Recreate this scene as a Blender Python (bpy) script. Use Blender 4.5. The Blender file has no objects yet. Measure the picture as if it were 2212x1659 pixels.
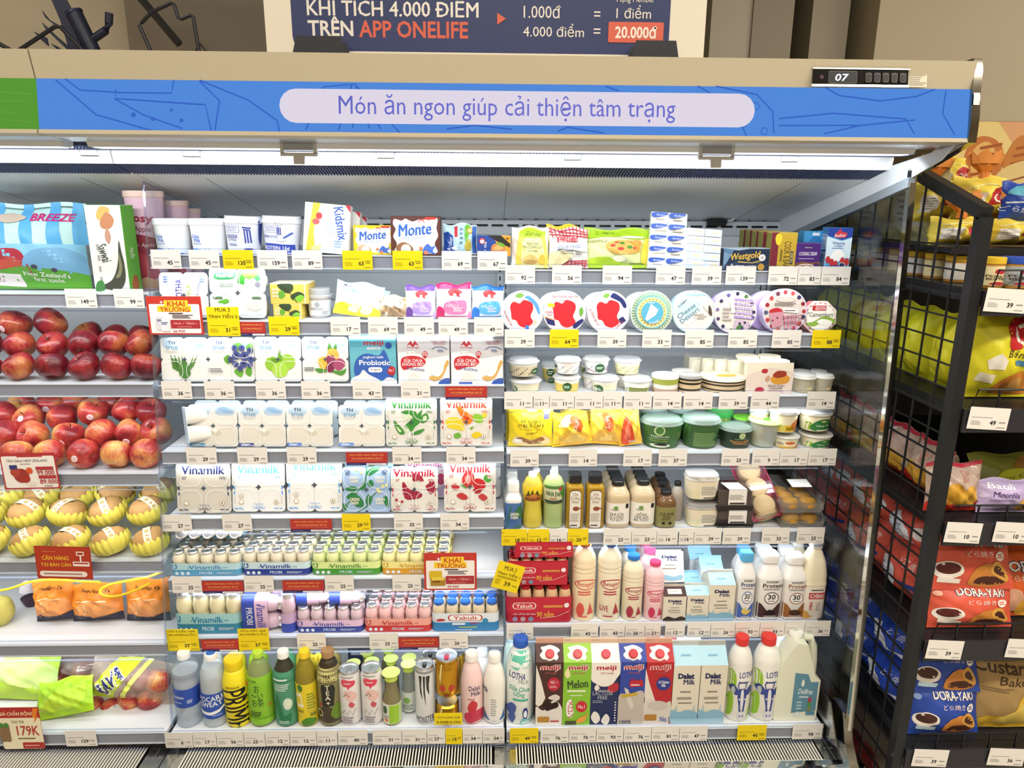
import bpy, bmesh, math, random
from mathutils import Vector, Matrix, Euler
from math import sin, cos, pi, radians as rad
sc = bpy.context.scene; COL = sc.collection
rnd = random.Random(7)
# ---------------- camera
EYE = 1.75; F = 1534.0
_p, _w, _r = rad(14.2), rad(1.66), rad(0.4)
fw = Vector((sin(_w)*cos(_p), cos(_w)*cos(_p), -sin(_p)))
_rt = fw.cross(Vector((0,0,1))).normalized(); _up = _rt.cross(fw)
rt = _rt*cos(_r)+_up*sin(_r); up = _up*cos(_r)-_rt*sin(_r)
cam = bpy.data.objects.new('camera', bpy.data.cameras.new('camera')); COL.objects.link(cam); sc.camera = cam
cam.data.sensor_width = 36; cam.data.lens = F/2212*36; cam.data.clip_start = .02
cam.matrix_world = Matrix(((rt.x,up.x,-fw.x,0),(rt.y,up.y,-fw.y,0),(rt.z,up.z,-fw.z,EYE),(0,0,0,1)))
def at(x, y, Y):
    d = fw*F+rt*(x-1106)-up*(y-829.5); k = Y/d.y
    return d.x*k, d.z*k+EYE
def onX(x, y, X):
    d = fw*F+rt*(x-1106)-up*(y-829.5); k = X/d.x
    return d.y*k, d.z*k+EYE
# ---------------- world, view, lamps
w = bpy.data.worlds.new('shop'); sc.world = w; w.use_nodes = True
bg = w.node_tree.nodes['Background']; bg.inputs[0].default_value = (1,.93,.84,1); bg.inputs[1].default_value = .34
vs = sc.view_settings; vs.view_transform = 'Standard'; vs.look = 'None'; vs.gamma = 1; vs.exposure = 0; vs.use_curve_mapping = False
sc.cycles.max_bounces = 7; sc.cycles.diffuse_bounces = 3; sc.cycles.glossy_bounces = 3; sc.cycles.transmission_bounces = 4
sc.cycles.transparent_max_bounces = 24; sc.cycles.caustics_reflective = False; sc.cycles.caustics_refractive = False
def area(name, loc, rot, sx, sy, watts, col):
    l = bpy.data.lights.new(name, 'AREA'); l.shape = 'RECTANGLE'; l.size = sx; l.size_y = sy; l.energy = watts; l.color = col
    o = bpy.data.objects.new(name, l); COL.objects.link(o); o.location = loc; o.rotation_euler = rot
    return o
for x in (-1.6, .2, 2.0, 3.2):
    area('ceiling_lamp', (x,.1 if x < 3 else .8,3.05), (0,0,0), 1.2, .3, 31 if x < 2 else 44, (1,.92,.81))  # far right lamp is unseen, added to brighten the bread rack
area('ceiling_lamp', (.2,-1.6,3.05), (0,0,0), 3.2, .4, 54, (1,.92,.81))
LED = (.93,.97,1)
# ---------------- materials
def lin(h):
    h = h.lstrip('#')
    if len(h) == 3: h = ''.join(c*2 for c in h)
    r = []
    for i in (0,2,4):
        c = int(h[i:i+2],16)/255; r.append(c/12.92 if c <= .04045 else ((c+.055)/1.055)**2.4)
    return r
MATS = {}
def mat(k):
    """'hex' paper/plastic; prefixes g: glossy, m: metal, c: clear film, t: tinted liquid, e: lamp, n: mottled"""
    if k in MATS: return MATS[k]
    kind, h = k.split(':') if ':' in k else ('', k)
    m = bpy.data.materials.new(kind+'_'+h); MATS[k] = m; m.use_nodes = True
    nt = m.node_tree; b = nt.nodes['Principled BSDF']; out = nt.nodes['Material Output']
    h, _, extra = h.partition('/'); x = float(extra) if extra else None
    c = (*lin(h),1); b.inputs['Base Color'].default_value = c
    b.inputs['Roughness'].default_value = .42; b.inputs['Specular IOR Level'].default_value = .35
    def nd(t, **kw):
        n = nt.nodes.new(t)
        for a, v in kw.items(): n.inputs[a].default_value = v
        return n
    if kind == 'g': b.inputs['Roughness'].default_value = x or .15; b.inputs['Specular IOR Level'].default_value = .5
    elif kind == 'm': b.inputs['Metallic'].default_value = 1; b.inputs['Roughness'].default_value = x or .2
    elif kind == 'e':
        e = nd('ShaderNodeEmission', Color=c, Strength=x or 1); nt.links.new(e.outputs[0], out.inputs[0])
    elif kind in 'ct' and kind:
        tr = nd('ShaderNodeBsdfTransparent', Color=c); mx = nd('ShaderNodeMixShader')
        nt.links.new(tr.outputs[0], mx.inputs[1]); nt.links.new(mx.outputs[0], out.inputs[0])
        if kind == 'c':
            lw = nd('ShaderNodeLayerWeight', Blend=.5); gl = nd('ShaderNodeBsdfGlossy', Roughness=.06)
            pw = nd('ShaderNodeMath'); pw.operation = 'POWER'; pw.inputs[1].default_value = 3.2
            ma = nd('ShaderNodeMath'); ma.operation = 'MULTIPLY_ADD'; ma.inputs[1].default_value = .32; ma.inputs[2].default_value = (x or .25)*.2
            nt.links.new(lw.outputs['Facing'], pw.inputs[0]); nt.links.new(pw.outputs[0], ma.inputs[0])
            nt.links.new(ma.outputs[0], mx.inputs[0]); nt.links.new(gl.outputs[0], mx.inputs[2])
        else:
            mx.inputs[0].default_value = x or .5; b.inputs['Roughness'].default_value = .1; nt.links.new(b.outputs[0], mx.inputs[2])
    elif kind == 'n':
        tc = nd('ShaderNodeTexCoord'); ns = nd('ShaderNodeTexNoise', Scale=x or 60., Detail=4.)
        mp = nd('ShaderNodeMix'); mp.data_type = 'RGBA'
        mp.inputs[6].default_value = c; mp.inputs[7].default_value = (*[v*.72 for v in c[:3]],1)
        nt.links.new(tc.outputs['Object'], ns.inputs['Vector']); nt.links.new(ns.outputs[0], mp.inputs[0]); nt.links.new(mp.outputs[2], b.inputs['Base Color'])
        b.inputs['Roughness'].default_value = .6
    return m
def apple_mat(name, cols, streak=9.0):
    m = bpy.data.materials.new(name); MATS[name] = m; m.use_nodes = True
    nt = m.node_tree; b = nt.nodes['Principled BSDF']; b.inputs['Roughness'].default_value = .28
    tc = nt.nodes.new('ShaderNodeTexCoord'); mp = nt.nodes.new('ShaderNodeMapping'); mp.inputs['Scale'].default_value = (1,1,.25)
    oi = nt.nodes.new('ShaderNodeObjectInfo'); va = nt.nodes.new('ShaderNodeVectorMath'); va.operation = 'ADD'
    mu = nt.nodes.new('ShaderNodeMath'); mu.operation = 'MULTIPLY'; mu.inputs[1].default_value = 7.3
    n1 = nt.nodes.new('ShaderNodeTexNoise'); n1.inputs['Scale'].default_value = streak*1.4; n1.inputs['Detail'].default_value = 1
    n2 = nt.nodes.new('ShaderNodeTexNoise'); n2.inputs['Scale'].default_value = 130; n2.inputs['Detail'].default_value = 3
    ad = nt.nodes.new('ShaderNodeMath'); ad.operation = 'MULTIPLY_ADD'; ad.inputs[1].default_value = .28
    cr = nt.nodes.new('ShaderNodeValToRGB'); L = nt.links.new
    L(oi.outputs['Random'], mu.inputs[0]); L(tc.outputs['Object'], va.inputs[0]); L(mu.outputs[0], va.inputs[1]); L(va.outputs[0], n1.inputs['Vector'])
    L(tc.outputs['Object'], mp.inputs[0]); L(mp.outputs[0], n2.inputs['Vector']); L(n2.outputs[0], ad.inputs[0]); L(n1.outputs[0], ad.inputs[2])
    L(ad.outputs[0], cr.inputs[0]); L(cr.outputs[0], b.inputs['Base Color'])
    e = cr.color_ramp.elements; e[0].position = .44+.06*(streak < 9); e[0].color = (*lin(cols[0]),1); e[1].position = .9+.06*(streak < 9); e[1].color = (*lin(cols[2]),1)
    k = e.new(.64+.05*(streak < 9)); k.color = (*lin(cols[1]),1)
# ---------------- text outlines (built-in font), cached in a unit box
TXT = {}
def fat(s, b): return 'M' in s or (b > 2 and any(c in s for c in 'mwNW'))
def text(s, bold, shear):
    k = (s, bold, shear)
    if k not in TXT:
        cu = bpy.data.curves.new('t','FONT'); cu.body = s.replace('Đ','Ð'); cu.resolution_u = 2; cu.offset = 0 if fat(s, bold) else .011*bold; cu.shear = shear
        cu.space_line = .82; cu.align_x = 'CENTER'
        o = bpy.data.objects.new('t', cu); me = o.to_mesh()
        vs_ = [(v.co.x, v.co.y) for v in me.vertices]; fs = [tuple(p.vertices) for p in me.polygons]
        o.to_mesh_clear(); bpy.data.objects.remove(o); bpy.data.curves.remove(cu)
        if not vs_: vs_ = [(0,0),(1,0),(1,1)]; fs = [(0,1,2)]
        x0 = min(v[0] for v in vs_); x1 = max(v[0] for v in vs_); y0 = min(v[1] for v in vs_); y1 = max(v[1] for v in vs_)
        TXT[k] = ((x1-x0)/max(y1-y0,1e-6), [((v[0]-x0)/(x1-x0)-.5, (v[1]-y0)/max(y1-y0,1e-6)-.5) for v in vs_], fs)
    return TXT[k]
# ---------------- flat artwork; every number is a percentage of the face
def T(s,x,y,w,h,c,rot=0,b=1,sh=0): return ('T',s,x,y,w,h,c,rot,b,sh)
def R(x,y,w,h,c,r=0,rot=0): return ('R',x,y,w,h,c,r,rot)
def E(x,y,rx,ry,c): return ('E',x,y,rx,ry,c)
def P(p,c): return ('P',p,c)
def B(p,c): return ('B',p,c)
def Ln(p,w_,c): return ('L',p,w_,c)
def N(x,y,w,h,n,c): return ('N',x,y,w,h,n,c)
def A(*a): return list(a)
def pts(s): 
    f = [float(v) for v in s.split()]; return list(zip(f[::2], f[1::2]))
def spline(p, k=5):
    n = len(p); o = []
    for i in range(n):
        a,b,c,d = (Vector(p[(i+j) % n]) for j in (-1,0,1,2))
        for q in range(k):
            t = q/k; o.append(tuple(.5*((2*b)+(c-a)*t+(2*a-5*b+4*c-d)*t*t+(3*b-a-3*c+d)*t**3)))
    return o
def rrect(w_, h_, r, n=4):
    if r <= 0: return [(-w_/2,-h_/2),(w_/2,-h_/2),(w_/2,h_/2),(-w_/2,h_/2)]
    r = min(r, w_/2, h_/2); o = []
    for cx,cy,a0 in ((w_/2-r,-h_/2+r,-90),(w_/2-r,h_/2-r,0),(-w_/2+r,h_/2-r,90),(-w_/2+r,-h_/2+r,180)):
        for i in range(n+1):
            a = rad(a0+90*i/n); o.append((cx+r*cos(a), cy+r*sin(a)))
    return o
def shapes(el, W, H):
    """one artwork element -> list of (2D verts, faces, colour) in metres from the lower left corner"""
    k = el[0]; sx, sy = W/100, H/100
    def rot2(v, a, x, y): 
        ca, sa = cos(rad(a)), sin(rad(a)); return [(p*ca-q*sa+x*sx, p*sa+q*ca+y*sy) for p,q in v]
    if k == 'T':
        _,s,x,y,w_,h_,c,a,b,sh = el; ar,v,f = text(s,b,sh)
        if not w_: w_ = ar*h_*sy/sx
        
        o = [(rot2([(p*w_*sx, q*h_*sy) for p,q in v], a, x, y), f, c)]
        if fat(s, b) and b:
            d = .012*b*h_*sy; o = [(rot2([(p*w_*sx+k*d, q*h_*sy+j*d) for p,q in v], a, x, y), f, c) for k,j in ((-1,-.6),(1,.6),(0,0))]
        return o
    if k == 'R':
        _,x,y,w_,h_,c,r,a = el; v = rrect(w_*sx, h_*sy, r/100*min(w_*sx,h_*sy)); return [(rot2(v,a,x,y), [tuple(range(len(v)))], c)]
    if k == 'E':
        _,x,y,rx,ry,c = el; ry = ry*sy if ry else rx*sx; n = 20
        v = [(x*sx+rx*sx*cos(2*pi*i/n), y*sy+ry*sin(2*pi*i/n)) for i in range(n)]; return [(v, [tuple(range(n))], c)]
    if k in 'PB':
        p = pts(el[1]); p = [(min(100,max(0,a)),min(100,max(0,b))) for a,b in spline(p)] if k == 'B' else p
        return [([(a*sx,b*sy) for a,b in p], [tuple(range(len(p)))], el[2])]
    if k == 'L':
        p = [Vector((a*sx,b*sy)) for a,b in pts(el[1])]; hw = el[2]*sx/2; v = []; f = []
        for i,q in enumerate(p):
            d = (p[min(i+1,len(p)-1)]-p[max(i-1,0)]).normalized(); n = Vector((-d.y,d.x))*hw; v += [tuple(q+n), tuple(q-n)]
            if i: j = 2*i; f.append((j-2,j-1,j+1,j))
        return [(v,f,el[3])]
    if k == 'N':
        _,x,y,w_,h_,n,c = el; v = []; f = []; rr = random.Random(n+int(x*7+y*3))
        for i in range(n):
            yy = (y+h_/2-h_*(i+.5)/n)*sy; t = h_*sy/n*.26; x0 = (x-w_/2)*sx; x1 = x0+w_*sx*rr.uniform(.7,1); j = len(v)
            v += [(x0,yy-t),(x1,yy-t),(x1,yy+t),(x0,yy+t)]; f.append((j,j+1,j+2,j+3))
        return [(v,f,c)]
EPS = .00016
class M:
    def __init__(s): s.v=[]; s.f=[]; s.mi=[]; s.k=[]
    def add(s, v, f, c):
        if c not in s.k: s.k.append(c)
        i = s.k.index(c); o = len(s.v); s.v += [tuple(p) for p in v]
        for q in f: s.f.append(tuple(o+a for a in q)); s.mi.append(i)
        return s
    def box(s, x0,x1,y0,y1,z0,z1, c, front=None, top=None, side=None):
        v = [(x0,y0,z0),(x1,y0,z0),(x1,y1,z0),(x0,y1,z0),(x0,y0,z1),(x1,y0,z1),(x1,y1,z1),(x0,y1,z1)]
        for q,cc in (((0,1,5,4),front or c),((1,2,6,5),side or c),((2,3,7,6),c),((3,0,4,7),side or c),((4,5,6,7),top or c),((3,2,1,0),c)): s.add([v[i] for i in q],[(0,1,2,3)],cc)
        return s
    def poly(s, p3, f, c): return s.add(p3, f, c)
    def prism(s, p, a0, a1, c, ax='x', cap=None):
        n = len(p)
        def g(q,a): return (a,q[0],q[1]) if ax == 'x' else ((q[0],a,q[1]) if ax == 'y' else (q[0],q[1],a))
        v = [g(q,a0) for q in p]+[g(q,a1) for q in p]
        s.add(v, [(i,(i+1)%n,(i+1)%n+n,i+n) for i in range(n)], c); s.add(v, [tuple(range(n))[::-1], tuple(range(n,2*n))], cap or c); return s
    def lathe(s, prof, c, n=28, e=2, ex=(0,0,0), bands=None, kx=1, ky=1):
        def sh(a):
            if e == 2: return 1
            return (abs(cos(a))**e+abs(sin(a))**e)**(-1/e)
        rows = [[(ex[0]+r*kx*cos(2*pi*i/n)*sh(2*pi*i/n), ex[1]+r*ky*sin(2*pi*i/n)*sh(2*pi*i/n), ex[2]+z) for i in range(n)] for r,z in prof]
        for j in range(len(prof)-1):
            cc = bands[j] if bands else c
            s.add(rows[j]+rows[j+1], [(i,(i+1)%n,n+(i+1)%n,n+i) for i in range(n)], cc)
        if prof[0][0] > 1e-5: s.add(rows[0], [tuple(range(n))[::-1]], bands[0] if bands else c)
        if prof[-1][0] > 1e-5: s.add(rows[-1], [tuple(range(n))], bands[-1] if bands else c)
        return s
    def tube(s, p, r, c, n=8, close=False):
        p = [Vector(q) for q in p]; rows = []; m = len(p)
        for i,q in enumerate(p):
            d = ((p[(i+1)%m]-p[i-1]) if close else (p[min(i+1,m-1)]-p[max(i-1,0)])).normalized()
            a = d.orthogonal().normalized() if abs(d.z) > .9 else d.cross(Vector((0,0,1))).normalized(); b = d.cross(a)
            rows.append([tuple(q+(a*cos(2*pi*k/n)+b*sin(2*pi*k/n))*r) for k in range(n)])
        for i in range(m if close else m-1):
            s.add(rows[i]+rows[(i+1)%m], [(k,(k+1)%n,n+(k+1)%n,n+k) for k in range(n)], c)
        if not close: s.add(rows[0],[tuple(range(n))],c); s.add(rows[-1],[tuple(range(n))[::-1]],c)
        return s
    def art(s, els, W, H, fn, grid=0, off=0):
        for i,el in enumerate(els or []):
            for jj,(v,f,c) in enumerate(shapes(el, W, H)):
                if grid:
                    bm = bmesh.new(); bv = [bm.verts.new((a,b,0)) for a,b in v]
                    for q in f:
                        try: bm.faces.new([bv[j] for j in q])
                        except ValueError: pass
                    xs = [a for a,b in v]; ys = [b for a,b in v]
                    for ax,lo,hi,st in ((0,min(xs),max(xs),W/grid),(1,min(ys),max(ys),H/grid)):
                        t = math.ceil(lo/st)*st
                        while t < hi:
                            co = [0,0,0]; no = [0,0,0]; co[ax] = t; no[ax] = 1
                            bmesh.ops.bisect_plane(bm, geom=bm.verts[:]+bm.edges[:]+bm.faces[:], plane_co=co, plane_no=no); t += st
                    bm.verts.index_update(); v = [(q.co.x,q.co.y) for q in bm.verts]; f = [tuple(q.index for q in g.verts) for g in bm.faces]; bm.free()
                s.add([fn(a,b,off+EPS*(i+1)+jj*4e-5) for a,b in v], f, c)
        return s
    def make(s, name, parent=None, loc=None, rot=None, sharp=32, pr=None):
        me = bpy.data.meshes.new(name); me.from_pydata(s.v, [], s.f)
        for k in s.k: me.materials.append(mat(k))
        me.polygons.foreach_set('material_index', s.mi); me.polygons.foreach_set('use_smooth', [True]*len(s.f))
        bm = bmesh.new(); bm.from_mesh(me); bmesh.ops.remove_doubles(bm, verts=bm.verts, dist=2e-6); bm.to_mesh(me); bm.free()
        me.update(); me.set_sharp_from_angle(angle=rad(sharp))
        o = bpy.data.objects.new(name, me); COL.objects.link(o)
        if parent is not None: o.parent = parent
        if loc: o.location = loc
        if rot: o.rotation_euler = rot
        if pr: tag(o, *pr)
        return o
def tag(o, label, cat, group=None, kind=None):
    if label: o['label'] = label
    if cat: o['category'] = cat
    if group: o['group'] = group
    if kind: o['kind'] = kind
    return o
def empty(name, loc, label, cat, group=None, rot=None):
    o = bpy.data.objects.new(name, None); COL.objects.link(o); o.location = loc; o.empty_display_size = .05
    if rot: o.rotation_euler = rot
    return tag(o, label, cat, group)
def dup(o, loc=None, label=None, rot=None, parent=None):
    c = o.copy(); COL.objects.link(c)
    if parent is not None: c.parent = parent
    if loc is not None: c.location = loc
    if rot is not None: c.rotation_euler = rot
    if label: c['label'] = label
    for ch in list(o.children): dup(ch, parent=c)
    return c
def flat(W, H, y=0, z0=0): return lambda a,b,o: (a-W/2, y-o, z0+b)
# ---------------- the shop around the chiller
XL, XC, XR = -.905, .037, .985
WHITE, STEEL, GREY = 'e6eaee', 'm:cfd2d4/.18', '9c9ca6'
def struct(name, m, **k): return tag(m.make(name, **k), None, None, None, 'structure')
struct('floor', M().box(-4,4,-4,4,-.02,0,'b9b2a6'))
struct('ceiling', M().box(-4,4,-4,4,3.3,3.32,'d8d2c4'))
struct('wall_back', M().box(-4,4,3.2,3.3,0,3.3,'b3a892'))
struct('wall_front', M().box(-4,4,-4.1,-4,0,3.3,'d6cdbc'))
struct('wall_right', M().box(4,4.1,-4,3.3,0,3.3,'c9bda6'))
struct('wall_left', M().box(-4.1,-4,-4,3.3,0,3.3,'cfc4ae'))
x,z = at(278,0,2.7); x1,_ = at(280,110,2.7)
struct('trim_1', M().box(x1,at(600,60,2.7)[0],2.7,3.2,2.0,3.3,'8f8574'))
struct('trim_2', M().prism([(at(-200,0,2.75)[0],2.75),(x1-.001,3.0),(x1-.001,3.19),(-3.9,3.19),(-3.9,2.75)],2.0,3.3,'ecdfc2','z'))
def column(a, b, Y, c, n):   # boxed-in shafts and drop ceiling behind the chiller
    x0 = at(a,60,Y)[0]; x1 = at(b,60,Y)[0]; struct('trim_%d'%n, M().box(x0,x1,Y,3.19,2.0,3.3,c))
column(1535,1625,2.56,'b3ab9b',8); column(1625,1712,2.55,'8f8674',3); column(1752,1832,2.6,'9b917e',4); column(1712,1752,2.85,'645c4e',5); column(1832,1895,2.85,'5f574a',6)  # leftmost one is a plain grey stand-in for a translucent plastic panel
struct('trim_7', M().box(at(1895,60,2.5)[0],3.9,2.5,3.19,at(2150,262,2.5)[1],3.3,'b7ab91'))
# rows: (front Y, tag text height relative to the eye)
def row(Y, z): return dict(Y=Y, z=EYE+z, deck=EYE+z+.019)
Lr = [row(*q) for q in ((1.92,-.155),(1.90,-.328),(1.884,-.501),(1.857,-.680),(1.835,-.867),(1.805,-1.038),(1.78,-1.205),(1.708,-1.463))]
Rr = [row(*q) for q in ((1.92,-.191),(1.90,-.361),(1.884,-.531),(1.857,-.688),(1.835,-.916),(1.795,-1.189),(1.708,-1.465))]
def yrow(z): return max(1.70, 1.935+z*.13) if z > -1.3 else 1.708
Fr = []
for py in (651,845,1038,1226,1406,1597):
    Y = 1.9
    for _ in range(6): Y = yrow(at(180,py,Y)[1]-EYE)
    Fr.append(row(Y, at(180,py,Y)[1]-EYE))
for _R in (Lr, Rr, Fr):
    for _a,_b in zip(_R, _R[1:]): _b['lim'] = _a['deck']
ORD = ['top','second','third','fourth','fifth','sixth','seventh','bottom']
CLR = 'c:fbfdff/.12'
def shelf(r, x0, x1, label, bay, base=False):
    Y, z, d = r['Y'], r['z'], r['deck']; yb = 2.42
    o = empty('display_shelf', ((x0+x1)/2, Y, d), label, 'shelf', 'chiller shelves'); hw = (x1-x0)/2
    M().box(-hw,hw,.004,yb-Y,-.012,0,WHITE).make('deck', o)
    M().box(-hw,hw,0,.004,-.032,.0,GREY).box(-hw,hw,-.003,.0,-.0345,-.0315,WHITE).box(-hw,hw,-.003,.0,-.001,.0015,WHITE).make('price_rail', o)
    m = M().box(-hw,hw,-.0055,-.0035,-.042,.018,CLR).box(-hw,hw,-.0058,-.0032,.0165,.018,'c:eef2ff/.6').box(-hw,hw,-.012,-.0035,-.0440,-.042,'c:eef2ff/.6')
    m.make('clear_fence', o)
    if not base:
        M().prism([(.02,-.012),(.02,-.026),(yb-Y,-.06),(yb-Y,-.012)],-hw+.012,-hw+.015,WHITE).make('bracket', o)
        M().prism([(.02,-.012),(.02,-.026),(yb-Y,-.06),(yb-Y,-.012)],hw-.015,hw-.012,WHITE).make('bracket', o)
        M().box(-hw+.03,hw-.05,.0045,.018,-.030,-.012,WHITE).box(-hw+.03,hw-.05,.006,.017,-.0312,-.030,'e:eef4ff/3').make('light_strip', o)
        area('shelf_led', (o.location.x, Y+.004, d-.037), (rad(74),0,0), (x1-x0)*.93, .02, LEDW*(x1-x0), LED)
    return o
LEDW = 1.3
for i,r in enumerate(Lr): shelf(r, XL+.004, XC-.004, '%s white shelf of the yogurt and drinks bay with clear front fence'%ORD[i], 'l', i == 7)
for i,r in enumerate(Rr): shelf(r, XC+.004, XR-.036, '%s white shelf of the cheese and milk bay with clear front fence'%(ORD[i] if i < 6 else 'bottom'), 'r', i == 6)
for i,r in enumerate(Fr): shelf(r, XL-.946, XL-.006, '%s white shelf of the fruit bay left of the clear divider'%(ORD[i] if i < 5 else 'bottom'), 'f', i == 5)
# ---------------- the chillers
def Zr(z): return EYE+z
def chiller(x0, x1, label, sign, green):
    o = empty('refrigerated_display_case', ((x0+x1)/2, 2.6, 0), label, 'fridge')
    def mk(m, n, par=o):
        q = m.make(n); q.parent = par; q.matrix_parent_inverse = Matrix.Translation(-o.location); return q
    m = M().box(x0,x1,2.46,2.5,.2,Zr(-.052),'e3e9ed')
    Zs = Zr(-.0686)
    m.box(x0,x1,2.452,2.46,Zs-.03,Zs+.012,'d7dde2')
    n = int((x1-x0)/.052)
    for i in range(n):
        xx = x0+.02+i*.052; m.box(xx,xx+.039,2.4505,2.452,Zs-.004,Zs+.003,'111318'); m.box(xx,xx+.039,2.4585,2.46,Zs+.018,Zs+.024,'9aa3a9')  # grey marks: reflection of the slots painted in above them
    mk(m,'back_panel')
    for xx in ([XC, XR-.05] if not green else [x0+.06]):
        m = M().box(xx-.02,xx+.02,2.43,2.452,.3,Zs-.03,'dfe4e8')
        for k in range(46): m.box(xx-.012,xx-.008,2.4285,2.43,.35+k*.028,.365+k*.028,'15171c').box(xx+.008,xx+.012,2.4285,2.43,.35+k*.028,.365+k*.028,'15171c')
        mk(m,'shelf_upright')
    m = M().prism([(1.9,Zr(.07)),(2.5,Zr(-.055)),(2.5,Zr(-.045)),(1.9,Zr(.08))],x0,x1,'eaf0f3')
    for xx in (x0+.16,(x0+x1)/2,x1-.16): m.prism([(1.95,Zr(.0590)),(2.45,Zr(-.0453)),(2.45,Zr(-.0450)),(1.95,Zr(.0596))],xx-.001,xx+.001,'8d969c')
    mk(m,'ceiling_deflector')
    m = M().box(x0,x1,1.9,2.55,Zr(.081),Zr(.285),'c7bca6').box(x0,x1,2.5,2.55,.1,Zr(.1),'b7bcc0'); mk(m,'top_housing')
    # canopy: beige fascia, printed sign band, lip
    m = M().prism([(1.53,Zr(.288)),(1.541,Zr(.236)),(1.60,Zr(.236)),(1.9,Zr(.15)),(1.9,Zr(.288))],x0,x1,'c0b69c')
    m.prism([(1.525,Zr(.139)),(1.522,Zr(.131)),(1.56,Zr(.128)),(1.56,Zr(.139))],x0,x1,'b3a88e')
    mk(m,'fascia')
    m = M().prism([(1.541,Zr(.2359)),(1.527,Zr(.1391)),(1.60,Zr(.1391)),(1.60,Zr(.2359))],x0,x1,'e:5a94ea/.85' if not green else 'e:63a83c/.8')
    W, H = x1-x0, .0968
    m.art(sign, W, H, lambda a,b,q: (x0+a, 1.527+.014*b/H-q-.0002, Zr(.1391)+b)); mk(m,'sign_band')
    mk(M().prism([(1.56,Zr(.1395)),(1.56,Zr(.129)),(1.655,Zr(.126)),(1.655,Zr(.1395))],x0,x1,'m:c9ccd0/.25'),'underside_strip')
    m = M().prism([(1.655,Zr(.15)),(1.655,Zr(.126)),(1.662,Zr(.116)),(1.70,Zr(.116)),(1.706,Zr(.15))],x0+.02,x1-.03,'eef2f6'); mk(m,'lamp_housing')
    mk(M().box(x0+.03,x1-.04,1.664,1.698,Zr(.1145),Zr(.116),'e:f2f6ff/2.2'),'lamp_tube')
    m = M().prism([(1.706,Zr(.14)),(1.706,Zr(.119)),(1.80,Zr(.121)),(1.80,Zr(.14))],x0,x1,'3a4566')
    for k in range(int((x1-x0)/.0075)): xx = x0+k*.0075; m.prism([(1.71,Zr(.1192)),(1.80,Zr(.1212)),(1.80,Zr(.1182)),(1.71,Zr(.1160))],xx,xx+.0022,'56618a')
    for k in range(int((x1-x0)/.0075)): xx = x0+k*.0075; m.prism([(1.812,Zr(.091)),(1.9,Zr(.0705)),(1.9,Zr(.0675)),(1.812,Zr(.088))],xx,xx+.0022,'56618a')
    m.prism([(1.808,Zr(.0925)),(1.9,Zr(.0712)),(1.9,Zr(.09)),(1.808,Zr(.11))],x0,x1,'2f3a5c'); mk(m,'honeycomb_outlet')
    mk(M().prism([(1.80,Zr(.125)),(1.797,Zr(.112)),(1.804,Zr(.088)),(1.81,Zr(.088)),(1.808,Zr(.125))],x0,x1,'e9eef3'),'air_deflector')
    area('canopy_led',((x0+x1)/2,1.682,Zr(.112)),(rad(24),0,0),(x1-x0)*.95,.03,4.4*(x1-x0),LED)
    for xx in ((x0+.16,x0+.5,x0+.9) if green else (x0+.19,x0+.65,x0+1.1,x0+1.63)):
        mk(M().tube([(xx-.022,1.79,Zr(.118)),(xx-.02,1.793,Zr(.105)),(xx+.02,1.793,Zr(.105)),(xx+.022,1.79,Zr(.118))],.0012,'m:bbc0c4/.3',6),'wire_clip')
    for xx in (() if green else (at(652,330,1.68)[0], at(1540,338,1.68)[0])):
        m = M().box(xx-.04,xx-.032,1.652,1.665,Zr(.106),Zr(.132),'f4f6f8').box(xx+.032,xx+.04,1.652,1.665,Zr(.106),Zr(.132),'f4f6f8').box(xx-.04,xx+.04,1.652,1.665,Zr(.1),Zr(.107),'f4f6f8').box(xx-.032,xx+.032,1.650,1.652,Zr(.112),Zr(.126),'c9d2dc').box(xx-.012,xx+.012,1.652,1.668,Zr(.083),Zr(.1),'f4f6f8')
        mk(m,'lamp_clip')
    # deck front: return-air grille, chrome nose
    gz = Zr(-1.49); m = M().box(x0,x1,1.63,1.72,gz-.03,gz-.02,'0c0c10'); mk(m,'grille_well')
    m = M()
    for a,b in ([(x0+.0,x1-.052)] if green else [(x0+.052,XC-.03),(XC+.03,x1-.06)]):
        for k in range(int((b-a)/.0084)): xx = a+k*.0084; m.box(xx,xx+.0034,1.631,1.715,gz-.004,gz,'g:e9e6da/.3')
        m.box(a,b,1.631,1.634,gz-.005,gz-.001,'g:e9e6da/.3')
    mk(m,'air_grille')
    for a,b in ([(x1-.052,x1)] if green else [(x0,x0+.052),(XC-.03,XC+.03),(x1-.06,x1)]):
        q = mk(M().box(a,b,1.631,1.715,gz-.01,gz-.001,'m:cfd0cc/.25').box((a+b)/2-.0008,(a+b)/2+.0008,1.631,1.715,gz-.001,gz-.0005,'6b6b6b'),'joint_plate')
        for s in (-.009,.009): mk(M().lathe([(.0,.001),(.0042,.0008),(.0042,0)],'m:9a9a98/.3',12,ex=((a+b)/2+s,1.68,gz-.001)),'screw',q).parent = q
    m = M().prism([(1.630,gz+.001),(1.60,gz-.002),(1.55,gz-.01),(1.53,gz-.04),(1.525,gz-.12),(1.56,gz-.2),(1.56,.02),(2.4,.02),(2.4,gz-.03),(1.630,gz-.03)],x0,x1,'m:d9dbdb/.06'); mk(m,'bumper')
    return o, mk
SD = 'e:3f6fd2/.85'
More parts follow.
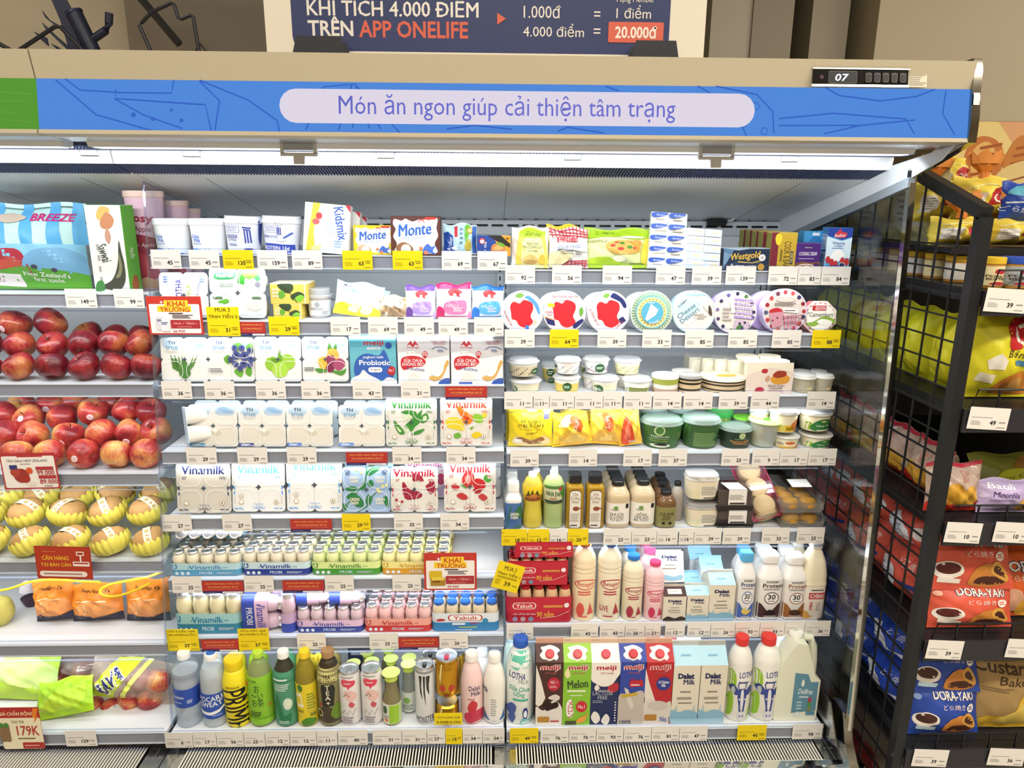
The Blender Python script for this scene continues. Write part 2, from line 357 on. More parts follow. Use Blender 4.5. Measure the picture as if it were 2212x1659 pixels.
S = A(*[Ln(p, .16, SD) for p in ('3 100 4.5 78 9 74 14 74 14.3 100','2 98 6 30 12 -2','8 62 11 30 15 4','8.3 62 17.5 52 18 0','17 98 19 60 18.4 2','17 100 22 62 25 22 25.2 0','8.2 80 8.2 62 17 52','28 4 30 90 33.3 96 38 0','33 96 31.5 4','34 80 36 6','33.4 92 34.8 8','33.6 86 33 8','70 100 74 60 75.5 0','72 100 76.5 84 78.3 50 78.5 6','79 36 85 48 93 38 94 8','79 22 88 24 94 36','88 24 84 6','85.5 84 84 99','85.5 84 90 74 94 84 96 99','97.2 96 97 50 98.5 6','60 97 61.5 88','43 8 46 16 50 9','55 6 56 14 60 3')],
   *[E(x,y,r,0,SD) for x,y,r in ((10,30,.25),(12,22,.2),(14,40,.16),(15,20,.2),(30,60,.2),(30.5,30,.2),(74,40,.5),(75,24,.4),(76.3,60,.45),(77.4,10,.4),(73.6,76,.3))],
   *[E(x,y,r-.1,0,'e:5a94ea/.85') for x,y,r in ((74,40,.5),(75,24,.4),(76.3,60,.45),(77.4,10,.4))],
   R(50.8,51,50.9,68,'e:efe6f6/.86',100), T('Món ăn ngon giúp cải thiện tâm trạng',49.6,50,36,52,'4a55c8',0,0))
case, mk = chiller(XL, XR, 'long open chiller with blue sign band, filled with yogurt, cheese and milk', S, False)
G = A(*[Ln(p,.3,'4f9130') for p in ('60 60 75 80 99 70','62 20 72 45 85 50 96 28','55 35 70 60 98 55','85 2 92 20 99 14')])
chiller(XL-.95, XL-.003, 'open chiller with green sign band, filled with apples and bagged fruit', G, True)
# right end of the dairy chiller: solid gusset, frame, clear wall, chrome post and end cap
def pz(s): return [onX(a,b,XR) for a,b in zip(*[iter([float(v) for v in s.split()])]*2)]
out = [(1.56,Zr(.128)),(1.9,Zr(.085)),(2.5,Zr(-.05)),(2.5,Zr(-.10)),(2.35,Zr(-.085)),(1.70,Zr(.068)),(1.6,Zr(.10))]
mk(M().prism(out,XR-.004,XR,'e4eaf0'),'end_gusset')
fr = [(1.70,Zr(.068)),(2.35,Zr(-.085)),(2.44,Zr(-.115)),(2.47,Zr(-.16)),(2.47,Zr(-.9)),(2.455,Zr(-.9)),(2.455,Zr(-.165)),(2.43,Zr(-.13)),(2.345,Zr(-.105)),(1.70,Zr(.045))]
mk(M().prism(fr,XR-.012,XR+.004,'8b949c'),'window_frame')
mk(M().prism([(1.70,Zr(.05)),(2.34,Zr(-.1)),(2.46,Zr(-.16)),(2.46,Zr(-1.5)),(1.645,Zr(-1.5)),(1.66,Zr(-.7))],XR-.003,XR+.003,'c:eef1f2/.2'),'clear_end_wall')
mk(M().prism([(1.702,Zr(.088)),(1.68,Zr(-.275)),(1.665,Zr(-.627)),(1.636,Zr(-1.40)),(1.652,Zr(-1.40)),(1.682,Zr(-.627)),(1.697,Zr(-.275)),(1.719,Zr(.088))],XR-.006,XR+.008,'m:dcdcd4/.1'),'chrome_post')
cap = [(1.545,.296),(1.537,.27),(1.533,.23),(1.524,.18),(1.522,.13),(1.56,.118),(1.63,.095),(1.70,.072),(1.71,.09),(1.62,.13),(1.60,.296)]
mk(M().prism([(a,Zr(b)) for a,b in cap],XR,XR+.018,'m:a9a397/.12').prism([(1.5295,Zr(.228)),(1.5255,Zr(.204)),(1.5255,Zr(.218))],XR+.001,XR+.014,'f2efe6'),'end_cap')
gz = Zr(-1.49)
mk(M().prism([(1.66,gz+.13),(1.635,gz+.06),(1.60,gz+.02),(1.55,gz-.02),(1.52,gz-.1),(1.54,gz-.1),(1.57,gz-.02),(1.62,gz+.0),(1.72,gz+.0),(1.72,gz+.13)],XR-.012,XR+.012,'m:cfd2d4/.12'),'corner_guard')
mk(M().prism([(1.60,gz-.015),(1.53,gz-.05),(1.53,gz-.15),(1.62,gz-.15)],XR+.012,XR+.05,'m:8f9092/.2').lathe([(.0,.004),(.014,.003),(.016,0)],'m:d8d8d4/.1',16,ex=(XR+.03,1.62,gz-.01)),'corner_foot')
mk(M().prism([(1.70,gz+.13),(1.64,gz+.035),(1.715,gz+.005),(1.80,gz+.01),(1.80,gz+.13)],XR-.03,XR-.026,'m:c9ccd0/.2'),'deck_end_plate')
# left clear divider
m = M().prism([(1.946,Zr(.052)),(1.896,Zr(-.34)),(1.848,Zr(-.689)),(1.76,Zr(-1.203)),(1.739,Zr(-1.45)),(2.42,Zr(-1.45)),(2.42,Zr(-.05))],XL-.003,XL+.001,'c:f4f8fa/.1')
e = [(1.946,.052),(1.896,-.34),(1.848,-.689),(1.76,-1.203),(1.739,-1.45)]
m.tube([(XL-.001,a-.002,Zr(b)) for a,b in e],.003,'c:eef2ff/.75',6).tube([(XL-.001,1.946,Zr(.052)),(XL-.001,2.42,Zr(-.052))],.002,'c:eef2ff/.6',6)
m.make('clear_divider', pr=('tall clear acrylic divider between the apples and the yogurt packs','divider'))
m = M().prism([(1.93,Zr(-.21)),(1.83,Zr(-.9)),(1.79,Zr(-1.2)),(1.74,Zr(-1.43)),(2.41,Zr(-1.43)),(2.41,Zr(-.21))],XC-.001,XC+.001,'c:f4f8fa/.05')
m.make('clear_divider', pr=('thin clear divider between the yogurt packs and the cheese boxes','divider'))
# thermostat
x,z = at(1857,167,1.534); m = M().prism([(1.5335-.006,z-.016),(1.538-.006,z+.014),(1.5352,z+.014),(1.5312,z-.016)],x-.098,x+.098,'g:0d0d0f/.1')
m.prism([(1.5325-.007,z-.019),(1.5335-.007,z-.015),(1.532,z-.015),(1.532,z-.019)],x-.1,x+.1,'m:d8d4bc/.2'); m.prism([(1.5365-.007,z+.0142),(1.537-.007,z+.017),(1.5355,z+.017),(1.5352,z+.0142)],x-.1,x+.1,'m:9a9a90/.2')
d = empty('thermostat_display',(x,1.53,z),'black digital thermostat panel reading 07 on the beige canopy fascia','thermostat')
q = m.make('display_body'); q.parent = d; q.matrix_parent_inverse = Matrix.Translation(-d.location)
m = M().art(A(T('07',30,48,14,46,'e:dfe4ff/2.5',0,1,.15)),.196,.03,lambda a,b,o: (a-.098, -.0042+.0045*b/.03-o, b-.016)); m.make('digits', d)
m = M().art([E(9,50,2,0,'5d2f2f'),E(9,50,1.3,0,'111')]+[R(31,50,30,80,'55554a',10),R(31,50,29,72,'0d0d0f',10)]+[R(58+k*9,50,7,62,'4a4a44',30) for k in range(5)]+[R(58+k*9,50,5.4,44,'1a1a1a',30) for k in range(5)],.196,.03,lambda a,b,o: (a-.098, -.0032+.0045*b/.03-o, b-.016)); m.make('buttons', d)
x,z = at(1976,168,1.535); M().art(A(R(50,50,100,100,'d6cbb2'),T('WARNING',50,88,40,10,'777'),N(50,42,94,70,7,'8f8776')),.05,.037,lambda a,b,o: (x-.025+a, 1.5325+.008*b/.037-.002-o, z-.0185+b)).make('notice_sticker', pr=('small pale notice sticker beside the thermostat panel','sticker'))
# ---------------- price tags and shelf signs
def tagart(n, c, wide):
    k = '26262a'; g = '8a8788' if c == 'e9e6e0' else '8a7a10'
    a = [N(36,56,58,5,1,g), N(20,30,26,22,4,'b3b0ae' if c == 'e9e6e0' else 'c2a912')]
    if wide: a += [T(n,62,33,0,22,k,0,2), N(86,36,18,9,1,g), N(84,12,22,5,1,g)]
    else: a += [T(n,54,33,0,22,k,0,2), N(84,36,24,9,1,g)]
    if c != 'e9e6e0': a += [N(84,46,20,7,1,'9a8a18')]
    return a
NT = [0]
def price(r, x0, x1, n, where, c='w', up=.034, dn=.016, extra=None, rz=0, Y=None):
    Y = (Y or r['Y'])-.0075-(NT[0]%3)*.0006; NT[0] += 1
    py = 830; zc = r['z']
    X0 = X1 = 0
    lo, hi = 0, 1700
    for _ in range(18):
        py = (lo+hi)/2
        if at((x0+x1)/2, py, Y)[1] > zc: lo = py
        else: hi = py
    X0, X1 = at(x0,py,Y)[0], at(x1,py,Y)[0]
    W, H = X1-X0-.0008, up+dn; cc = 'e9e6e0' if c == 'w' else 'f0d618'
    m = M().box(-W/2,W/2,0,.0009,0,H,cc); fl = flat(W,H)
    Ha = .05
    m.art(tagart(n,cc,W > .06), W, Ha, flat(W,Ha))
    if extra: m.art([T(t,50,100*(Ha+(H-Ha)*f)/H,w_,h_,'3a3610') for t,f,w_,h_ in extra], W, H, fl)
    name = 'white' if c == 'w' else 'yellow'
    return m.make('price_tag', loc=((X0+X1)/2, Y, zc-dn), rot=(0,rz,0), pr=('%s price tag reading %s, %s'%(name,n,where),'price tag','price tags on the shelf edges'))
def promo(r, x0, x1, where, full=True):
    Y = r['Y']-.010; py = 830; lo, hi = 0, 1700
    for _ in range(18):
        py = (lo+hi)/2
        if at((x0+x1)/2, py, Y)[1] > r['z']: lo = py
        else: hi = py
    X0, X1 = at(x0,py,Y)[0], at(x1,py,Y)[0]; W, H = X1-X0, .038
    m = M().box(-W/2,W/2,0,.001,0,H,'b5342f')
    m.art(A(R(50,10,100,20,'2c2a5e'),T('SẢN PHẨM BÁN THEO LỐC',50,82,84,17,'f2b25c'),T('VUI LÒNG KHÔNG XÉ LẺ',50,55,74,17,'f2b25c'),N(50,36,84,4,1,'d9867c'),R(73,10,50,13,'f4f0f4',100),N(25,10,40,5,1,'8f8cc0'),N(73,10,42,4,1,'6f6c9a')), W, H, flat(W,H))
    return m.make('promo_sign', loc=((X0+X1)/2,Y,r['z']-.018), pr=('red sign with orange lettering, '+where,'sign','red shelf-edge signs'))
def sec(r, s, sep='|'):
    for q in s.strip().split('\n'):
        a = [v.strip() for v in q.split(sep)]; x0, x1, n = a[0].split()[:3]; c = 'y' if 'y' in a[0].split()[3:] else 'w'
        price(r, float(x0), float(x1), n, a[1], c)
sec(Lr[0], '''327 392 45|under the white tub with the dark blue hill
408.5 475 45|under the white tub with the pale blue hill
482 548 135 y|under the tub with the blue column
556 622 159|under the tub with the blue lower band
631 697 89|under the leaning white box with fruit
740 805 63 y|under the yellow dessert box
848 913.5 63 y|under the brown dessert box
954 1019 69|under the blue cheese slices packet
1031 1096 67|under the burger cheese box''')
sec(Lr[1], '''581 647 29 y|under the yellow leaf-patterned cups
714 779 17|under the blue and yellow pouch
795 860 69|under the beige paper pouch
873 938 49|under the purple cheese snack bag
947 1011 49|under the pink cheese snack bag
1024 1088 49|under the blue cheese snack bag''')
price(Lr[1], 449, 519, '31', 'tall one printed MUA 3', 'y', .060, .018, [('MUA 3',.72,46,14),('TÍNH TIỀN 2',.16,90,16)], Y=Lr[1]['Y']-.004)
sec(Lr[2], '''350 415 36|under the aloe yogurt pack
442 507.5 36|under the blueberry yogurt pack
553 618 36|under the green coconut yogurt pack
651 714 36|under the tropical fruit yogurt pack
762 826 43|under the turquoise yogurt box
866 930 31|under the white and red yogurt box''')
sec(Lr[3], '''403 469 29|under the plain yogurt pack with the pale blue corner
513 578.5 29|under the plain yogurt pack with the navy corner
620 684.6 29|under the plain yogurt pack with the mid-blue corner
847.6 911 34|under the green lettered aloe yogurt pack
964 1027.5 34|under the orange lettered fruit yogurt pack''')
sec(Lr[4], '''350 415 27|under the navy lettered yogurt pack
480.5 545 27|under the light blue lettered yogurt pack beside the navy one
738.5 801 29 y|under the blue leafy yogurt pack
851 914 35|under the pomegranate yogurt pack
951 1014 34|under the strawberry yogurt pack''')
sec(Lr[5], '''372.5 436.7 25|under the light blue drink pack with bottles lying on top
527.5 592 25|under the navy drink pack
702 765 25|under the green drink pack
847.6 910 25|under the yellow drink pack''')
sec(Lr[6], '''642 704.5 25|under the purple drink pack
798 861 25|under the red and pink drink pack
949 1011 26|under the blue drink pack with blue caps''')
for a,b,wh in ((362,431,'below the teal drink pack'),(515.6,583,'below the upright violet drink packs')):
    price(Lr[6],a,b,'37','folded card '+wh,'y',.052,.016,[('30.000Đ/LỐC',.1,88,12),('TỪ 2 LỐC GIÁ',1.0-.28,84,12)])
sec(Lr[7], '''357 417 6|under the blue label water bottle
417.5 468 17|under the blue and white sports drink bottle
468.5 527 56|under the yellow bottle with vertical black letters
527.5 573 25|under the lime green tea bottle
573.5 626 12|under the dark green bottle
626.5 684 12|under the yellow lemon tea bottle
684.5 729 11|under the brown tea bottle
730 795 40|under the pair of white cans
805 868 31|under the lime-capped bottle with a green label
868.5 922 31|under the lime-capped bottle with a white label
922.5 962 27|under the silver energy drink can
999.5 1042 34|under the pink strawberry milk bottle
1042.5 1090 34|under the plain white milk bottle''')
price(Lr[7], 962.5, 999, '15', 'tall card under the gold cans printed TỪ 3 LON GIÁ', 'y', .034, .018)
W = .078; Y = Lr[7]['Y']-.011; x, z = at(968.5,1553,Y)
M().box(-W/2,W/2,0,.0009,-.019,.019,'f0d618').art(A(T('TỪ 3 LON GIÁ',50,65,84,24,'3a3610'),T('9.000Đ/LON',50,22,84,24,'3a3610')),W,.038,flat(W,.038,0,-.019)).make('price_flag',loc=(x,Y,z),pr=('yellow flag card above the 15 tag before the gold cans','sign'))
sec(Rr[0], '''1091 1156 92|under the small mozzarella pouch
1192 1256.5 56|under the red checked cheese bag
1301 1365 94|under the large green cheese bag
1416 1480 47|under the blue and white butter portion strip
1494 1558 39|under the pale blue butter portion strip
1567 1632 139|under the dark butter box with gold script
1659 1722.5 72|under the gold and maroon butter box
1723 1772.5 83|under the purple cream carton
1773 1836 84|under the blue whipping cream carton''')
sec(Rr[1], '''1090 1155 39|under the cheese box with the light blue strip
1187 1250 64 y|under the cheese box with red script on top
1290 1353 39|under the cheese box with the navy strip
1387 1450 33|under the turquoise checked cheese box
1479 1541 85|under the pale blue dessert box
1572 1635 85|under the purple blueberry dessert box
1667 1730 85|under the mixed berry dessert box
1753 1815 88 y|under the octagonal red checked cheese box''')
sec(Rr[2], '''1089 1151 11|below the cup of beige dessert with black specks
1152 1186.5 11|narrow one below the left edge of the yellow corn cup
1187 1240.5 11|below the yellow corn dessert cup
1241 1302.5 11|below the cup with a green round sticker and pale base
1303 1344 11|below the gap beside the green bean cup
1347 1408 11|below the mung bean dessert cup
1410 1472 14|below the green and white layered cup
1476 1539 14|below the small chocolate layered cup
1552 1615 39|below the large chocolate layered cup
1621 1683 44|below the caramel flan pack
1742 1804 14|below the plain custard cups''')
sec(Rr[3], '''1102 1164 39|under the yellow cheesecake bag
1228 1290 14|under the yellow pastry bag with the tilted orange oval
1346 1408 17|under the red bun packet
1422 1484 37|under the first green jelly tub
1558 1619 25|under the small dark green jelly tub
1624 1683.5 9|under the clear jelly cup with green lid
1684 1744.5 17|under the orange and yellow cups
1745 1806 17|under the green label pudding cups''')
sec(Rr[4], '''1083 1139.5 18 y|under the blue leafy bottle
1140 1186.5 12 y|under the yellow drink bottle
1187 1225.5 16|under the pale green aloe bottle
1226 1271 20 y|under the amber herb drink bottles
1303 1363.5 23|under the oolong milk tea bottle
1364 1418.5 23|under the black tea milk bottle
1419 1464 16|under the coffee bottle with the olive label
1466 1498.5 16|narrow one left of the tiramisu tubs
1499 1558 39|under the tiramisu tubs
1560.5 1621 29|under the chocolate cake boxes
1645 1705 32|under the cream puff tray
1720 1780 25|under the clear box of golden pastries''')
sec(Rr[5], '''1094 1152 25|under the red drink packs
1233 1292 43|under the tall orange-capped milk bottle
1295 1349.5 43|under the tall blue-capped milk bottle
1350 1392.5 26|under the short blue-capped milk bottle
1393 1427 21|under the pink-capped milk bottle
1436 1479 12|under the small brown milk carton
1484 1534.5 12|under the small pale blue milk carton
1535 1587.5 26|under the larger pale blue milk carton
1588 1640.5 93|under the blue protein drink bottle
1641 1694.5 93|under the dark brown protein drink bottle
1695 1737.5 93|under the caramel brown protein drink bottle
1738 1793 36|under the tall soy milk bottle with the red label''')
sec(Rr[6], '''1101 1163 49 y|under the turquoise spotted yogurt bottle
1167 1228.5 76|under the brown chocolate milk carton
1229 1287.5 76|under the green melon milk carton
1288 1346.5 93|under the white and navy milk carton
1347 1406.5 76|under the blue milk carton
1407 1467 81|under the red milk carton
1467.5 1528 47|under the white and blue milk cartons
1592 1655 45 y|under the cow-printed milk bottles
1711 1776 98|under the big milk jug''')
sec(Fr[0], '''142 210 149|under the striped apple bag
247 312 99|under the white and green date box''')
sec(Fr[5], '142 210 129|under the bagged red apples')
for r,a,b,wh in ((Lr[1],518,573,'half hidden beside the tall MUA 3 card'),(Lr[2],962,1052,'below the second white and red yogurt box'),(Lr[3],748,837,'below the plain yogurt pack next to the green lettered pack'),(Lr[4],627.5,717,'below the higher light blue lettered yogurt pack'),
    (Lr[5],437,526,'right of the light blue drink pack'),(Lr[5],610.6,700,'between the navy and green drink packs'),(Lr[6],435,515.4,'between the two folded yellow cards'),(Lr[6],861,948,'between the red and blue drink packs')): promo(r,a,b,wh)
def sign(name, x0, x1, y0, y1, Y, base, art, label, ry=0, cat='sign'):
    (X0,Z1),(X1,Z0) = at(x0,y0,Y), at(x1,y1,Y); W, H = X1-X0, Z1-Z0
    m = M().box(-W/2,W/2,0,.0012,0,H,base); m.art(art,W,H,flat(W,H)); return m.make(name,loc=((X0+X1)/2,Y,Z0),rot=(0,rad(ry),0),pr=(label,cat))
def khai(pr, pic): return A(R(50,42,92,76,'f4efec',4),R(54,80,44,20,'f5cf3a',10),R(50,68,62,16,'f5cf3a',10),T('KHAI',54,81,32,14,'c23228'),T('TRƯƠNG',51,67,54,14,'c23228'),R(52,56,26,3,'4a2a2a',100),N(64,48,38,11,3,'5d5560'),R(68,28,54,22,'a83038',6),T('MUA 1 TẶNG 1',68,30,42,9,'f2b8a8'),N(68,21,30,3,1,'d98a84'),T('26.900' if pr == 1 else '39.900',55,10,22,6,'a83038'),P('27 86 28 90 29 86 32 85 29 84 28 80 27 84 24 85','fff'),*pic)
sign('promo_sign',314,441,640,723,Lr[1]['Y']-.013,'c23a30',khai(1,A(R(22,30,16,34,'d5d5da',20),R(31,26,16,34,'e4e4e8',20),N(30,30,12,8,2,'3b3f8a'),N(21,38,9,6,2,'3b3f8a'))),'red bordered card priced 26.900 by the clear divider')
sign('promo_sign',915,1030,1195,1274,Lr[5]['Y']-.013,'c23a30',khai(2,A(R(22,42,24,22,'d9b52a',8),R(26,24,28,22,'a8842a',8),R(26,32,24,8,'e8d050',8),N(26,24,20,6,1,'7a3a1a'))),'red bordered card priced 39.900 before the yellow drink packs')
sign('price_card',1059,1117,1216,1274,Rr[5]['Y']-.03,'f0d618',A(T('MUA 2',50,80,46,15,'3a3610'),T('TÍNH TIỀN 1',50,60,88,14,'3a3610'),N(50,45,80,8,2,'8a7a10'),T('39',55,24,24,17,'3a3610'),N(84,22,20,7,1,'9a8a18'),N(20,26,24,22,4,'c2a912')),'tilted yellow card reading 39 between the two bays',17)
sign('promo_sign',-2,131,979,1056,Fr[2]['Y']-.013,'b23a3e',A(R(50,48,95,88,'f3ece6',5),R(54,94,46,10,'b23a3e'),T('TÁO GALA NEW ZEALAND',48,80,74,9,'5d5a66'),N(48,70,26,4,1,'8d8a92'),E(34,38,14,20,'9c3a34'),E(24,48,9,13,'b04a3a'),E(40,30,9,12,'a53a30'),R(22,62,14,12,'3d3f7a',10),E(50,15,9,6,'e8dccb'),E(50,52,6,9,'d8592c'),R(78,58,32,9,'b23a3e'),T('99.000',79,46,32,13,'b23a3e'),R(81,34,32,9,'b23a3e'),T('89.000',82,21,32,13,'b23a3e'),N(82,9,18,4,1,'7d7a82')),'red bordered apple price card reading 99.000 and 89.000',-1)
sign('promo_sign',70,201,1181,1250,Fr[3]['Y']-.03,'a8301f',A(R(50,50,97,94,'b23a22',3),T('CÂN HÀNG',36,66,48,16,'f2c23a'),T('TẠI BÀN CÂN',36,44,54,16,'f2c23a'),N(30,84,32,4,1,'d07a50'),R(48,16,86,17,'efe2dc',100),N(48,16,70,7,1,'9c6a5a'),R(82,48,30,14,'efe2dc',15),R(82,50,26,4,'a8301f'),R(82,66,3,24,'efe2dc'),R(82,80,14,13,'efe2dc',15),R(82,80,10,7,'a8301f')),'dark red weighing notice above the orange bags',2)
sign('promo_sign',-8,98,1529,1616,Fr[5]['Y']-.013,'b5302a',A(R(50,37,100,76,'f4eccb',6),T('GIÁ CHẤN ĐỘNG',44,86,84,15,'fff0c0'),P('86 98 99 98 92 78 97 78 84 62 88 76 82 76','e8862a'),T('TÁO TÚI',44,66,30,8,'6d5a40'),T('179K',66,44,54,24,'b5302a'),N(62,25,46,5,1,'6d5a40'),R(74,8,52,15,'b5302a',8),N(72,8,40,5,1,'e8b0a0'),R(16,38,13,40,'8d7050',30),R(4,38,13,40,'8d7050',30),E(16,58,6,6,'4f8a3a'),E(4,58,6,6,'4f8a3a')),'red and cream price card reading 179K at the fruit deck')
# ---------------- builders for packaging
def place(r, x0, x1, yt, dy=0, cyl=False, yb=None):
    Y = r['Y']+.02+dy; Z = r['deck']
    if yb is not None: Z = at((x0+x1)/2, yb, Y)[1]
    for _ in range(2):
        Yc = Y+(0 if not cyl else W/2 if _ else .03); lo, hi = 0, 1800
        for _k in range(14):
            py = (lo+hi)/2
            if at((x0+x1)/2, py, Yc)[1] > Z: lo = py
            else: hi = py
        ym = (yt+min(py,1640))/2; X0, X1 = at(x0,ym,Yc)[0], at(x1,ym,Yc)[0]; W = X1-X0
    H = at((x0+x1)/2, yt, Yc)[1]-Z; W *= .988; Z += .0008
    if 'lim' in r: H = min(H, r['lim']-.0155-Z)
    return (X0+X1)/2, Y, Z, W, H
def nm(o, name): o.name = name; return o
def carton(r, x0, x1, yt, base, art, label, cat='box', name='carton', D=.05, side=None, top=None, rz=0, lean=0, dy=0, yb=None, grp=None, sideart=None, topart=None, ry=0):
    X,Y,Z,W,H = place(r,x0,x1,yt,dy,yb=yb)
    b = .0012; m = M(); s = side or base; t = top or base
    P4 = [(-W/2+b,0),(W/2-b,0),(W/2,b),(W/2,D-b),(W/2-b,D),(-W/2+b,D),(-W/2,D-b),(-W/2,b)]
    m.add([(a,q,0) for a,q in P4]+[(a,q,H-b) for a,q in P4]+[(a*(1-2*b/W),b+(q)*(1-2*b/D),H) for a,q in P4],[(0,1,9,8)],base)
    v = list(m.v); m.add(v,[(i,(i+1)%8,(i+1)%8+8,i+8) for i in range(1,8)],s); m.add(v,[tuple(range(16,24))]+[(8+i,8+(i+1)%8,16+(i+1)%8,16+i) for i in range(8)],t); m.add(v,[tuple(range(7,-1,-1))],s)
    m.art(art,W,H,flat(W,H))
    if sideart: m.art(sideart,D,H,lambda a,q,o:(W/2+o,a,q)); m.art(sideart,D,H,lambda a,q,o:(-W/2-o,D-a,q))
    if topart: m.art(topart,W,D,lambda a,q,o:(a-W/2,q,H+o))
    return m.make(name, loc=(X,Y,Z+W/2*sin(abs(rad(ry)))), rot=(rad(-lean),rad(ry),rad(rz)), pr=(label,cat,grp))
def gable(r, x0, x1, yt, base, art, label, slope=None, sart=None, cap=None, grp=None, fin=None, dy=0, yb=None, rz=0, lean=0, frac=.8, D=None, ry=0, splash=None):
    """gable-top milk carton: body, sloped shoulders, top fin, screw cap"""
    X,Y,Z,W,_h = place(r,x0,x1,yt,dy,yb=yb); H = place(r,x0,x1,yt,dy,True,yb)[4]; W *= .985; D = D or W; hb = H*frac; hf = H*.945; m = M(); slope = slope or base
    m.box(-W/2,W/2,0,D,0,hb,base)
    m.add([(-W/2,0,hb),(W/2,0,hb),(W/2,D*.46,hf),(-W/2,D*.46,hf)],[(0,1,2,3)],slope)
    m.add([(-W/2,D,hb),(W/2,D,hb),(W/2,D*.54,hf),(-W/2,D*.54,hf)],[(3,2,1,0)],slope)
    for s in (-1,1): m.add([(s*W/2,0,hb),(s*W/2,D,hb),(s*W/2*.86,D*.5,hf-.004)],[(0,1,2)],base); m.add([(s*W/2,0,hb),(s*W/2,D*.46,hf),(s*W/2*.86,D*.5,hf-.004)],[(0,1,2)],slope); m.add([(s*W/2,D,hb),(s*W/2,D*.54,hf),(s*W/2*.86,D*.5,hf-.004)],[(0,1,2)],slope)
    m.box(-W/2,W/2,D*.46,D*.54,hf-.001,H,fin or slope)
    m.art([N(20,72,26,20,2,'9a8a80')],W,H-hf,lambda a,q,o:(a-W/2,D*.46-o,hf+q))
    m.art(art,W,hb,flat(W,hb)); L_ = math.hypot(D*.46,hf-hb)
    def sl(a,q,o): t = q/L_; return (a-W/2, D*.46*t-o*.8, hb+(hf-hb)*t+o*.6)
    if cap and splash is None: splash = 'fdfaf4'
    se = (sart or [])+([B('50 8 66 16 74 10 82 26 78 46 88 62 74 80 52 90 34 84 18 78 24 58 14 40 22 20 36 14',splash)] if cap and splash else [])
    m.art(se,W,L_,sl)
    o = m.make('milk_carton', loc=(X,Y,Z), rot=(rad(-lean),rad(ry),rad(rz)), pr=(label,'milk carton',grp))
    if cap:
        c = M().lathe([(.0,.012),(.0105,.012),(.0125,.010),(.0125,0)],'g:'+cap+'/.3',20); a = math.atan2(hf-hb, D*.46)
        c.make('screw_cap', o, loc=(0,D*.46*.42,hb+(hf-hb)*.42), rot=(pi/2-(pi/2-a),0,0))
    return o
def interp(prof, z):
    for (r0,z0),(r1,z1) in zip(prof, prof[1:]):
        if z0 <= z <= z1 and z1 > z0: return r0+(r1-r0)*(z-z0)/(z1-z0)
    return prof[-1][0] if z > prof[-1][1] else prof[0][0]
def smooth(p, k=4):
    o = []
    for i in range(len(p)-1):
        a,b,c,d = p[max(i-1,0)],p[i],p[i+1],p[min(i+2,len(p)-1)]
        if abs(b[1]-c[1]) < 1e-6 or abs(b[0]-c[0]) < 1e-6: o.append(b); continue
        for q in range(k):
            t = q/k; o.append((.5*(2*b[0]+(c[0]-a[0])*t+(2*a[0]-5*b[0]+4*c[0]-d[0])*t*t+(3*b[0]-a[0]-3*c[0]+d[0])*t**3), b[1]+(c[1]-b[1])*t))
    return o+[p[-1]]
def vessel(r, x0, x1, yt, label, name, cat, prof, col, zc=None, cap=None, capname='cap', lab=None, art=None, e=2, dy=0, yb=None, grp=None, rz=0, lean=0, ry=0, bands=None, capart=None, kd=1, sm=True, labname='label', fill=None, grid=14):
    """bottle, can, tub or cup turned from a profile (percent of half width, percent of height)"""
    X,Y,Z,W,H = place(r,x0,x1,yt,dy,True,yb); Rm = W/2
    p = [(a/100*Rm,b/100*H) for a,b in pts(prof)]; zc_ = H*(zc or 101)/100
    if sm: p = smooth(p)
    body = [q for q in p if q[1] <= zc_+1e-6]; capp = [q for q in p if q[1] >= zc_-1e-6]
    o = M(); bc = None
    if bands: bc = [next(c for lim,c in bands if (body[j][1]+body[j+1][1])/2 <= lim/100*H) for j in range(len(body)-1)]
    o.lathe(body, col, 32, e, bands=bc, ky=kd)
    def mapper(z0):
        def f(a,q,off):
            rr = interp(body, z0+q)*(1+1e-9); x = max(-rr*.999,min(rr*.999,(a-Rm)))
            y = (max(rr**e-abs(x)**e,0))**(1/e); k = (rr+off)/rr; return (x*k, -y*kd*k, z0+q)
        return f
    if art and not lab: o.art(art, W, zc_ if zc else H, mapper(0), grid)
    o = o.make(name, loc=(X,Y+Rm*kd,Z+Rm*.85*sin(abs(rad(ry)))), rot=(rad(-lean),rad(ry),rad(rz)), pr=(label,cat,grp), sharp=38)
    if fill:
        q = [(max(a*.955-.0006,.001),b) for a,b in body if b <= fill[0]/100*H]; q = [(0,q[0][1]+.001)]+[(a,b+.001) for a,b in q]+[(0,q[-1][1]+.001)]
        M().lathe(q, fill[1], 28, e, ky=kd, bands=None).make('contents', o)
    if lab:
        z0, z1 = lab[0]/100*H, lab[1]/100*H; zz = [z0]+[b for a,b in body if z0 < b < z1]+[z1]
        m = M().lathe([(interp(body,z0)*.99,z0)]+[(interp(body,z)+.0005,z) for z in zz]+[(interp(body,z1)*.99,z1)], lab[2], 32, e, ky=kd); m.f = m.f[:-2]; m.mi = m.mi[:-2]
        m.art(art, W, z1-z0, mapper(z0), grid, .0005); m.make(labname, o)
    if cap:
        if not zc: capp = [(p[-1][0],p[-1][1])]
        m = M().lathe(capp, cap, 28, e, ky=kd)
        if capart: m.art(capart, 2*capp[-1][0], 2*capp[-1][0], lambda a,q,f:(a-capp[-1][0], (q-capp[-1][0])*kd, capp[-1][1]+f))
        m.make(capname, o)
    return o
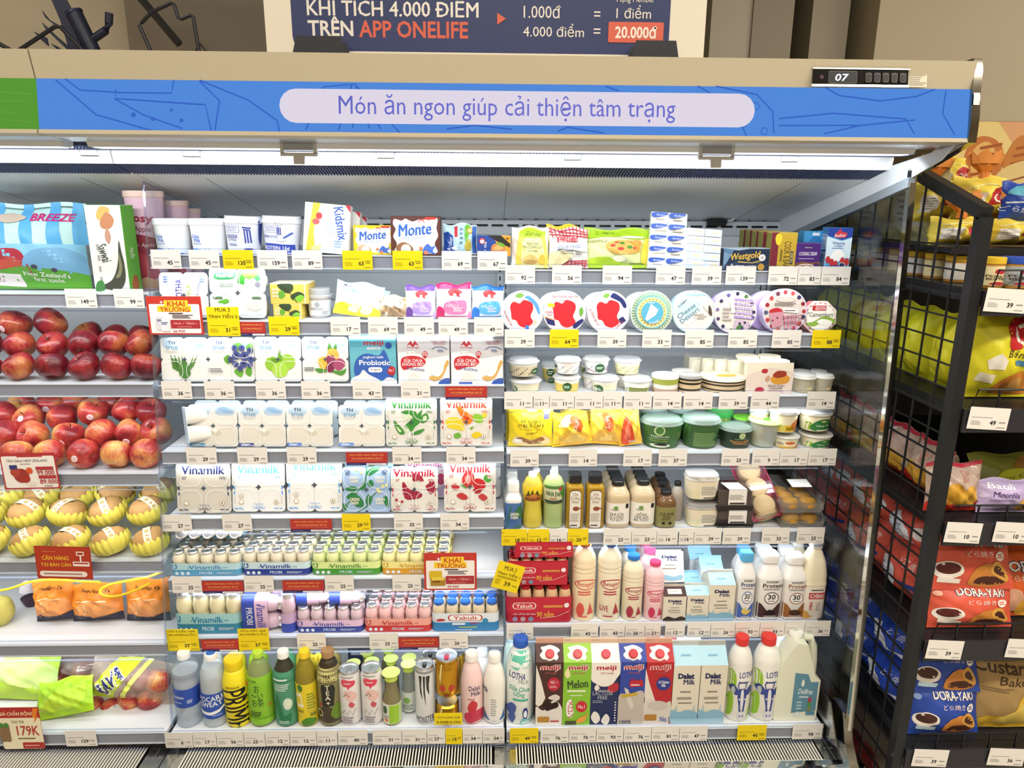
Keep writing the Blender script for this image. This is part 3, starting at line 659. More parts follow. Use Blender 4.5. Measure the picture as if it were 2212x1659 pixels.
def ringart(els):
    o = list(els)
    for cx,cy in ((25,25),(75,25),(25,75),(75,75)):
        q = rrect(42,42,17,5); q = q+q[:1]; o.append(Ln(' '.join('%.1f %.1f'%(cx+a,cy+b) for a,b in q), .9, 'f6f6f4'))
    o.append(P('50 44 51.5 48.5 56 50 51.5 51.5 50 56 48.5 51.5 44 50 48.5 48.5','4a5158')); return o
def pack4(r, x0, x1, yt, base, art, label, lean=8, dy=0, grp=None, rz=0, cup='eef0ee', yb=None, name='yogurt_pack', rings=True):
    X,Y,Z,W,H = place(r,x0,x1,yt,dy,yb=yb); H /= cos(rad(lean))
    o = empty(name,(X,Y,Z+.062*sin(rad(lean))*.75),label,'yogurt pack',grp,(rad(-lean),0,rad(rz)))
    m = M(); w2, h2 = W*.503, H*.503
    for sx in (-1,1):
        for sz in (0,1):
            q = rrect(w2,h2,w2*.16,5); m.prism([(a+sx*W*.2485, b+H*(.2515+.497*sz)) for a,b in q],0,.0016,base,'y')
    m.art(ringart(art) if rings else art,W,H,flat(W,H)); m.make('lid_sheet',o)
    c = M(); lv = []
    for t,k in ((0,1),(.3,.97),(.9,.78),(1,.6)): lv.append([(a*k,t*.062+.0016,b*k) for a,b in rrect(w2*.9,h2*.9,w2*.3,4)])
    n = len(lv[0])
    for i in range(3): c.add(lv[i]+lv[i+1],[(k,(k+1)%n,n+(k+1)%n,n+k) for k in range(n)],cup)
    c.add(lv[3],[tuple(range(n))],cup); first = None
    for sx in (-1,1):
        for sz in (0,1):
            loc = (sx*W*.2485,0,H*(.2515+.497*sz))
            if first is None: first = c.make('cup',o,loc)
            else: dup(first,loc,parent=o)
    return o
BOT = '84 0 94 3 94 42 88 50 94 58 93 70 80 83 68 88 68 91'
def bottles(o, W, H, D, n, m_, col, foil, sub=True):
    R_ = W/n/2; p = smooth([(a/100*R_,b/100*H) for a,b in pts(BOT)],3)
    b = None; 
    for j in range(m_):
        for i in range(n):
            loc = (-W/2+R_*(2*i+1), R_*(2*j+1)*D, 0)
            if b is None:
                b = M().lathe(p,col,18).make('bottle',o,loc)
                M().lathe([(R_*.70,H*.885),(R_*.76,H*.9),(R_*.78,H*.97),(R_*.72,H*.995),(R_*.58,H),(R_*.52,H*.985),(0,H*.985)],foil,16).make('foil_lid',b)
            else: dup(b,loc,parent=o)
    return o
def drinks(r, x0, x1, yt, label, col, c1, c2, art, n=5, m_=2, sl=.5, foil='m:f4f6f8/.35', dy=0, grp=None, yb=None, rz=0, lean=0, ry=0, split=.5, topfilm=None):
    X,Y,Z,W,H = place(r,x0,x1,yt,dy,yb=yb); R_ = W/n/2
    o = empty('drink_bottle_pack',(X,Y,Z),label,'drink pack',grp,(rad(-lean),rad(ry),rad(rz)))
    bottles(o,W,H,1,n,m_,col,foil)
    m = M(); q = [(a,b+R_*m_) for a,b in rrect(W+.002,R_*2*m_+.002,R_*.9,5)]; h1 = H*sl*split
    k = len(q); v = [(a,b,.001) for a,b in q]+[(a,b,h1) for a,b in q]+[(a,b,H*sl) for a,b in q]
    m.add(v,[(i,(i+1)%k,k+(i+1)%k,k+i) for i in range(k)],c2); m.add(v,[(k+i,k+(i+1)%k,2*k+(i+1)%k,2*k+i) for i in range(k)],c1)
    if art:
        def f(a,b,off):
            x = a-W/2; e = W/2-R_*.9; d = max(abs(x)-e,0); rr = R_*.9; return (x, -.001-off+ (rr-math.sqrt(max(rr*rr-d*d,0)) if d else 0), b)
        m.art(art,W,H*sl,f,10)
    m.make('sleeve',o); 
    return o
def pouch(r, x0, x1, yt, base, art, label, name='cheese_bag', cat='bag', D=.03, crimp=None, lean=8, dy=0, yb=None, grp=None, rz=0, ry=0, back=None, wr=.0018, seed=1, pz=2.4, taper=0, size=None):
    X,Y,Z,W,H = (0,0,0,*size) if size else place(r,x0,x1,yt,dy+D/2,yb=yb); Y -= D/2; rr = random.Random(seed); ph = [rr.uniform(0,6) for _ in range(6)]
    c = .06 if crimp else .03
    def bul(u,v,s=1):
        vv = min(1,max(0,(v-c)/(1-2*c))); k = (1-abs(2*u-1)**pz)*(1-abs(2*vv-1)**pz)
        w_ = wr*(sin(u*19+ph[0]+4*v)*sin(v*15+ph[1])+.7*sin(u*37+v*23+ph[2])*sin(v*9-u*8+ph[3]))*min(1,k*4)
        return D/2*max(k,0)+w_*s
    def xy(u,v):
        dr = .02*sin(v*7+ph[4])*W*(u-.5); return ((u-.5)*W*(1-taper*v)*(1-.05*sin(pi*v))+dr*.4, v*H+.004*sin(u*9+ph[5])*v*(v > .9))
    fr = lambda a,b,o: (xy(a/W,b/H)[0], -bul(a/W,b/H)-o, xy(a/W,b/H)[1])
    m = M(); nx, ny = 24, 24
    for s,cc in ((-1,base),(1,back or base)):
        v = []; 
        for j in range(ny+1):
            for i in range(nx+1): x,z = xy(i/nx,j/ny); v.append((x, s*bul(i/nx,j/ny,-s if s > 0 else 1), z))
        f = [(j*(nx+1)+i,j*(nx+1)+i+1,(j+1)*(nx+1)+i+1,(j+1)*(nx+1)+i) for j in range(ny) for i in range(nx)]
        m.add(v,[q if s < 0 else q[::-1] for q in f],cc)
    a = list(art or [])
    if crimp: a = [R(50,97,100,6,crimp),R(50,2.5,100,5,crimp)]+a
    m.art(a,W,H,fr,24,.0006)
    return m.make(name, loc=(X,Y+D/2+.012*(lean < 9),Z+abs(sin(rad(ry)))*W*.36+.003), rot=(rad(-lean),rad(ry),rad(rz)), pr=(label,cat,grp), sharp=70)
def cheese(r, cx, cy, rad_px, rim, face, art, label, spin=0, lean=6, dy=0, D=.026, n=40, grp=None):
    Y = r['Y']+.016+dy; Z = r['deck']; X, zc = at(cx,cy,Y); Rw = at(cx+rad_px,cy,Y)[0]-X
    o = empty('round_cheese_box',(X,Y,Z),label,'cheese box',grp,(rad(-lean),0,0))
    def ring(prof, c, name):
        m = M(); 
        for j in range(len(prof)-1):
            a,b = prof[j],prof[j+1]; m.add([(a[0]*cos(2*pi*i/n),a[1],Rw+a[0]*sin(2*pi*i/n)) for i in range(n)]+[(b[0]*cos(2*pi*i/n),b[1],Rw+b[0]*sin(2*pi*i/n)) for i in range(n)],[(i,(i+1)%n,n+(i+1)%n,n+i) for i in range(n)],c)
        return m
    m = ring([(Rw*.0001,0),(Rw*.94,0),(Rw*.955,-.0012),(Rw,-.0005),(Rw,D*.6)],rim,'lid'); sp = rad(spin)
    def fn(a,b,q):
        a -= Rw; b -= Rw; return (a*cos(sp)-b*sin(sp), -q, Rw+a*sin(sp)+b*cos(sp))
    m.art([E(50,50,46.8,0,face)]+art,2*Rw,2*Rw,fn); m.make('lid',o)
    ring([(Rw*.97,D*.6),(Rw*.97,D),(Rw*.0001,D)],rim,'base').make('base',o); return o
# ---------------- yogurt and drinks bay, top shelf
TUB = '84 0 87 2 95 80 95 81 100 82 100 97 98 99 94 100'
def milktub(x0,x1,c1,c2,label):
    vessel(Lr[0],x0,x1,472,label,'yogurt_tub','tub',TUB,'f6f7f7',81,'fbfcfc','lid',art=A(T('Dalat',28,62,24,13,c1),T('Milk',32,48,20,12,c1),N(32,36,28,6,2,'a9b8e0'),B('6 0 6 14 22 20 44 15 70 6 84 0',c2),P('52 14 54 22 56 14',c2),P('60 12 62 22 64 12',c2),B('26 6 34 9 38 5 30 2',c1)),sm=False)
milktub(335,414,'2a5fd0','3a78dc','white yogurt tub with dark blue hill print, outermost by the clear divider')
milktub(412,492,'2a6fe0','4fa8ea','white yogurt tub with pale blue hill print, second from the clear divider')
FT = '80 0 83 2 95 78 95 80 100 81 100 90 97 92 96 100'
def greek(x0,x1,art,label,ry): vessel(Lr[0],x0,x1,468,label,'yogurt_tub','tub',FT,'eef0f8',92,'g:e6eaf4/.12','lid',art=art,ry=ry,sm=False)
fu = [R(32,72,42,22,'8d92c0',20),R(32,72,39,19,'eef0f8',20),T('FARMERS\nUNION',32,72,32,14,'6a70b0',0,0)]
greek(485,567,fu+A(T('GREEK',32,50,34,11,'3a4a9a'),T('STYLE',33,40,22,5,'3a4a9a'),N(36,26,26,7,2,'7a80b8'),*[R(66+k*6,50,3,36,'3548a8',0,3) for k in range(3)],R(70,76,20,4,'3548a8',40,-6),R(70,70,16,3,'3548a8',40,-6),B('96 100 100 30 97 0 92 40','33489a'),E(72,14,10,3,'3548a8')),'white yogurt tub with a blue column print and clear lid',2)
greek(566,652,fu+A(B('4 0 3 26 30 30 60 28 97 24 97 0','3a50b4'),T('PROTEIN 16g',42,16,68,15,'f4f4fa'),T('GREEK STYLE',30,50,40,6,'5a68b0'),*[R(50+k*4,66,2,22,'3548a8') for k in range(3)],Ln('58 42 84 62',4,'4a68c0'),E(58,42,11,5,'dde2ee'),P('44 92 54 78 66 90','cfd4e0')),'white yogurt tub with a wide blue lower band and spoon print',2)
kid = A(P('18 100 34 100 22 40 28 0 6 0','f3cf4a'),E(32,74,7,7,'d84a4a'),E(26,62,8,6,'e86a6a'),E(30,50,8,5,'f0efe8'),T('Kidsmix',80,62,72,20,'2f62c8',-78),N(60,50,26,28,5,'c9d3ea'),N(78,20,20,16,3,'9ab8d8'),P('88 100 100 100 100 86','c8283a'),B('20 10 40 16 36 4 22 2','f0e29a'))
for k,(a,b,t) in enumerate(((650,750,444),(672,772,458),(690,786,469))):
    carton(Lr[0],a,b,t,'fafafa',kid if not k else kid[-2:-1],('front','middle','rearmost')[k]+' of three white children yogurt boxes with red corners','yogurt box','yogurt_box',.03,lean=6,ry=5,dy=.01+.055*k,top='f0f0f0',side='eeeef2',grp='white boxes with red corners')
def monte(c): return A(R(50,50,98,98,c,6),B('8 92 22 88 30 93 44 86 60 92 78 90 94 94 92 70 95 50 88 30 94 10 80 5 50 8 20 4 7 10 12 30 5 48 10 66 5 80','fafaf8'),T('Monte',48,66,66,30,'2f66c4',5,3,.15),T('Milk Dessert',46,45,44,8,'7a98d8',4,0,.2),E(62,85,6,0,'d8382e'),E(62,83,5,0,'f4ece4'),R(80,94,22,6,'d83a2e',40),B('10 22 26 34 44 20 40 4 18 2','9a6a4a' if c[0] == '5' else 'e2b48a'),E(30,16,10,0,'f4ead8'),B('66 20 74 30 82 22 90 26 84 12 90 4 74 8 64 6','4a74cc'),E(60,18,4,0,'e08a5a'),E(70,8,4,0,'e08a5a'))
carton(Lr[0],762,850,487,'f4d422',monte('f0d32a'),'yellow bordered dessert box with blue script, tucked behind the brown one','dessert box','dessert_box',.05,lean=5,dy=.03)
carton(Lr[0],843,952,467,'5a3028',monte('5d322a'),'brown bordered dessert box with blue script and splash print','dessert box','dessert_box',.05,lean=5,side='4a2822')
pouch(Lr[0],956,1031,487,'bfe0ea',A(P('0 0 0 70 14 74 28 60 30 20 36 0','22489c'),T('Anchor',19,34,40,14,'e8eef8',80,1),R(38,74,9,36,'c82c38',20),N(54,60,10,60,4,'7a98a8'),B('66 92 80 96 78 70 70 40 64 60','6cb83c'),B('64 30 78 50 84 20 70 4','c8b84a'),E(80,78,9,0,'d8a83a'),E(80,78,6,0,'f0dca0'),R(93,50,12,94,'2a5cb0',20),P('20 20 46 30 40 20 48 8 30 14','eef8fa')),'light blue cheese slices packet with dark blue corner and gold seal',D=.025,crimp='g:cfe8f0',lean=6)
carton(Lr[0],1030,1104,509,'e8a23a',A(P('0 0 0 100 45 100 62 50 45 0','2a4a96'),P('30 100 70 100 98 60 98 40 60 70','2a2622'),B('42 20 44 50 60 62 78 50 84 30 66 8 48 8','d8884a'),B('48 34 62 52 78 40 64 26','e8b06a'),B('56 60 70 66 84 50 76 44','7aa83a'),E(15,72,9,0,'c83838'),E(15,70,6,0,'f0e4dc'),T('Bơ Gà',24,36,40,12,'eef0f8',88),T('9K',90,86,8,14,'5a3a1a',90)),'navy and orange burger cheese box at the right end of the shelf','cheese box','cheese_carton',.05,lean=4,side='c07a2a')

# second shelf
pack4(Lr[1],342,448,596,'e2e6e8',A(T('LOTHA',40,62,44,15,'3c3f9a',90),T('MILK',60,60,30,9,'9ac04a',90),T('Sữa Chua',78,60,34,7,'5a68b8',80,0),N(14,85,10,16,3,'6a88d0'),N(88,86,10,16,3,'6a88d0')),'white yogurt pack with navy vertical letters behind the KHAI TRƯƠNG card')
pack4(Lr[1],450,573,586,'dfe3e2',A(B('8 84 12 92 26 94 44 92 48 84 42 78 24 76 10 78','2f7a48'),T('NutiMilk',28,85,30,8,'f4f8f4'),T('SỮA CHUA\nNHA ĐAM',30,66,24,9,'4a7a5a'),P('54 98 66 98 62 66 50 70','3f9a34'),B('62 98 96 99 84 84 70 78 60 86','6cc03a'),E(86,80,5,0,'4a9a5a'),E(86,67,5,0,'8a8a9a'),R(14,40,18,5,'5a7a5a',80),R(84,40,18,5,'5a7a5a',80),B('14 32 30 38 34 32 24 28','5aa83a'),B('64 24 80 32 92 22 80 14','cfd8c8'),E(20,20,8,0,'e8eee0')),'white yogurt pack with green cloud logo and aloe leaf print')
def leafcup(x0,x1,yt,yb,label):
    carton(Lr[1],x0,x1,yt,'d8bc58',A(B('20 92 40 100 60 96 62 70 50 52 34 60','3a4a34'),B('54 40 76 60 92 40 78 14 60 18','3a4a34'),B('20 50 34 66 40 40 28 24','5f9a38'),B('62 20 78 44 90 36 80 10','7ab83c'),Ln('26 96 60 40 70 6',2,'3a3a2a'),*[R(10+9*(k%2),70-16*(k//2),7,11,'efe6b4',20) for k in range(6)],R(93,50,3,96,'efe6c4')),label,'yogurt pack','yogurt_pack',.09,dy=.02,yb=yb,top='e6dfc8',side='cbb04e')
leafcup(590,654,657,None,'lower of two yellow yogurt packs with dark leaf print'); leafcup(583,665,613,657,'upper of two stacked yellow yogurt packs with dark leaf print')
vessel(Lr[1],548,582,640,'pale yellow drink bottle standing behind the aloe yogurt pack','drink_bottle','bottle','90 0 96 4 96 50 70 74 60 86 64 87 64 100','f0e8b8',86,'f4f4f0','cap',dy=.08)
GC = '78 0 82 3 92 66 100 68 100 76 95 78 90 98 86 100'
for dy,a,b,wh in ((.03,663,718,'front'),(.12,682,726,'rear')):
    vessel(Lr[1],a,b,622 if dy < .1 else 632,'clear granola yogurt cup with white label, %s one beside the blue pouch'%wh,'granola_cup','cup',GC,'t:eef2f4/.45',78,'t:e8eaea/.35','lid',sm=False,lab=(8,60,'e6eaec'),art=A(E(50,74,10,0,'9aa0a8'),N(50,46,56,20,3,'8a9098'),N(76,20,20,24,3,'8a9098')),fill=(66,'n:b88a68/400') ,dy=dy,yb=None)
pouch(Lr[1],716,822,618,'cfe8f4',A(P('0 0 0 30 20 36 50 26 80 32 100 24 100 0','f2d840'),B('4 32 30 40 60 34 98 36 98 60 60 64 20 60','eef6f8'),B('30 14 44 36 56 30 50 10','f6f0d0'),B('56 12 66 34 84 30 74 8','f6f0d0'),T('TH',22,86,16,10,'3a3f5a',0,0),T('true',30,74,28,11,'6ac0e0',0,0),T('YOGURT',30,64,28,6,'b8d8e8',0,0)),'pale blue and yellow yogurt pouch leaning on the second shelf','yogurt_pouch','pouch',D=.03,crimp='bfe2f2',lean=18,ry=8,wr=.003)
pouch(Lr[1],726,834,626,'b8dcec',[],'pale blue pouch hidden behind the blue and yellow yogurt pouch','yogurt_pouch','pouch',D=.02,crimp='a8d4ea',lean=14,ry=10,dy=.05,seed=4)
pouch(Lr[1],812,880,642,'cdb896',A(B('10 60 50 90 90 70 80 40 40 50','efe9dc'),B('14 20 50 44 92 36 88 8 40 6','b89a78'),B('20 12 40 24 34 4','efeae0')),'crumpled beige and white paper pouch beside the blue one','paper_pouch','pouch',D=.05,lean=14,wr=.006,seed=9)
def snack(x0,x1,yt,c,c2,label,seed): pouch(Lr[1],x0,x1,yt,'f2eef2',A(R(50,90,96,10,c,0),B('34 78 46 86 62 84 76 76 66 68 70 62 52 66 40 66','cc2a30'),E(54,68,5,0,'f4f0ee'),B('22 40 40 50 80 52 88 40 82 14 50 10 26 16',c2),T('GỌN',46,36,36,10,'f6f0f8'),N(64,26,30,14,3,'f0e6f4'),B('2 0 2 30 14 34 24 20 20 0',c),B('80 0 98 0 98 22 90 10',c2)),label,D=.03,crimp='g:'+c,lean=5,seed=seed)
snack(874,941,622,'6a4a9a','b49ae0','cheese snack bag with purple top seal',3); 
snack(940,1019,617,'c02a62','e882ae','cheese snack bag with magenta top seal',5); snack(1018,1090,621,'2a72c0','62b4e8','cheese snack bag with blue top seal',6)
# third shelf
def sky(*a): return [R(25,87,44,24,'b4c8d6',50),R(75,87,44,24,'aec4d8',50),B('60 90 72 96 84 88 92 82 76 80','8fb0d0'),T('TH',24,88,15,8,'26305a',0,1),T('true',24,77,26,10,'6a9ab8',0,0),T('YOGURT',24,68,26,5,'b4c0c8',0,0)]+list(a)
BASE = 'e0dfd8'
blades = [P('%g 62 %g %g 50 14'%(20+k*8.5, 24+k*6.5, 30+6*(k%2)), c) for k,c in zip(range(8),['4f7a3a','3f6a30','5a8a44','3a6a34','4a7a3c','5f8f48','4a7a3a','588444'])]
pack4(Lr[2],345,448,737,BASE,sky(*blades,B('38 20 50 50 62 20 54 8 46 8','4c7c3c')),'yogurt pack with spiky green aloe plant print')
blue = [B('56 84 70 88 76 80 66 70','5f9a38'),B('84 80 96 88 98 70 88 66','5f9a38'),B('40 40 34 56 46 60 52 48','5f9a38'),B('56 22 70 10 76 24 66 32','6aa83c'),B('80 20 92 12 96 30 88 36','5f9a38')]+[q for x,y,r in ((58,76,7),(74,76,7),(92,70,7),(50,50,7),(62,60,9),(80,58,10),(94,50,7),(60,40,7),(78,40,8),(92,38,6),(70,30,6)) for q in (E(x,y,r,0,'4a5488'),E(x,y+1,r*.35,0,'2a3058'))]
pack4(Lr[2],447,548,737,BASE,sky(*blue,N(18,26,32,10,3,'6a6a6a')),'yogurt pack with blueberry print')
pack4(Lr[2],548,650,736,BASE,sky(E(38,40,16,0,'8cb838'),E(70,44,17,0,'94c03c'),E(54,26,17,0,'a4cc48'),B('50 48 54 74 60 50 56 46','6a9a34'),B('34 50 50 52 48 42','5f8a34')),'yogurt pack with three green coconuts print')
pack4(Lr[2],651,752,736,BASE,sky(B('56 70 60 88 66 74 74 86 74 70','4f8038'),B('54 56 58 72 74 72 80 54 66 44','d8a848'),B('34 44 40 54 56 54 54 34 44 26','e8b040'),B('52 54 68 58 72 42 58 34','8a3a5a'),B('70 46 84 52 94 40 82 26 70 30','a04a68'),B('30 30 36 20 60 22 86 14 96 30 80 24','4f8a38'),E(60,30,9,0,'7a2a4a'),N(18,28,30,10,3,'6a6a6a')),'yogurt pack with pineapple and tropical fruit print')
carton(Lr[2],755,857,727,'6cb8c8',A(R(50,88,98,20,'5aa2b4'),T('meiji',52,85,42,13,'b8283c',0,3),R(52,75,28,5,'dfe8ee',30),T('CP·meiji',52,75,22,4,'6a7a9a'),E(84,81,7,0,'2c4f9c'),B('8 30 16 54 36 64 62 60 74 72 84 50 88 34 92 14 70 8 40 14 16 10','3a62b4'),T('yoghurt with',50,56,44,7,'eef2f8'),T('Probiotic',53,45,66,11,'f4f6fa',0,2),R(54,30,30,11,'f2f4f6',100),T('Original',54,30,22,6,'5a5a62',0,0),B('2 0 4 12 20 20 28 30 40 20 60 10 66 4 80 14 96 10 98 0','eceae6'),B('82 32 88 38 96 34 96 22 88 18 80 24','b8343c'),T('No.1',88,29,10,6,'f4dcdc')),'turquoise yogurt box with dark blue wave and white letters','yogurt box','yogurt_box',.06,side='5aa0b0')
mo = A(P('0 100 100 100 100 62 60 54 30 70 0 66','c9c8ca'),P('18 80 26 92 30 84 34 92 42 80 36 84 30 78 24 84','b8343c'),T('morinaga',30,77,24,4,'b8343c'),T('ヨーグルト',28,66,20,5,'9a8a8a',0,0),B('6 42 10 56 30 60 46 56 54 48 48 38 30 36 12 30','c8303a'),T('SỮA CHUA\nKHÔNG BÉO',30,47,42,17,'f8f0f0'),T('ÍT ĐƯỜNG',34,32,34,7,'3a5aa8',-6),B('48 66 53 70 58 66 56 58 53 54 49 58','b8343c'),T('0%',53,64,8,8,'f4e0e0'),T('TĂNG CƯỜNG\nMIỄN DỊCH',80,88,30,10,'a86a74'),Ln('66 74 74 79 86 79 96 74',1.2,'3a5a8a'),N(84,71,14,6,2,'6a7a9a'),B('60 12 70 6 84 14 94 36 99 46 94 50 86 30 74 18 62 16','d8aa5c'),B('66 22 78 16 88 30 86 42 76 38','f6f4f0'),B('20 0 30 24 44 12 56 0','e8e2d8'),B('78 0 86 10 99 12 99 0','2f56a8'),R(28,2,26,5,'4a66b4',50))
carton(Lr[2],858,972,728,'f2f0ee',mo,'white and silver yogurt box with red banner and spoon, next to the turquoise box','yogurt box','yogurt_box',.06,side='b9b9bc')
carton(Lr[2],973,1088,728,'f2f0ee',mo,'white and silver yogurt box with red banner and spoon, at the bay end','yogurt box','yogurt_box',.06,side='b9b9bc')
# fourth shelf
def plain(c): return sky(B('10 44 30 50 50 36 70 44 92 48 96 10 60 6 8 8','dcd6c8'),B('40 40 52 26 66 30 62 38 52 36','cdc5b2'),B('44 42 54 34 60 40 52 44','f0ece4'),P('1 1 1 9 30 9 34 5 30 1',c),N(14,5,20,5,2,'e8f0f8'))
for a,b,c,wh in ((405,512,'4aa4cc','pale blue'),(513,616,'3a3f8a','navy'),(617,718,'3f72c8','mid blue'),(730,831,'4a84d8','bright blue')):
    pack4(Lr[3],a,b,883 if a < 700 else 884,'e2dfd6',plain(c),'plain yogurt pack with sky print and a %s corner band'%wh)
for x,dy in ((420,.1),(525,.1),(630,.1),(742,.1)): pack4(Lr[3],x,x+100,873,'dcecf6',A(T('TH',26,84,14,8,'5a8ac0',0,0)),'pale yogurt pack standing behind the front row of plain packs',dy=dy,grp='pale packs behind the plain packs',rings=False,cup='d4e6f2')
def sidepack(px0,px1,y0,y1,label):
    o = pack4(Lr[3],px0,px1,y0,'cfe6f6',[],label,lean=0,rings=False,cup='e9e6de'); o.rotation_euler = (0,rad(-14),rad(-62)); o.location.x = at(398,930,o.location.y)[0]; o.location.z += .012; o.location.y += .012
sidepack(352,442,893,975,'yogurt pack turned sideways showing its cups beside the clear divider')
def vina(c,name,flav,*a,est=True,w=78):
    e = [T('Vinamilk',50,86,w,17,c,0,3,.05)]
    if est: e += [T('EST',15,70,8,6,c,0,1),T('1976',85,70,11,6,c,0,1)]
    return e+list(a)+[T('Sữa chua',50,16,17,4,c,0,0),T(flav,50,9,24,7,c),E(17,20,4.6,0,'b8a070'),E(17,20,3.6,0,'e9e6e0'),E(83,20,4.6,0,'b8a070'),E(83,20,3.6,0,'e9e6e0'),T('1',83,20,2,4,'6a5a30'),N(14,7,20,4,2,c),N(88,7,18,3,1,c),R(5,50,2.4,8,c,0),R(95,50,2.4,8,c,0),R(5,38,2.4,8,c,0),R(95,38,2.4,8,c,0),N(5,66,3,18,5,'b8b4ac'),N(95,66,3,18,5,'b8b4ac'),N(5,24,3,16,5,'b8b4ac'),N(95,24,3,16,5,'b8b4ac')]
V = 'dbd7cd'
g1,g2 = '3f8a38','cfdcb8'
pack4(Lr[3],832,944,868,V,vina('2f7a34','', 'NHA ĐAM',B('30 70 44 74 60 70 56 60 44 64',g1),B('34 62 44 66 52 60 40 54',g2),P('72 76 66 48 50 30 36 42 40 46',g1),B('36 40 46 32 40 28',g2),B('70 62 80 68 84 56 74 48 68 50',g1),B('73 60 79 63 80 56 74 52',g2),B('16 54 22 48 34 34 36 26 26 26 18 40',g1),B('20 42 30 32 26 30',g2),B('50 24 60 32 76 36 66 26',g1)),'yogurt pack with green letters and cut aloe slices')
pack4(Lr[3],950,1064,867,V,vina('c8402c','','TRÁI CÂY',B('32 76 38 82 46 72 56 66 64 58 58 46 46 46 40 60','e0802c'),B('40 70 46 62 56 58 50 52','c8402c'),B('10 48 16 58 36 58 44 46 46 32 32 34 16 38','ecc934'),B('62 60 68 66 80 62 82 50 70 48','8cc038'),E(85,63,5,0,'ecd23c'),B('60 24 72 30 80 22 66 16','e0c02c'),B('26 24 36 28 40 20 30 16','6aa838'),B('56 38 64 40 60 34','7aa838')),'yogurt pack with orange letters and mango and citrus print')
# fifth shelf
pack4(Lr[4],378,497,1011,'cfc9bc',vina('26305e','','CÓ ĐƯỜNG'),'yogurt pack with navy letters and no fruit print')
for k,(a,b,t) in enumerate(((498,614,1012),(616,738,1004))):
    pack4(Lr[4],a,b,t,'e4e3de',vina('4a9ce0','','ÍT ĐƯỜNG',E(17,32,4.6,0,'b8a070'),E(17,32,3.6,0,'efedea'),T('25',17,32,4,4,'6a5a30')),'yogurt pack with light blue letters, '+('beside the navy lettered pack' if not k else 'slightly taller, beside the leafy blue pack'),lean=10,dy=.004)
for x in (392,505,628): pack4(Lr[4],x,x+112,1001,'eef4fa',A(T('Vinamilk',50,90,76,13,'4a70d8')),'white yogurt pack half hidden behind the light blue lettered packs',dy=.1,grp='packs behind the light blue lettered ones',rings=False,cup='dfeaf4')
gf = A(Ln('2 10 20 30 36 52 48 70 52 98',2.4,'3f7a50'),Ln('30 0 50 12 62 34 72 46',2.4,'3f7a50'),*[B(p,'2f7a46') for p in ('50 86 62 98 80 98 70 88 56 80','6 52 18 58 32 54 24 46 10 48','36 52 46 66 50 60 44 50','52 64 60 72 66 62 58 56','8 34 22 44 40 30 44 14 30 12 20 24','48 24 54 40 62 30 56 16','84 30 92 36 98 24 94 10','0 20 10 14 4 4')],*[E(x,y,3,0,'e4d878') for x,y in ((30,94),(40,88),(84,58),(92,60),(74,50),(78,46))],*[T('GREEN\nFARM',x,y,20,15,'efead0') for x,y in ((25,73),(78,73),(25,25),(78,25))],E(11,90,6,0,'5a6a84'),E(89,90,6,0,'5a6a84'))
pack4(Lr[4],738,843,1019,'9ab4d4',gf,'light blue yogurt pack with green leaves and vines')
pack4(Lr[4],744,850,1000,'b8e4f4',gf[:6],'pale leafy yogurt pack standing behind the light blue leafy pack',dy=.1,rings=False)
dots = [E(x,y,2.6,0,'b03850') for x,y in ((28,44),(33,50),(30,36),(36,42),(40,48),(38,36),(44,40),(48,34),(44,32),(52,36),(52,44),(58,34),(50,76),(56,80),(60,74),(64,70),(54,70),(80,54),(86,60),(84,48),(88,54),(90,46),(84,66))]
pack4(Lr[4],843,946,1018,V,vina('a8243c','','LỰU ĐỎ',B('24 58 28 66 40 50 62 44 66 34 50 28 30 30','9a2840'),B('46 78 52 86 64 80 70 68 58 70 48 68','9a2840'),B('74 56 84 64 94 66 92 46 84 40','9a2840'),*dots,E(14,12,9,0,'d8c8c8'),E(14,12,8,0,V),T('330',14,12,9,6,'a8243c'),E(86,12,9,0,'d8c8c8'),E(86,12,8,0,V),T('25',86,12,7,6,'a8243c'),E(12,28,3,0,'a8243c'),E(24,24,3,0,'a8243c'),w=88),'yogurt pack with crimson letters and pomegranate print')
pack4(Lr[4],874,968,1004,'f6eef4',A(T('Vinamilk',46,88,84,15,'e05a9a'),T('1976',88,72,12,6,'e05a9a'),E(84,58,7,0,'d84a7a'),E(84,44,8,0,'d84a7a'),B('70 20 98 34 98 4 72 4','d8c0dc')),'yogurt pack with pink letters standing behind the pomegranate one',dy=.1,rings=False)
pack4(Lr[4],958,1072,1007,V,vina('b02a30','','DÂU',B('36 70 46 82 56 76 58 60 48 48 36 54','c83a3c'),B('40 66 48 74 52 64 46 54','e8a098'),B('56 56 62 66 76 62 80 50 70 42 58 48','c02a30'),B('76 66 82 74 84 66 92 64 84 58','4f9a3c'),B('32 56 40 52 44 46 36 50','4f9a3c'),B('56 44 66 48 72 40 62 36','a82a30'),B('14 52 22 56 30 48 20 44','b83238'),B('24 32 34 38 48 28 36 24','b83a3c'),B('66 30 74 36 84 28 76 22','b83a3c')),'yogurt pack with red letters and strawberry print')
pack4(Lr[4],966,1082,1001,'f2eeee',[],'white yogurt pack edge showing behind the strawberry pack',dy=.1,rings=False)
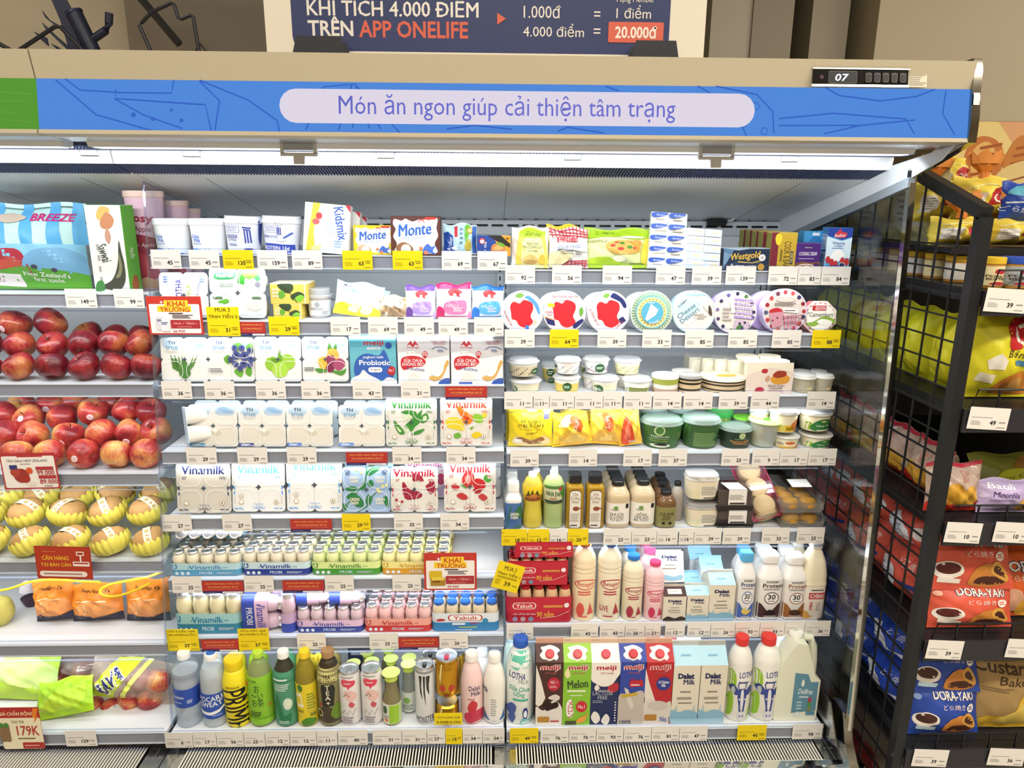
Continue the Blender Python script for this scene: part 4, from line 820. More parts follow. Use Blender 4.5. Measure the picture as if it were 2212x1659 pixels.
# sixth shelf: packs of small bottles
def probi(c,cl,w=1): return A(T('Vinamilk',50,70,46,30,c,0,3,.05),T('EST',27,66,4,9,c),T('1976',78,66,7,9,c),T('PROBI',50,26,18,20,'cfe2ee'),*[E(x,24,2.6,0,'dfe8f0') for x in (9,17,25)],N(78,26,24,14,3,'c8d4e4'),P('3 92 10 92 10 66 6.5 58 3 66',c),E(6.5,76,2.4,0,cl))
D6 = (('5aa0c4','b8dce4','e6dcc4',366,520,1196,'light blue'),('2c3f90','cfe6ec','e9dfc8',521,669,1192,'navy'),('4a9a34','e0f0a0','dfe8a8',671,822,1192,'green'),('e0a02c','f6ec9a','f2ecb0',823,972,1192,'yellow'))
for c2,c1,bt,a,b,t,nme in D6:
    o = drinks(Lr[5],a,b,t,nme+' sleeved pack of small drink bottles in the front row',bt,c1,c2,probi({'5aa0c4':'3a84b8','2c3f90':'26348c','4a9a34':'3f8a2c','e0a02c':'dc9a20'}[c2],c1),sl=.56)
    o2 = None
    for k in range(1,4):
        if nme == 'light blue' and k > 2: continue
        dup(o,o.location+Vector((.0,.085*k,0)),'%s drink pack, %s behind the front pack of its colour'%(nme,('first','second','third')[k-1]))
o = drinks(Lr[5],371,520,1200,'light blue drink pack lying on top with foil lids facing out','e6dcc4','8cd0f0','62b4e4',None,m_=1,sl=.62)
o.rotation_euler = (rad(82),0,0); o.location.z += .088; o.location.y += .085
vessel(Lr[5],975,1000,1150,'small yellow label bottle standing at the rear of the empty shelf','drink_bottle','bottle',BOT+' 55 92 55 100','e8c838',91,'f2f2ee','foil_lid',dy=.3)
# seventh shelf
R7 = Lr[6]
drinks(R7,374,520,1286,'teal sleeved drink pack with four cream bottles, next to the clear divider','e4dcb8','9fd0d4','3a88a8',probi('2f7ca8','9fd0d4'),n=4,sl=.52)
def onside(px,pw,py,label,n=1,m_=2,z=0,y=0,ang=90,x1=None):
    o = drinks(R7,px,px+pw,py,label,'d8bcd0','e0bcd8','3a4fb0',A(T('Vinamilk',50,74,80,34,'3a44a8'),T('PROBI',50,30,50,24,'e4e4f4')) if n > 1 else None,n=n,m_=m_,sl=.66)
    o.rotation_euler = (0,rad(ang),0); o.location.x = at(x1 or px,1330,o.location.y)[0]; o.location.z += z+( (at(px+pw,1330,o.location.y)[0]-at(px,1330,o.location.y)[0])/2); o.location.y += y
onside(522,84,1292,'violet sleeved drink pack standing on its end with vertical letters',n=2,m_=1,x1=522)
onside(528,84,1292,'second violet drink pack standing on end, behind the first',n=2,m_=1,x1=530,y=.07)
drinks(R7,602,636,1288,'narrow twin pack of mauve bottles standing beside the violet packs','d4b8c8','c8a8d0','3a4fb0',None,n=1,m_=2,sl=.5)
drinks(R7,638,784,1316,'mauve sleeved drink pack with navy letters, other packs lying on it','d8c0cc','e4c4e0','3a4a9c',probi('33449c','e4c4e0'),sl=.52)
o = drinks(R7,638,784,1316,'mauve drink pack standing behind the navy lettered mauve pack','dcc8d8','e4c4e0','3a4a9c',None,sl=.52,dy=.09)
for x,wh in ((636,'left one above the mauve pack'),(708,'right one above the mauve pack')): onside(x,32,1300,'violet banded bottle pair lying flat, '+wh,n=1,m_=2,z=.068,y=.02,x1=x)
o = drinks(R7,786,932,1311,'red sleeved pack of pink drink bottles','ecc0c0','f0a898','c83a3a',probi('b82c34','f0a898'),sl=.52)
for k in (1,2): dup(o,o.location+Vector((0,.083*k,0)),'pink drink pack, %s behind the red sleeved front pack'%('first','second')[k-1])
yk = A(R(50,74,52,34,'b8343c',100),R(50,74,48,28,'f4f0ee',100),T('Yakult',50,74,36,20,'b8343c'),B('4 66 16 70 20 60 8 56','b8343c'),T('light',64,44,14,12,'b8343c',0,1,.2),R(40,42,20,12,'dfe8f0',60),R(54,24,28,5,'c8c860',40),N(50,10,30,6,1,'e8eef4'),E(80,58,4.5,0,'3a8ab8'))
o = drinks(R7,932,1078,1304,'blue and white sleeved drink pack with blue capped bottles','dccdb0','dfe9f0','3a84bc',yk,sl=.66,foil='g:2c62b4')
q = dup(o,o.location+Vector((0,.09,.022)),'blue capped drink pack raised behind the front blue pack')
# deck of the drinks bay
LB = Lr[7]; PET = '78 0 92 2 96 8 92 14 96 20 96 58 94 66 78 78 44 88 34 91 34 93 40 93 40 99 36 100'
def bot(x0,x1,yt,label,prof,col,zc,cap,lab=None,art=None,e=2,r=None,**k): return vessel(r or LB,x0,x1,yt,label,'drink_bottle','bottle',prof,col,zc,cap,'cap',lab,art,e,**k)
bot(373,431,1408,'clear water bottle with a plain blue label at the left end','90 0 96 3 92 10 96 16 93 26 96 36 96 58 86 66 96 74 92 80 66 88 44 91 42 92 46 92 46 99 42 100','t:f2f6fa/.12',92,'f2f4f6',(30,56,'2f4fae'),A(T('AQUAFINA',30,56,54,16,'e0e8f4'),N(34,30,30,8,1,'b8c4e4'),N(76,34,20,20,3,'c8d4ec')),ry=1,fill=(76,'t:eef3f7/.4'))
bot(431,489,1410,'clear sports drink bottle with a blue label and white curved stripe','90 0 96 3 93 10 96 18 96 66 88 76 60 88 46 91 44 92 48 92 48 99 44 100','t:f4f8fa/.12',92,'f4f4f4',(14,50,'2f55b4'),A(T('POCARI\nSWEAT',50,70,84,42,'f4f6fa',6),P('4 36 20 30 50 28 80 36 96 50 96 42 80 24 50 16 20 18 4 26','f4f6fa'),N(74,14,34,6,1,'b8c8ec')),ry=1,fill=(84,'t:eef3f7/.55'),capart=[E(50,50,40,0,'3a78c8')])
bot(484,541,1420,'yellow bottle with large black vertical letters','88 0 96 3 96 62 90 72 72 82 60 84 60 86 68 86 70 98 64 100','f0e02c',86,'f2d41c',(2,68,'f0dd22'),A(T('PRIME',56,42,165,44,'1c1a14',-86,1),T('LEMONADE',52,93,50,5,'5a5420')) ,ry=-1)
bot(534,592,1406,'lime green tea bottle with dark brush characters',PET,'t:b8c888/.5',93,'b8dc4a',(4,72,'8cc434'),A(T('ITO EN',32,92,36,5,'2a3a1a'),T('お\n〜い\nお茶',50,62,44,46,'20301a',0,0),E(12,84,7,4,'c85a34'),E(88,40,5,3,'b88a3a'),N(44,24,46,12,3,'3a5a20'),P('3 18 97 14 97 11 3 15','6aa42a')),lean=0)
bot(590,644,1404,'dark green bottle with a cucumber slice print','82 0 94 3 94 14 88 24 94 34 96 62 90 70 62 82 42 89 40 91 46 91 46 99 42 100','3a3a30',91,'f2f4f2',(2,76,'4f9474'),A(R(50,88,84,9,'3a7a5c'),N(50,88,74,5,1,'e0ece4'),N(50,74,60,14,4,'cfe2d4'),B('20 50 30 60 40 34 50 20 76 24 70 8 40 6 24 24','2f7a50'),E(66,42,17,12,'cfe4cc'),E(66,42,13,9,'e4f0dc'),N(50,8,40,6,2,'cfe2d4')))
bot(638,686,1404,'yellow lemon tea bottle with a leaf crown','82 0 94 4 90 12 95 24 95 60 86 74 54 86 42 89 40 91 48 91 48 99 44 100','t:a89838/.7',91,'f2cf2a',(2,60,'e6cf30'),A(T('C2',24,62,34,34,'f8f6e4',8,2,.1),B('20 94 32 100 44 94 40 84 28 84','3f7a2c'),B('56 60 70 72 90 66 92 40 70 30','d8c040'),N(76,60,30,40,6,'8a9a2a'),T('88',80,26,20,10,'5a7a2a'),T('CHANH',26,36,34,8,'8a6a1a'),B('30 10 60 20 90 12 80 2 40 2','4f8a2c')))
for x,t in ((694,1411),): pouch(LB,672,700,1420,'e4d24a',[],'yellow leaflet neck tag behind the lemon tea bottle','neck_tag','tag',D=.006,dy=.05,lean=0,yb=1500)
bot(685,739,1402,'brown oolong tea bottle with a wooden coloured cap','84 0 96 3 96 62 90 74 60 86 46 89 44 91 50 91 50 99 46 100','3a3020',91,'a8845a',(2,80,'8a8458'),A(P('0 78 100 78 100 100 0 100','d8cf8c'),P('2 0 2 22 40 40 98 20 98 0','4a4030'),T('TRÀ\nÔ LONG',50,84,62,16,'3a3018'),P('28 74 74 74 80 66 72 36 30 36 24 66','2a2a24'),T('T\nE\nA\n+',52,56,22,34,'e9e4c8'),B('60 20 80 40 96 30 90 10','6a8a2c'),E(18,22,11,7,'d8cf8c'),E(18,22,8,5,'4a4030'),R(22,38,10,4,'b8343c')))
CAN = '72 0 80 2 96 7 97 9 97 88 84 95 86 96 88 98 86 100 84 99 80 97'
def can(x0,x1,yt,c,label,art,lid='m:d4d6d8/.3',tab='m:c4c6c8/.3',**k):
    o = vessel(LB,x0,x1,yt,label,'drink_can','can',CAN,c,95,lid,'lid',art=art,sm=False,**k)
    Wd = o.dimensions.x; Hh = max(v.co.z for v in o.data.vertices)
    m = M().prism([(a,b) for a,b in rrect(Wd*.2,Wd*.36,Wd*.1,5)],0,.0015,tab,'z').prism([(a,b+Wd*.06) for a,b in rrect(Wd*.09,Wd*.12,Wd*.045,4)],.0015,.0018,'8a8c90','z')
    m.make('pull_tab',o,(0,-Wd*.06,Hh*1.025)); return o
pk = A(B('20 88 30 94 56 92 80 90 78 82 60 78 50 74 46 79 28 80','d84a5c'),N(50,86,36,3,1,'f4e4e4'),B('30 66 44 72 74 70 86 58 66 50 44 54','e8c0b8'),Ln('28 60 44 66 54 60',3,'4a4448'),B('50 44 60 50 76 44 64 38','c85a64'),Ln('18 24 30 34 42 24 54 34 66 24 80 36',3,'9a9498'),N(50,14,60,14,3,'9a9094'),N(50,97,60,3,1,'8a8488'))
can(733,781,1442,'e2dfdc','white can with a pink speech bubble, left of the pair',pk); can(780,828,1439,'e2dfdc','white can with a pink speech bubble, right of the pair',pk)
LM = '80 0 92 2 94 6 94 40 88 50 62 70 56 84 56 87 66 87 66 98 60 100'
def lime(x0,x1,yt,label,dy=0,lab=True,g=None): return vessel(LB,x0,x1,yt,label,'juice_bottle','bottle',LM,'t:a8a078/.55',87,'g:c4dc5a','cap',(4,44,'e6e6d8') if lab else None,A(R(70,50,60,96,'9cc83c'),B('10 80 26 90 30 60 14 50','3a5a34'),N(26,30,26,30,5,'8a8a80'),E(26,18,9,9,'d87a3a')) if lab else None,dy=dy,grp=g,fill=(66,'n:a8986a/300'),capart=[E(50,50,78,0,'d8e88a')])
lime(825,868,1452,'lime capped juice bottle with a bright green label, nearest the shelf edge')
o = vessel(LB,866,901,1434,'lime capped clear bottle with a white leafy label','juice_bottle','bottle',LM,'t:c8d0c8/.4',87,'g:c4dc5a','cap',(4,46,'dfe4da'),A(E(40,60,20,16,'8cb85a'),N(50,26,70,30,4,'8a9490')),capart=[E(50,50,78,0,'d8e88a')],dy=.05,fill=(60,'t:d0d8d0/.4'))
for x,y,dy in ((765,1432,.11),(805,1428,.11),(846,1422,.12),(885,1420,.12),(795,1408,.2),(840,1400,.2)):
    lime(x-17,x+17,y,'lime capped juice bottle in the rows behind the white cans',dy,False,'lime capped bottles behind the cans')
can(896,941,1432,'dcdddc','silver energy drink can with black claw marks',A(P('24 92 40 92 36 72 42 48 30 62 28 80','3a3a38'),P('44 92 56 92 54 66 58 36 47 60 46 78','3a3a38'),P('60 92 78 92 72 74 74 56 62 68 60 82','3a3a38'),T('MONSTER',52,12,84,12,'2a2a2a',4,0),R(50,97,86,4,'8a8a8a')),tab='1c1c1e')
can(910,952,1412,'dcdddc','silver energy drink can standing behind the claw mark can',[],tab='1c1c1e',dy=.1)
gold = A(B('20 30 34 40 46 32 40 22 26 22','b8442c'),B('58 30 70 40 84 32 76 22 64 22','b8442c'),P('30 96 34 96 26 40 22 60','f6e6a0'),N(54,84,40,10,2,'a87a1a'),E(50,12,12,3,'8a3a2a'))
o = vessel(LB,940,993,1510,'gold energy drink can carrying another gold can','drink_can','can',CAN,'m:dca634/.3',95,'m:d4d6d8/.3','lid',art=gold,sm=False)
can(939,992,1415,'m:dca634/.3','gold energy drink can stacked on top with a pink pull tab',gold,tab='d83a5a',yb=1512)
can(958,1006,1405,'m:e0ac3c/.3','gold can standing at the rear beside the pink bottle',[],dy=.12)
MB = '82 0 94 3 96 40 94 62 70 80 50 87 46 89 54 89 54 98 48 100'
bot(993,1045,1408,'pink strawberry milk bottle with navy letters',MB,'f0d0cc',89,'f4ece8',None,A(T('Dalat',62,62,46,8,'2a2f5e'),T('Milk',68,53,38,7,'2a2f5e'),N(54,44,40,5,1,'c88a8a'),B('34 30 52 42 74 36 66 24 42 22','c83a40'),B('26 6 26 20 92 24 96 4 60 2','c83a52')))
bot(1043,1093,1410,'plain white milk bottle with a barcode strip and blue foot',MB,'f2efe6',89,'f4f2ea',None,A(T('Milk',12,58,18,8,'2a2f5e',0,1),B('3 0 3 22 30 8 70 8 97 24 97 0','4a78b4'),R(50,24,44,46,'f2efe6'),N(48,30,28,30,8,'a8aaa8')))
bot(1018,1066,1402,'white milk bottle standing behind the pink and white ones',MB,'f4f2ee',89,'fafaf8',None,A(T('D',84,56,18,10,'2a2f5e')),dy=.1)
for x,c,wh,dy in ((560,'a4d23c','lime green',.14),(620,'4fa07c','dark green',.14),(512,'eade3a','yellow',.14),(462,'dce6ee','clear',.14),(660,'ccb83c','amber',.15),(716,'a89a5a','tan',.15)):
    bot(x-22,x+22,1392,wh+' drink bottle standing in the second row of the deck',PET,c,93,{'a4d23c':'b8dc4a','4fa07c':'f2f4f2','eade3a':'f2d41c','dce6ee':'f2f4f6','ccb83c':'f2cf2a','a89a5a':'a8845a'}[c],dy=dy)
carton(LB,752,800,1398,'2a3048',A(N(50,80,70,14,3,'c8d0e0')),'dark navy carton at the rear behind the lime caps','carton','drink_carton',.05,dy=.22)
# ---------------- cheese and milk bay, top shelf
R1, R2, R3, R4, R5, R6, RB = Rr
pouch(R1,1103,1188,492,'f6f4ea',A(B('16 0 18 80 30 94 80 94 92 70 94 0','f2d860'),B('30 0 30 64 56 72 84 64 84 0','f4e8a8'),B('22 76 30 92 84 92 90 78 54 72','b8d038'),T('Zelachi',58,82,44,10,'3a6a2a',-4,0,.3),T('PHÔ MAI\nMOZZARELLA',56,54,52,16,'5a7a3a',0,0),B('30 20 50 32 72 20 62 8 40 8','e8d080'),E(50,14,18,5,'c8a060'),B('70 16 84 34 90 14 80 6','e8c850'),N(60,40,30,6,1,'a8b070')),'small yellow and white mozzarella pouch at the left end of the shelf','cheese_pouch',D=.03,crimp='f4f4ee',lean=10,seed=11,taper=.05)
chk = [R(x,88,2.2,26,'c8384a',0,8) for x in range(8,100,9)]+[R(50,y,98,2.6,'c8384a',0,-4) for y in (80,87,94)]+[R(x,8,2.2,20,'c8384a',0,-8) for x in range(30,100,9)]+[R(64,y,70,2.6,'c8384a',0,4) for y in (4,10,16)]
pouch(R1,1184,1272,495,'f4f0ea',chk+A(R(46,70,52,16,'c82f3c',8,4),T('PAYSAN\nBRETON',47,70,46,13,'f6f0f0',4),B('4 30 30 46 96 40 98 58 50 62 4 58','f6f6f6'),T('Emmental',52,52,62,11,'6a80b8',3,0,.25),N(50,44,34,3,1,'9aa8c8'),B('2 4 2 36 40 40 60 30 30 6','efe2ae'),N(46,36,40,8,2,'8a8a80'),N(78,36,22,10,3,'9a9a90')),'red and white checked grated cheese bag',D=.035,lean=10,seed=12,wr=.003)
pouch(R1,1262,1410,496,'e8f0b0',A(R(50,88,98,22,'a8d02a'),B('2 74 40 80 70 70 98 76 98 96 2 96','a8d02a'),T('Zelachi',28,88,30,10,'3a5a2a',0,0,.25),T('MOZZARELLA',16,66,32,6,'7a8a3a',0,0),B('30 60 34 40 50 32 72 34 84 42 80 60 56 68','e8b860'),B('62 66 84 66 80 40 70 58','d8a040'),E(40,54,4,4,'c8483a'),E(54,60,4,3,'5a9a3a'),E(52,46,5,4,'d8584a'),E(66,50,4,4,'5f9a38'),E(46,62,4,3,'d8683a'),E(74,48,3,3,'d8584a'),B('0 0 0 20 30 26 60 10 98 14 98 0','b8d838'),B('84 16 90 70 98 66 98 10','f0dc50'),B('40 24 52 30 62 20 50 14','f6f4da'),E(70,76,20,3,'f0f6d8'),N(80,10,26,4,1,'6a7a2a')),'large lime green and yellow grated cheese bag with pizza print',D=.05,crimp='9ecb2a',lean=12,seed=13,wr=.0035)
pouch(R1,1180,1250,489,'f0dc3a',[],'yellow cheese bag showing behind the red checked one',D=.03,lean=6,dy=.07,seed=14)
pouch(R1,1275,1400,505,'b0d23a',[],'green cheese bag stacked behind the large green one',D=.03,lean=6,dy=.08,seed=15)
def strip(x0,x1,yt,art,label,ry,c): carton(R1,x0,x1,yt,'f4f6f8',art,label,'butter strip','butter_strip',.018,lean=14,ry=ry,top=c)
strip(1402,1482,459,[e for k in range(2) for j in range(5) for e in (B('%d %d %d %d %d %d %d %d'%(4+k*48,20*j+10,4+k*48,20*j+18,46+k*48,20*j+18,30+k*48,20*j+12),'2f5cc0'),T('Anchor',26+48*k,20*j+14.5,26,4,'dfe8f8',0,0,.1),N(28+48*k,20*j+7,34,4,1,'c0b8a0'),R(25+48*k,20*j+.5,48,.6,'b8c4d8'))],'upright clear strip of blue and white butter portions',4,'d4dcea')
strip(1480,1558,496,[e for k in range(2) for j in range(5) for e in (R(25.5+49*k,20*j+10.5,47,18,'e2eef8',3),R(34+49*k,20*j+12,22,4,'f0dcae'),T('TH',9+49*k,20*j+15,8,5,'8ab4d8',0,0),R(25+49*k,20*j+6,44,6,'cfe4f2'))],'upright clear strip of pale blue butter portions',4,'d8e2ea')
carton(R1,1562,1667,537,'26344e',A(P('0 100 22 100 14 60 4 20 0 0','5a7ea0'),P('0 84 14 70 6 30 0 20','7a9ab8'),P('0 100 60 100 30 90','a8bccc'),T('Westgold',46,62,62,40,'dcb64a',6,2,.2),Ln('30 40 60 34 80 46',2,'dcb64a'),R(50,34,60,1.5,'8a9ab0'),T('Butter',30,20,28,20,'f0f0ea',0,1),N(60,20,18,10,2,'9aa4b4'),E(80,58,7,0,'eeeeea'),E(80,58,4,0,'c8c8c4'),E(79,16,7,0,'c8983a')),'dark navy butter box with gold script and snowy mountain','butter box','butter_box',.06,lean=0,top='c4d0da',dy=.005)
cb = A(R(14,50,28,100,'7a2a3a'),T('COOK & BAKE',64,40,105,18,'3a3020',-90,0),N(42,40,8,60,1,'7a6a30'),R(82,34,12,34,'2a2f50',20),T('EMBORG',82,34,38,7,'d8c878',-90),B('14 84 20 96 34 96 40 84 34 70 22 68','f0d23a'),E(20,4,16,4,'5a2a5a'))
o = carton(R1,1664,1721,503,'c8a83a',cb,'gold and maroon butter box standing at the front','butter box','butter_box',.04,top='d8c468',side='8f8a34')
for k in range(4): dup(o,o.location+Vector((-.004,.052*(k+1),0)),'gold butter box, %s behind the front gold box'%('first','second','third','fourth')[k])
carton(R1,1717,1772,526,'4f2a7a',A(R(50,84,40,9,'2f1a5a',20),T('EMBORG',50,84,30,5,'d8c8e8'),T('COOKING CREAM',50,62,70,13,'efe8f4'),N(50,44,70,4,1,'cfc0e0'),P('0 0 0 26 30 34 60 30 100 34 100 0','8a5a3a'),E(46,14,36,12,'e8e0d8'),E(46,14,28,8,'b87a4a'),E(50,14,14,5,'f4f0ea'),E(86,20,10,8,'4a2a6a')),'purple cream carton with a bowl print','cream carton','cream_carton',.06,top='6a4a92')
wc = A(P('0 100 100 100 100 80 60 72 0 82','2444a0'),P('0 80 60 70 100 78 100 30 0 30','d4eaf6'),B('28 84 44 94 48 100 56 92 78 88 70 78 34 78','c83848'),T('Anchor',50,83,46,8,'f2e8ea',4,1,.1),T('Whipping\nCream',48,62,50,12,'2a4a9a'),N(48,53,50,3,1,'5a7ab8'),B('20 30 40 50 66 46 76 32 50 22','f8f8f6'),*[B('%d %d %d %d %d %d %d %d'%(x,y,x+10,y+9,x+20,y,x+10,y-9),'c0343a') for x,y in ((2,26),(18,20),(60,24),(78,22),(34,16))],P('0 0 0 10 50 14 100 8 100 0','2444a0'),E(70,14,12,0,'e8dfc0'),E(70,14,10,0,'22306a'))
o = carton(R1,1786,1836,493,'5aaee0',wc,'blue and white whipping cream carton at the right end','cream carton','cream_carton',.075,rz=-14,side='e4ecf6',top='4aa0dc',sideart=A(R(50,92,98,16,'3f96d6'),R(50,80,98,2,'2a4aa0'),N(50,62,80,20,6,'8a9ac4'),R(50,46,96,4,'2a4aa0',0,4),N(50,28,80,20,6,'8a9ac4')))
for k in range(4):
    q = carton(R1,1722+4*(3-k),1776+3*(3-k),500+3*k,'4aa4dc',A(P('20 70 50 100 80 70','2f86c4'),R(50,92,30,8,'f2f4f6')),'bright blue cream carton, number %s of the file behind the purple one'%('one','two','three','four')[k],'cream carton','cream_carton',.035,dy=.07+.04*k,top='4aa0dc')
o = empty('temperature_probe',(at(1548,480,2.44)[0],2.44,at(1548,480,2.44)[1]),'small black probe clipped to the slotted strip on the back panel','probe')
M().prism([(-.032,-.012),(.028,-.012),(.034,.006),(.012,.012),(.004,.022),(-.01,.016),(-.032,.01)],-.012,.008,'17181a','y').make('probe_body',o); M().tube([(.03,0,.002),(.05,0,.006),(.06,-.004,.014)],.004,'e4e8ea',6).make('cable_tie',o)
# second shelf: round boxes
def red(*a): return B('24 48 22 64 30 74 44 70 54 78 72 72 76 58 70 40 76 26 60 14 44 18 36 30 26 34','cc2a34')
ann = lambda r0,r1,c1,c2: [E(50,50,r1,0,c1),E(50,50,r0,0,c2)]
cheese(R2,1128,678,46,'e8e8ec','d9d6da',A(red(),B('56 84 66 88 86 70 92 48 88 46 78 66 62 80','5a9ad8'),T('The Laughing Cow',16,36,40,7,'b83a48',-62,0),B('34 88 44 94 54 90 48 84 40 84','7ab04a'),E(80,26,5,0,'e0c8b0'),R(62,14,8,10,'3a7ac8',20)),'round white cheese box with light blue strip, leftmost of the round boxes')
cheese(R2,1220,680,46,'e8e8ec','d9d6da',A(red(),T('La Vache qui rit',52,86,58,9,'b83a48',0,0),T('Con Bò Cười',50,77,28,5,'b83a48',0,0),R(18,66,16,8,'f0d23a',0,-10),T('Chiều\nCao',14,48,18,13,'b83a58',0,0),P('4 38 26 30 28 18 10 22','2a2f6a'),P('4 40 26 32 26 30 4 37','e0883a'),B('70 20 90 34 94 28 76 12','2a2f6a'),B('84 54 90 62 94 50 88 40','6aa84a')),'round white cheese box with red script across the top')
cheese(R2,1315,680,46,'e8e8ec','d9d6da',A(red(),B('54 86 62 94 84 80 92 64 86 60 76 74 60 82','26306a'),T('La Vache qui rit',16,38,44,8,'b83a48',-62,0),B('36 88 46 94 52 90 46 84 40 84','7ab04a'),P('84 40 92 30 80 22 74 34','2a2f6a'),T('Chiều Cao',76,22,22,6,'b83a58',50,0)),'round white cheese box with navy strip, third of the round boxes')
tq = [E(50,50,46.5,0,'8cc4cc')]+[R(50+43*cos(2*pi*k/44),50+43*sin(2*pi*k/44),2.6,8,'d8d08a',0,360*k/44-90) for k in range(44)]+[E(50,50,38,0,'8cc4cc'),E(50,50,35,0,'e8dc98')]+[E(50+30*cos(2*pi*k/22+.1),50+30*sin(2*pi*k/22+.1),1.1,0,'4a4438') for k in range(22)]+[E(50,50,26,0,'5aaed0'),P('46 70 34 34 38 30 58 44 64 56','e6dfe0'),T('Vinamilk',54,27,24,7,'e4f0f4',16,0),N(50,72,20,4,1,'cfe8f0')]
cheese(R2,1408,681,46,'d4e2e0','8cc4cc',tq,'round cheese box with turquoise checked rim and yellow ring')
bl = lambda c1,c2: [R(32+k*6,52,2.4,60,c1,0,-50) for k in range(0,1)]+[E(20,62,9,7,c1),E(16,48,8,8,c2)]
cheese(R2,1500,681,46,'c4d8e0','dcd8d2',A(B('10 40 16 70 36 86 60 80 70 60 40 34 20 24','cfe2ea'),*[R(34+k*7,62-k*3,2.6,50,'a8cfe0',0,-48) for k in range(-2,3)],T('Cheese\nDessert',36,48,52,24,'4a7084',38,0),T('COBH',22,70,24,6,'3a4a54',42,0),R(46,30,30,8,'f2f0ea',0,38),N(66,40,34,14,3,'b0aaa2'),B('70 66 88 76 94 60 84 50','d2cdc6'),B('84 66 90 58 92 42 84 48','4a4038'),E(52,90,26,2,'8ac0d8')),'round pale blue and grey dessert box with tilted lettering',dy=.002)
cheese(R2,1590,679,46,'d8d2e2','dcd6d0',A(*[E(50+43*cos(a/10),50+43*sin(a/10),4.2,0,c) for a,c in zip(range(0,63,5),['3a3058','5a4a7a','4a7a3a','2f2a4a','6a5a9a','3a3058','7a6a9a','4a4468','3a3058','5a7a3a','4a3a6a','2f2a4a','6a5a8a'])],*[R(68,y,44,5,'a890cc',0,-6) for y in (78,68,58,48,38)],T('CHEESE\nDESSERT',70,58,40,36,'e6dfee',84,0),R(42,62,9,28,'f0ece6',0,8),N(30,46,22,34,4,'b4aca8'),P('46 12 50 36 84 28 80 8','c4b0c4'),B('52 14 62 22 70 14 60 8','4a7a3a'),E(60,24,3,0,'3a3058'),E(72,26,3,0,'3a3058'),E(66,12,4,0,'4a3a7a')),'round white and purple striped blueberry dessert box')
cheese(R2,1697,679,48,'d4c8e0','d6cbc6',A(*[E(50+43*cos(a/10),50+43*sin(a/10),4.6,0,c) for a,c in zip(range(0,63,4),['a83a3e','8a2a34','3a3a5a','c04a4a','a8383e','6a3a4a','b84444','a02a34','4a5a7a','b83a40','8a2a34','c05050','5a3a4a','a83a3e','b84a4a','3a3a5a'])],E(50,76,22,6,'c4b8b4'),E(50,76,20,5,'d6cbc6'),N(50,66,50,8,2,'8a807c'),R(62,52,36,9,'f2eeea',0,-5),N(62,52,28,4,1,'5a504c'),B('14 52 30 58 44 52 40 44 20 44','b83038'),P('14 46 46 50 44 18 22 12','c890a0'),*[R(50+k*8,26,3,30,'d884a8',0,4) for k in range(4)],T('Cheese\nDessert',66,30,44,24,'8a3a5a',184,0),E(22,30,2,0,'6a2a3a'),E(32,36,2,0,'6a2a3a')),'round mixed berry dessert box printed upside down',D=.04)
for cx,wh in ((1205,'left'),(1300,'middle'),(1390,'right')): cheese(R2,cx-6,672,40,'d8dce8','d9d6da',[],'white round cheese box half hidden in the second row, %s of three'%wh,dy=.07,grp='round boxes in the second row')
for cx,c,wh in ((1490,'b8d8e4','pale blue'),(1575,'b8a8dc','lilac'),(1655,'c8b0e4','violet')): cheese(R2,cx,676,42,c,c,[],wh+' round dessert box half hidden in the second row',dy=.06)
X,Y,Z,W,H = place(R2,1737,1811,652); o = empty('octagonal_cheese_box',(X,Y+.006,Z),'octagonal camembert box with red checked border','cheese box',None,(rad(-7),0,0))
oc = [(W/2*cos(2*pi*(k+.5)/8)/cos(pi/8),H/2+H/2*sin(2*pi*(k+.5)/8)/cos(pi/8)) for k in range(8)]
q = M().prism(oc,0,.03,'c8706a','y',cap='e8dcd4'); q.art([R(50+44*cos(2*pi*k/36),50+44*sin(2*pi*k/36),5,3.4,'b84a50' if k%2 else 'e4d4cc',0,360*k/36+90) for k in range(36)]+[E(50,50,42,42,'f0eee8'),B('10 30 30 36 60 52 90 44 92 30 60 34 30 20','8ab04a'),B('40 34 56 44 86 36 70 24','f4f4ee'),R(46,78,42,16,'b82f3c',6),T('PAYSAN\nBRETON',50,78,32,12,'f4e8e8'),T('Camembert',52,58,70,14,'3a4034',0,0),T('Le',12,64,8,7,'3a4034',0,0)],W,H,flat(W,H)); q.make('lid',o)
M().prism([(a*.97,b*.97+.001) for a,b in oc],.03,.036,'e4dfd6','y').make('base',o)
carton(R2,1730,1762,655,'d8584a',[],'orange red cheese carton corner behind the octagonal box','cheese box','cheese_carton',.02,dy=.06)
# third shelf: dessert cups
CUP = '74 0 77 2 90 78 90 79 98 80 100 84 97 88 90 90 86 99 80 100'
def cup(r,x0,x1,yt,label,col,fill=None,lab=None,art=None,bands=None,dy=0,yb=None,grp=None,lid='t:f2f4f4/.5',zc=79,prof=CUP,cat='cup',name='dessert_cup',capart=None,ry=0,lean=0,lidname='lid'):
    if fill and col == TR:
        q = pts(prof); h = fill[0]; rr_ = interp(q,h); prof = ' '.join('%g %g'%v for v in [v for v in q if v[1] < h]+[(rr_,h),(rr_,h+.01)]+[v for v in q if v[1] > h]); bands = [(h,fill[1]),(zc,'f1efe8')]; fill = None
    return vessel(r,x0,x1,yt,label,name,cat,prof,col,zc,lid,lidname,lab,art,2,dy,yb,grp,0,lean,ry,bands,capart,sm=False,fill=fill)
stk = lambda x,y,r=9: [E(x,y,r,0,'2f5a34'),N(x,y,r*1.4,r*1.4,2,'cfdcc8')]
TR = 't:fafaf8/.12'
sp = lambda c: [E(10+((k*37)%80),8+((k*23)%58),1.6,0,c) for k in range(22)]
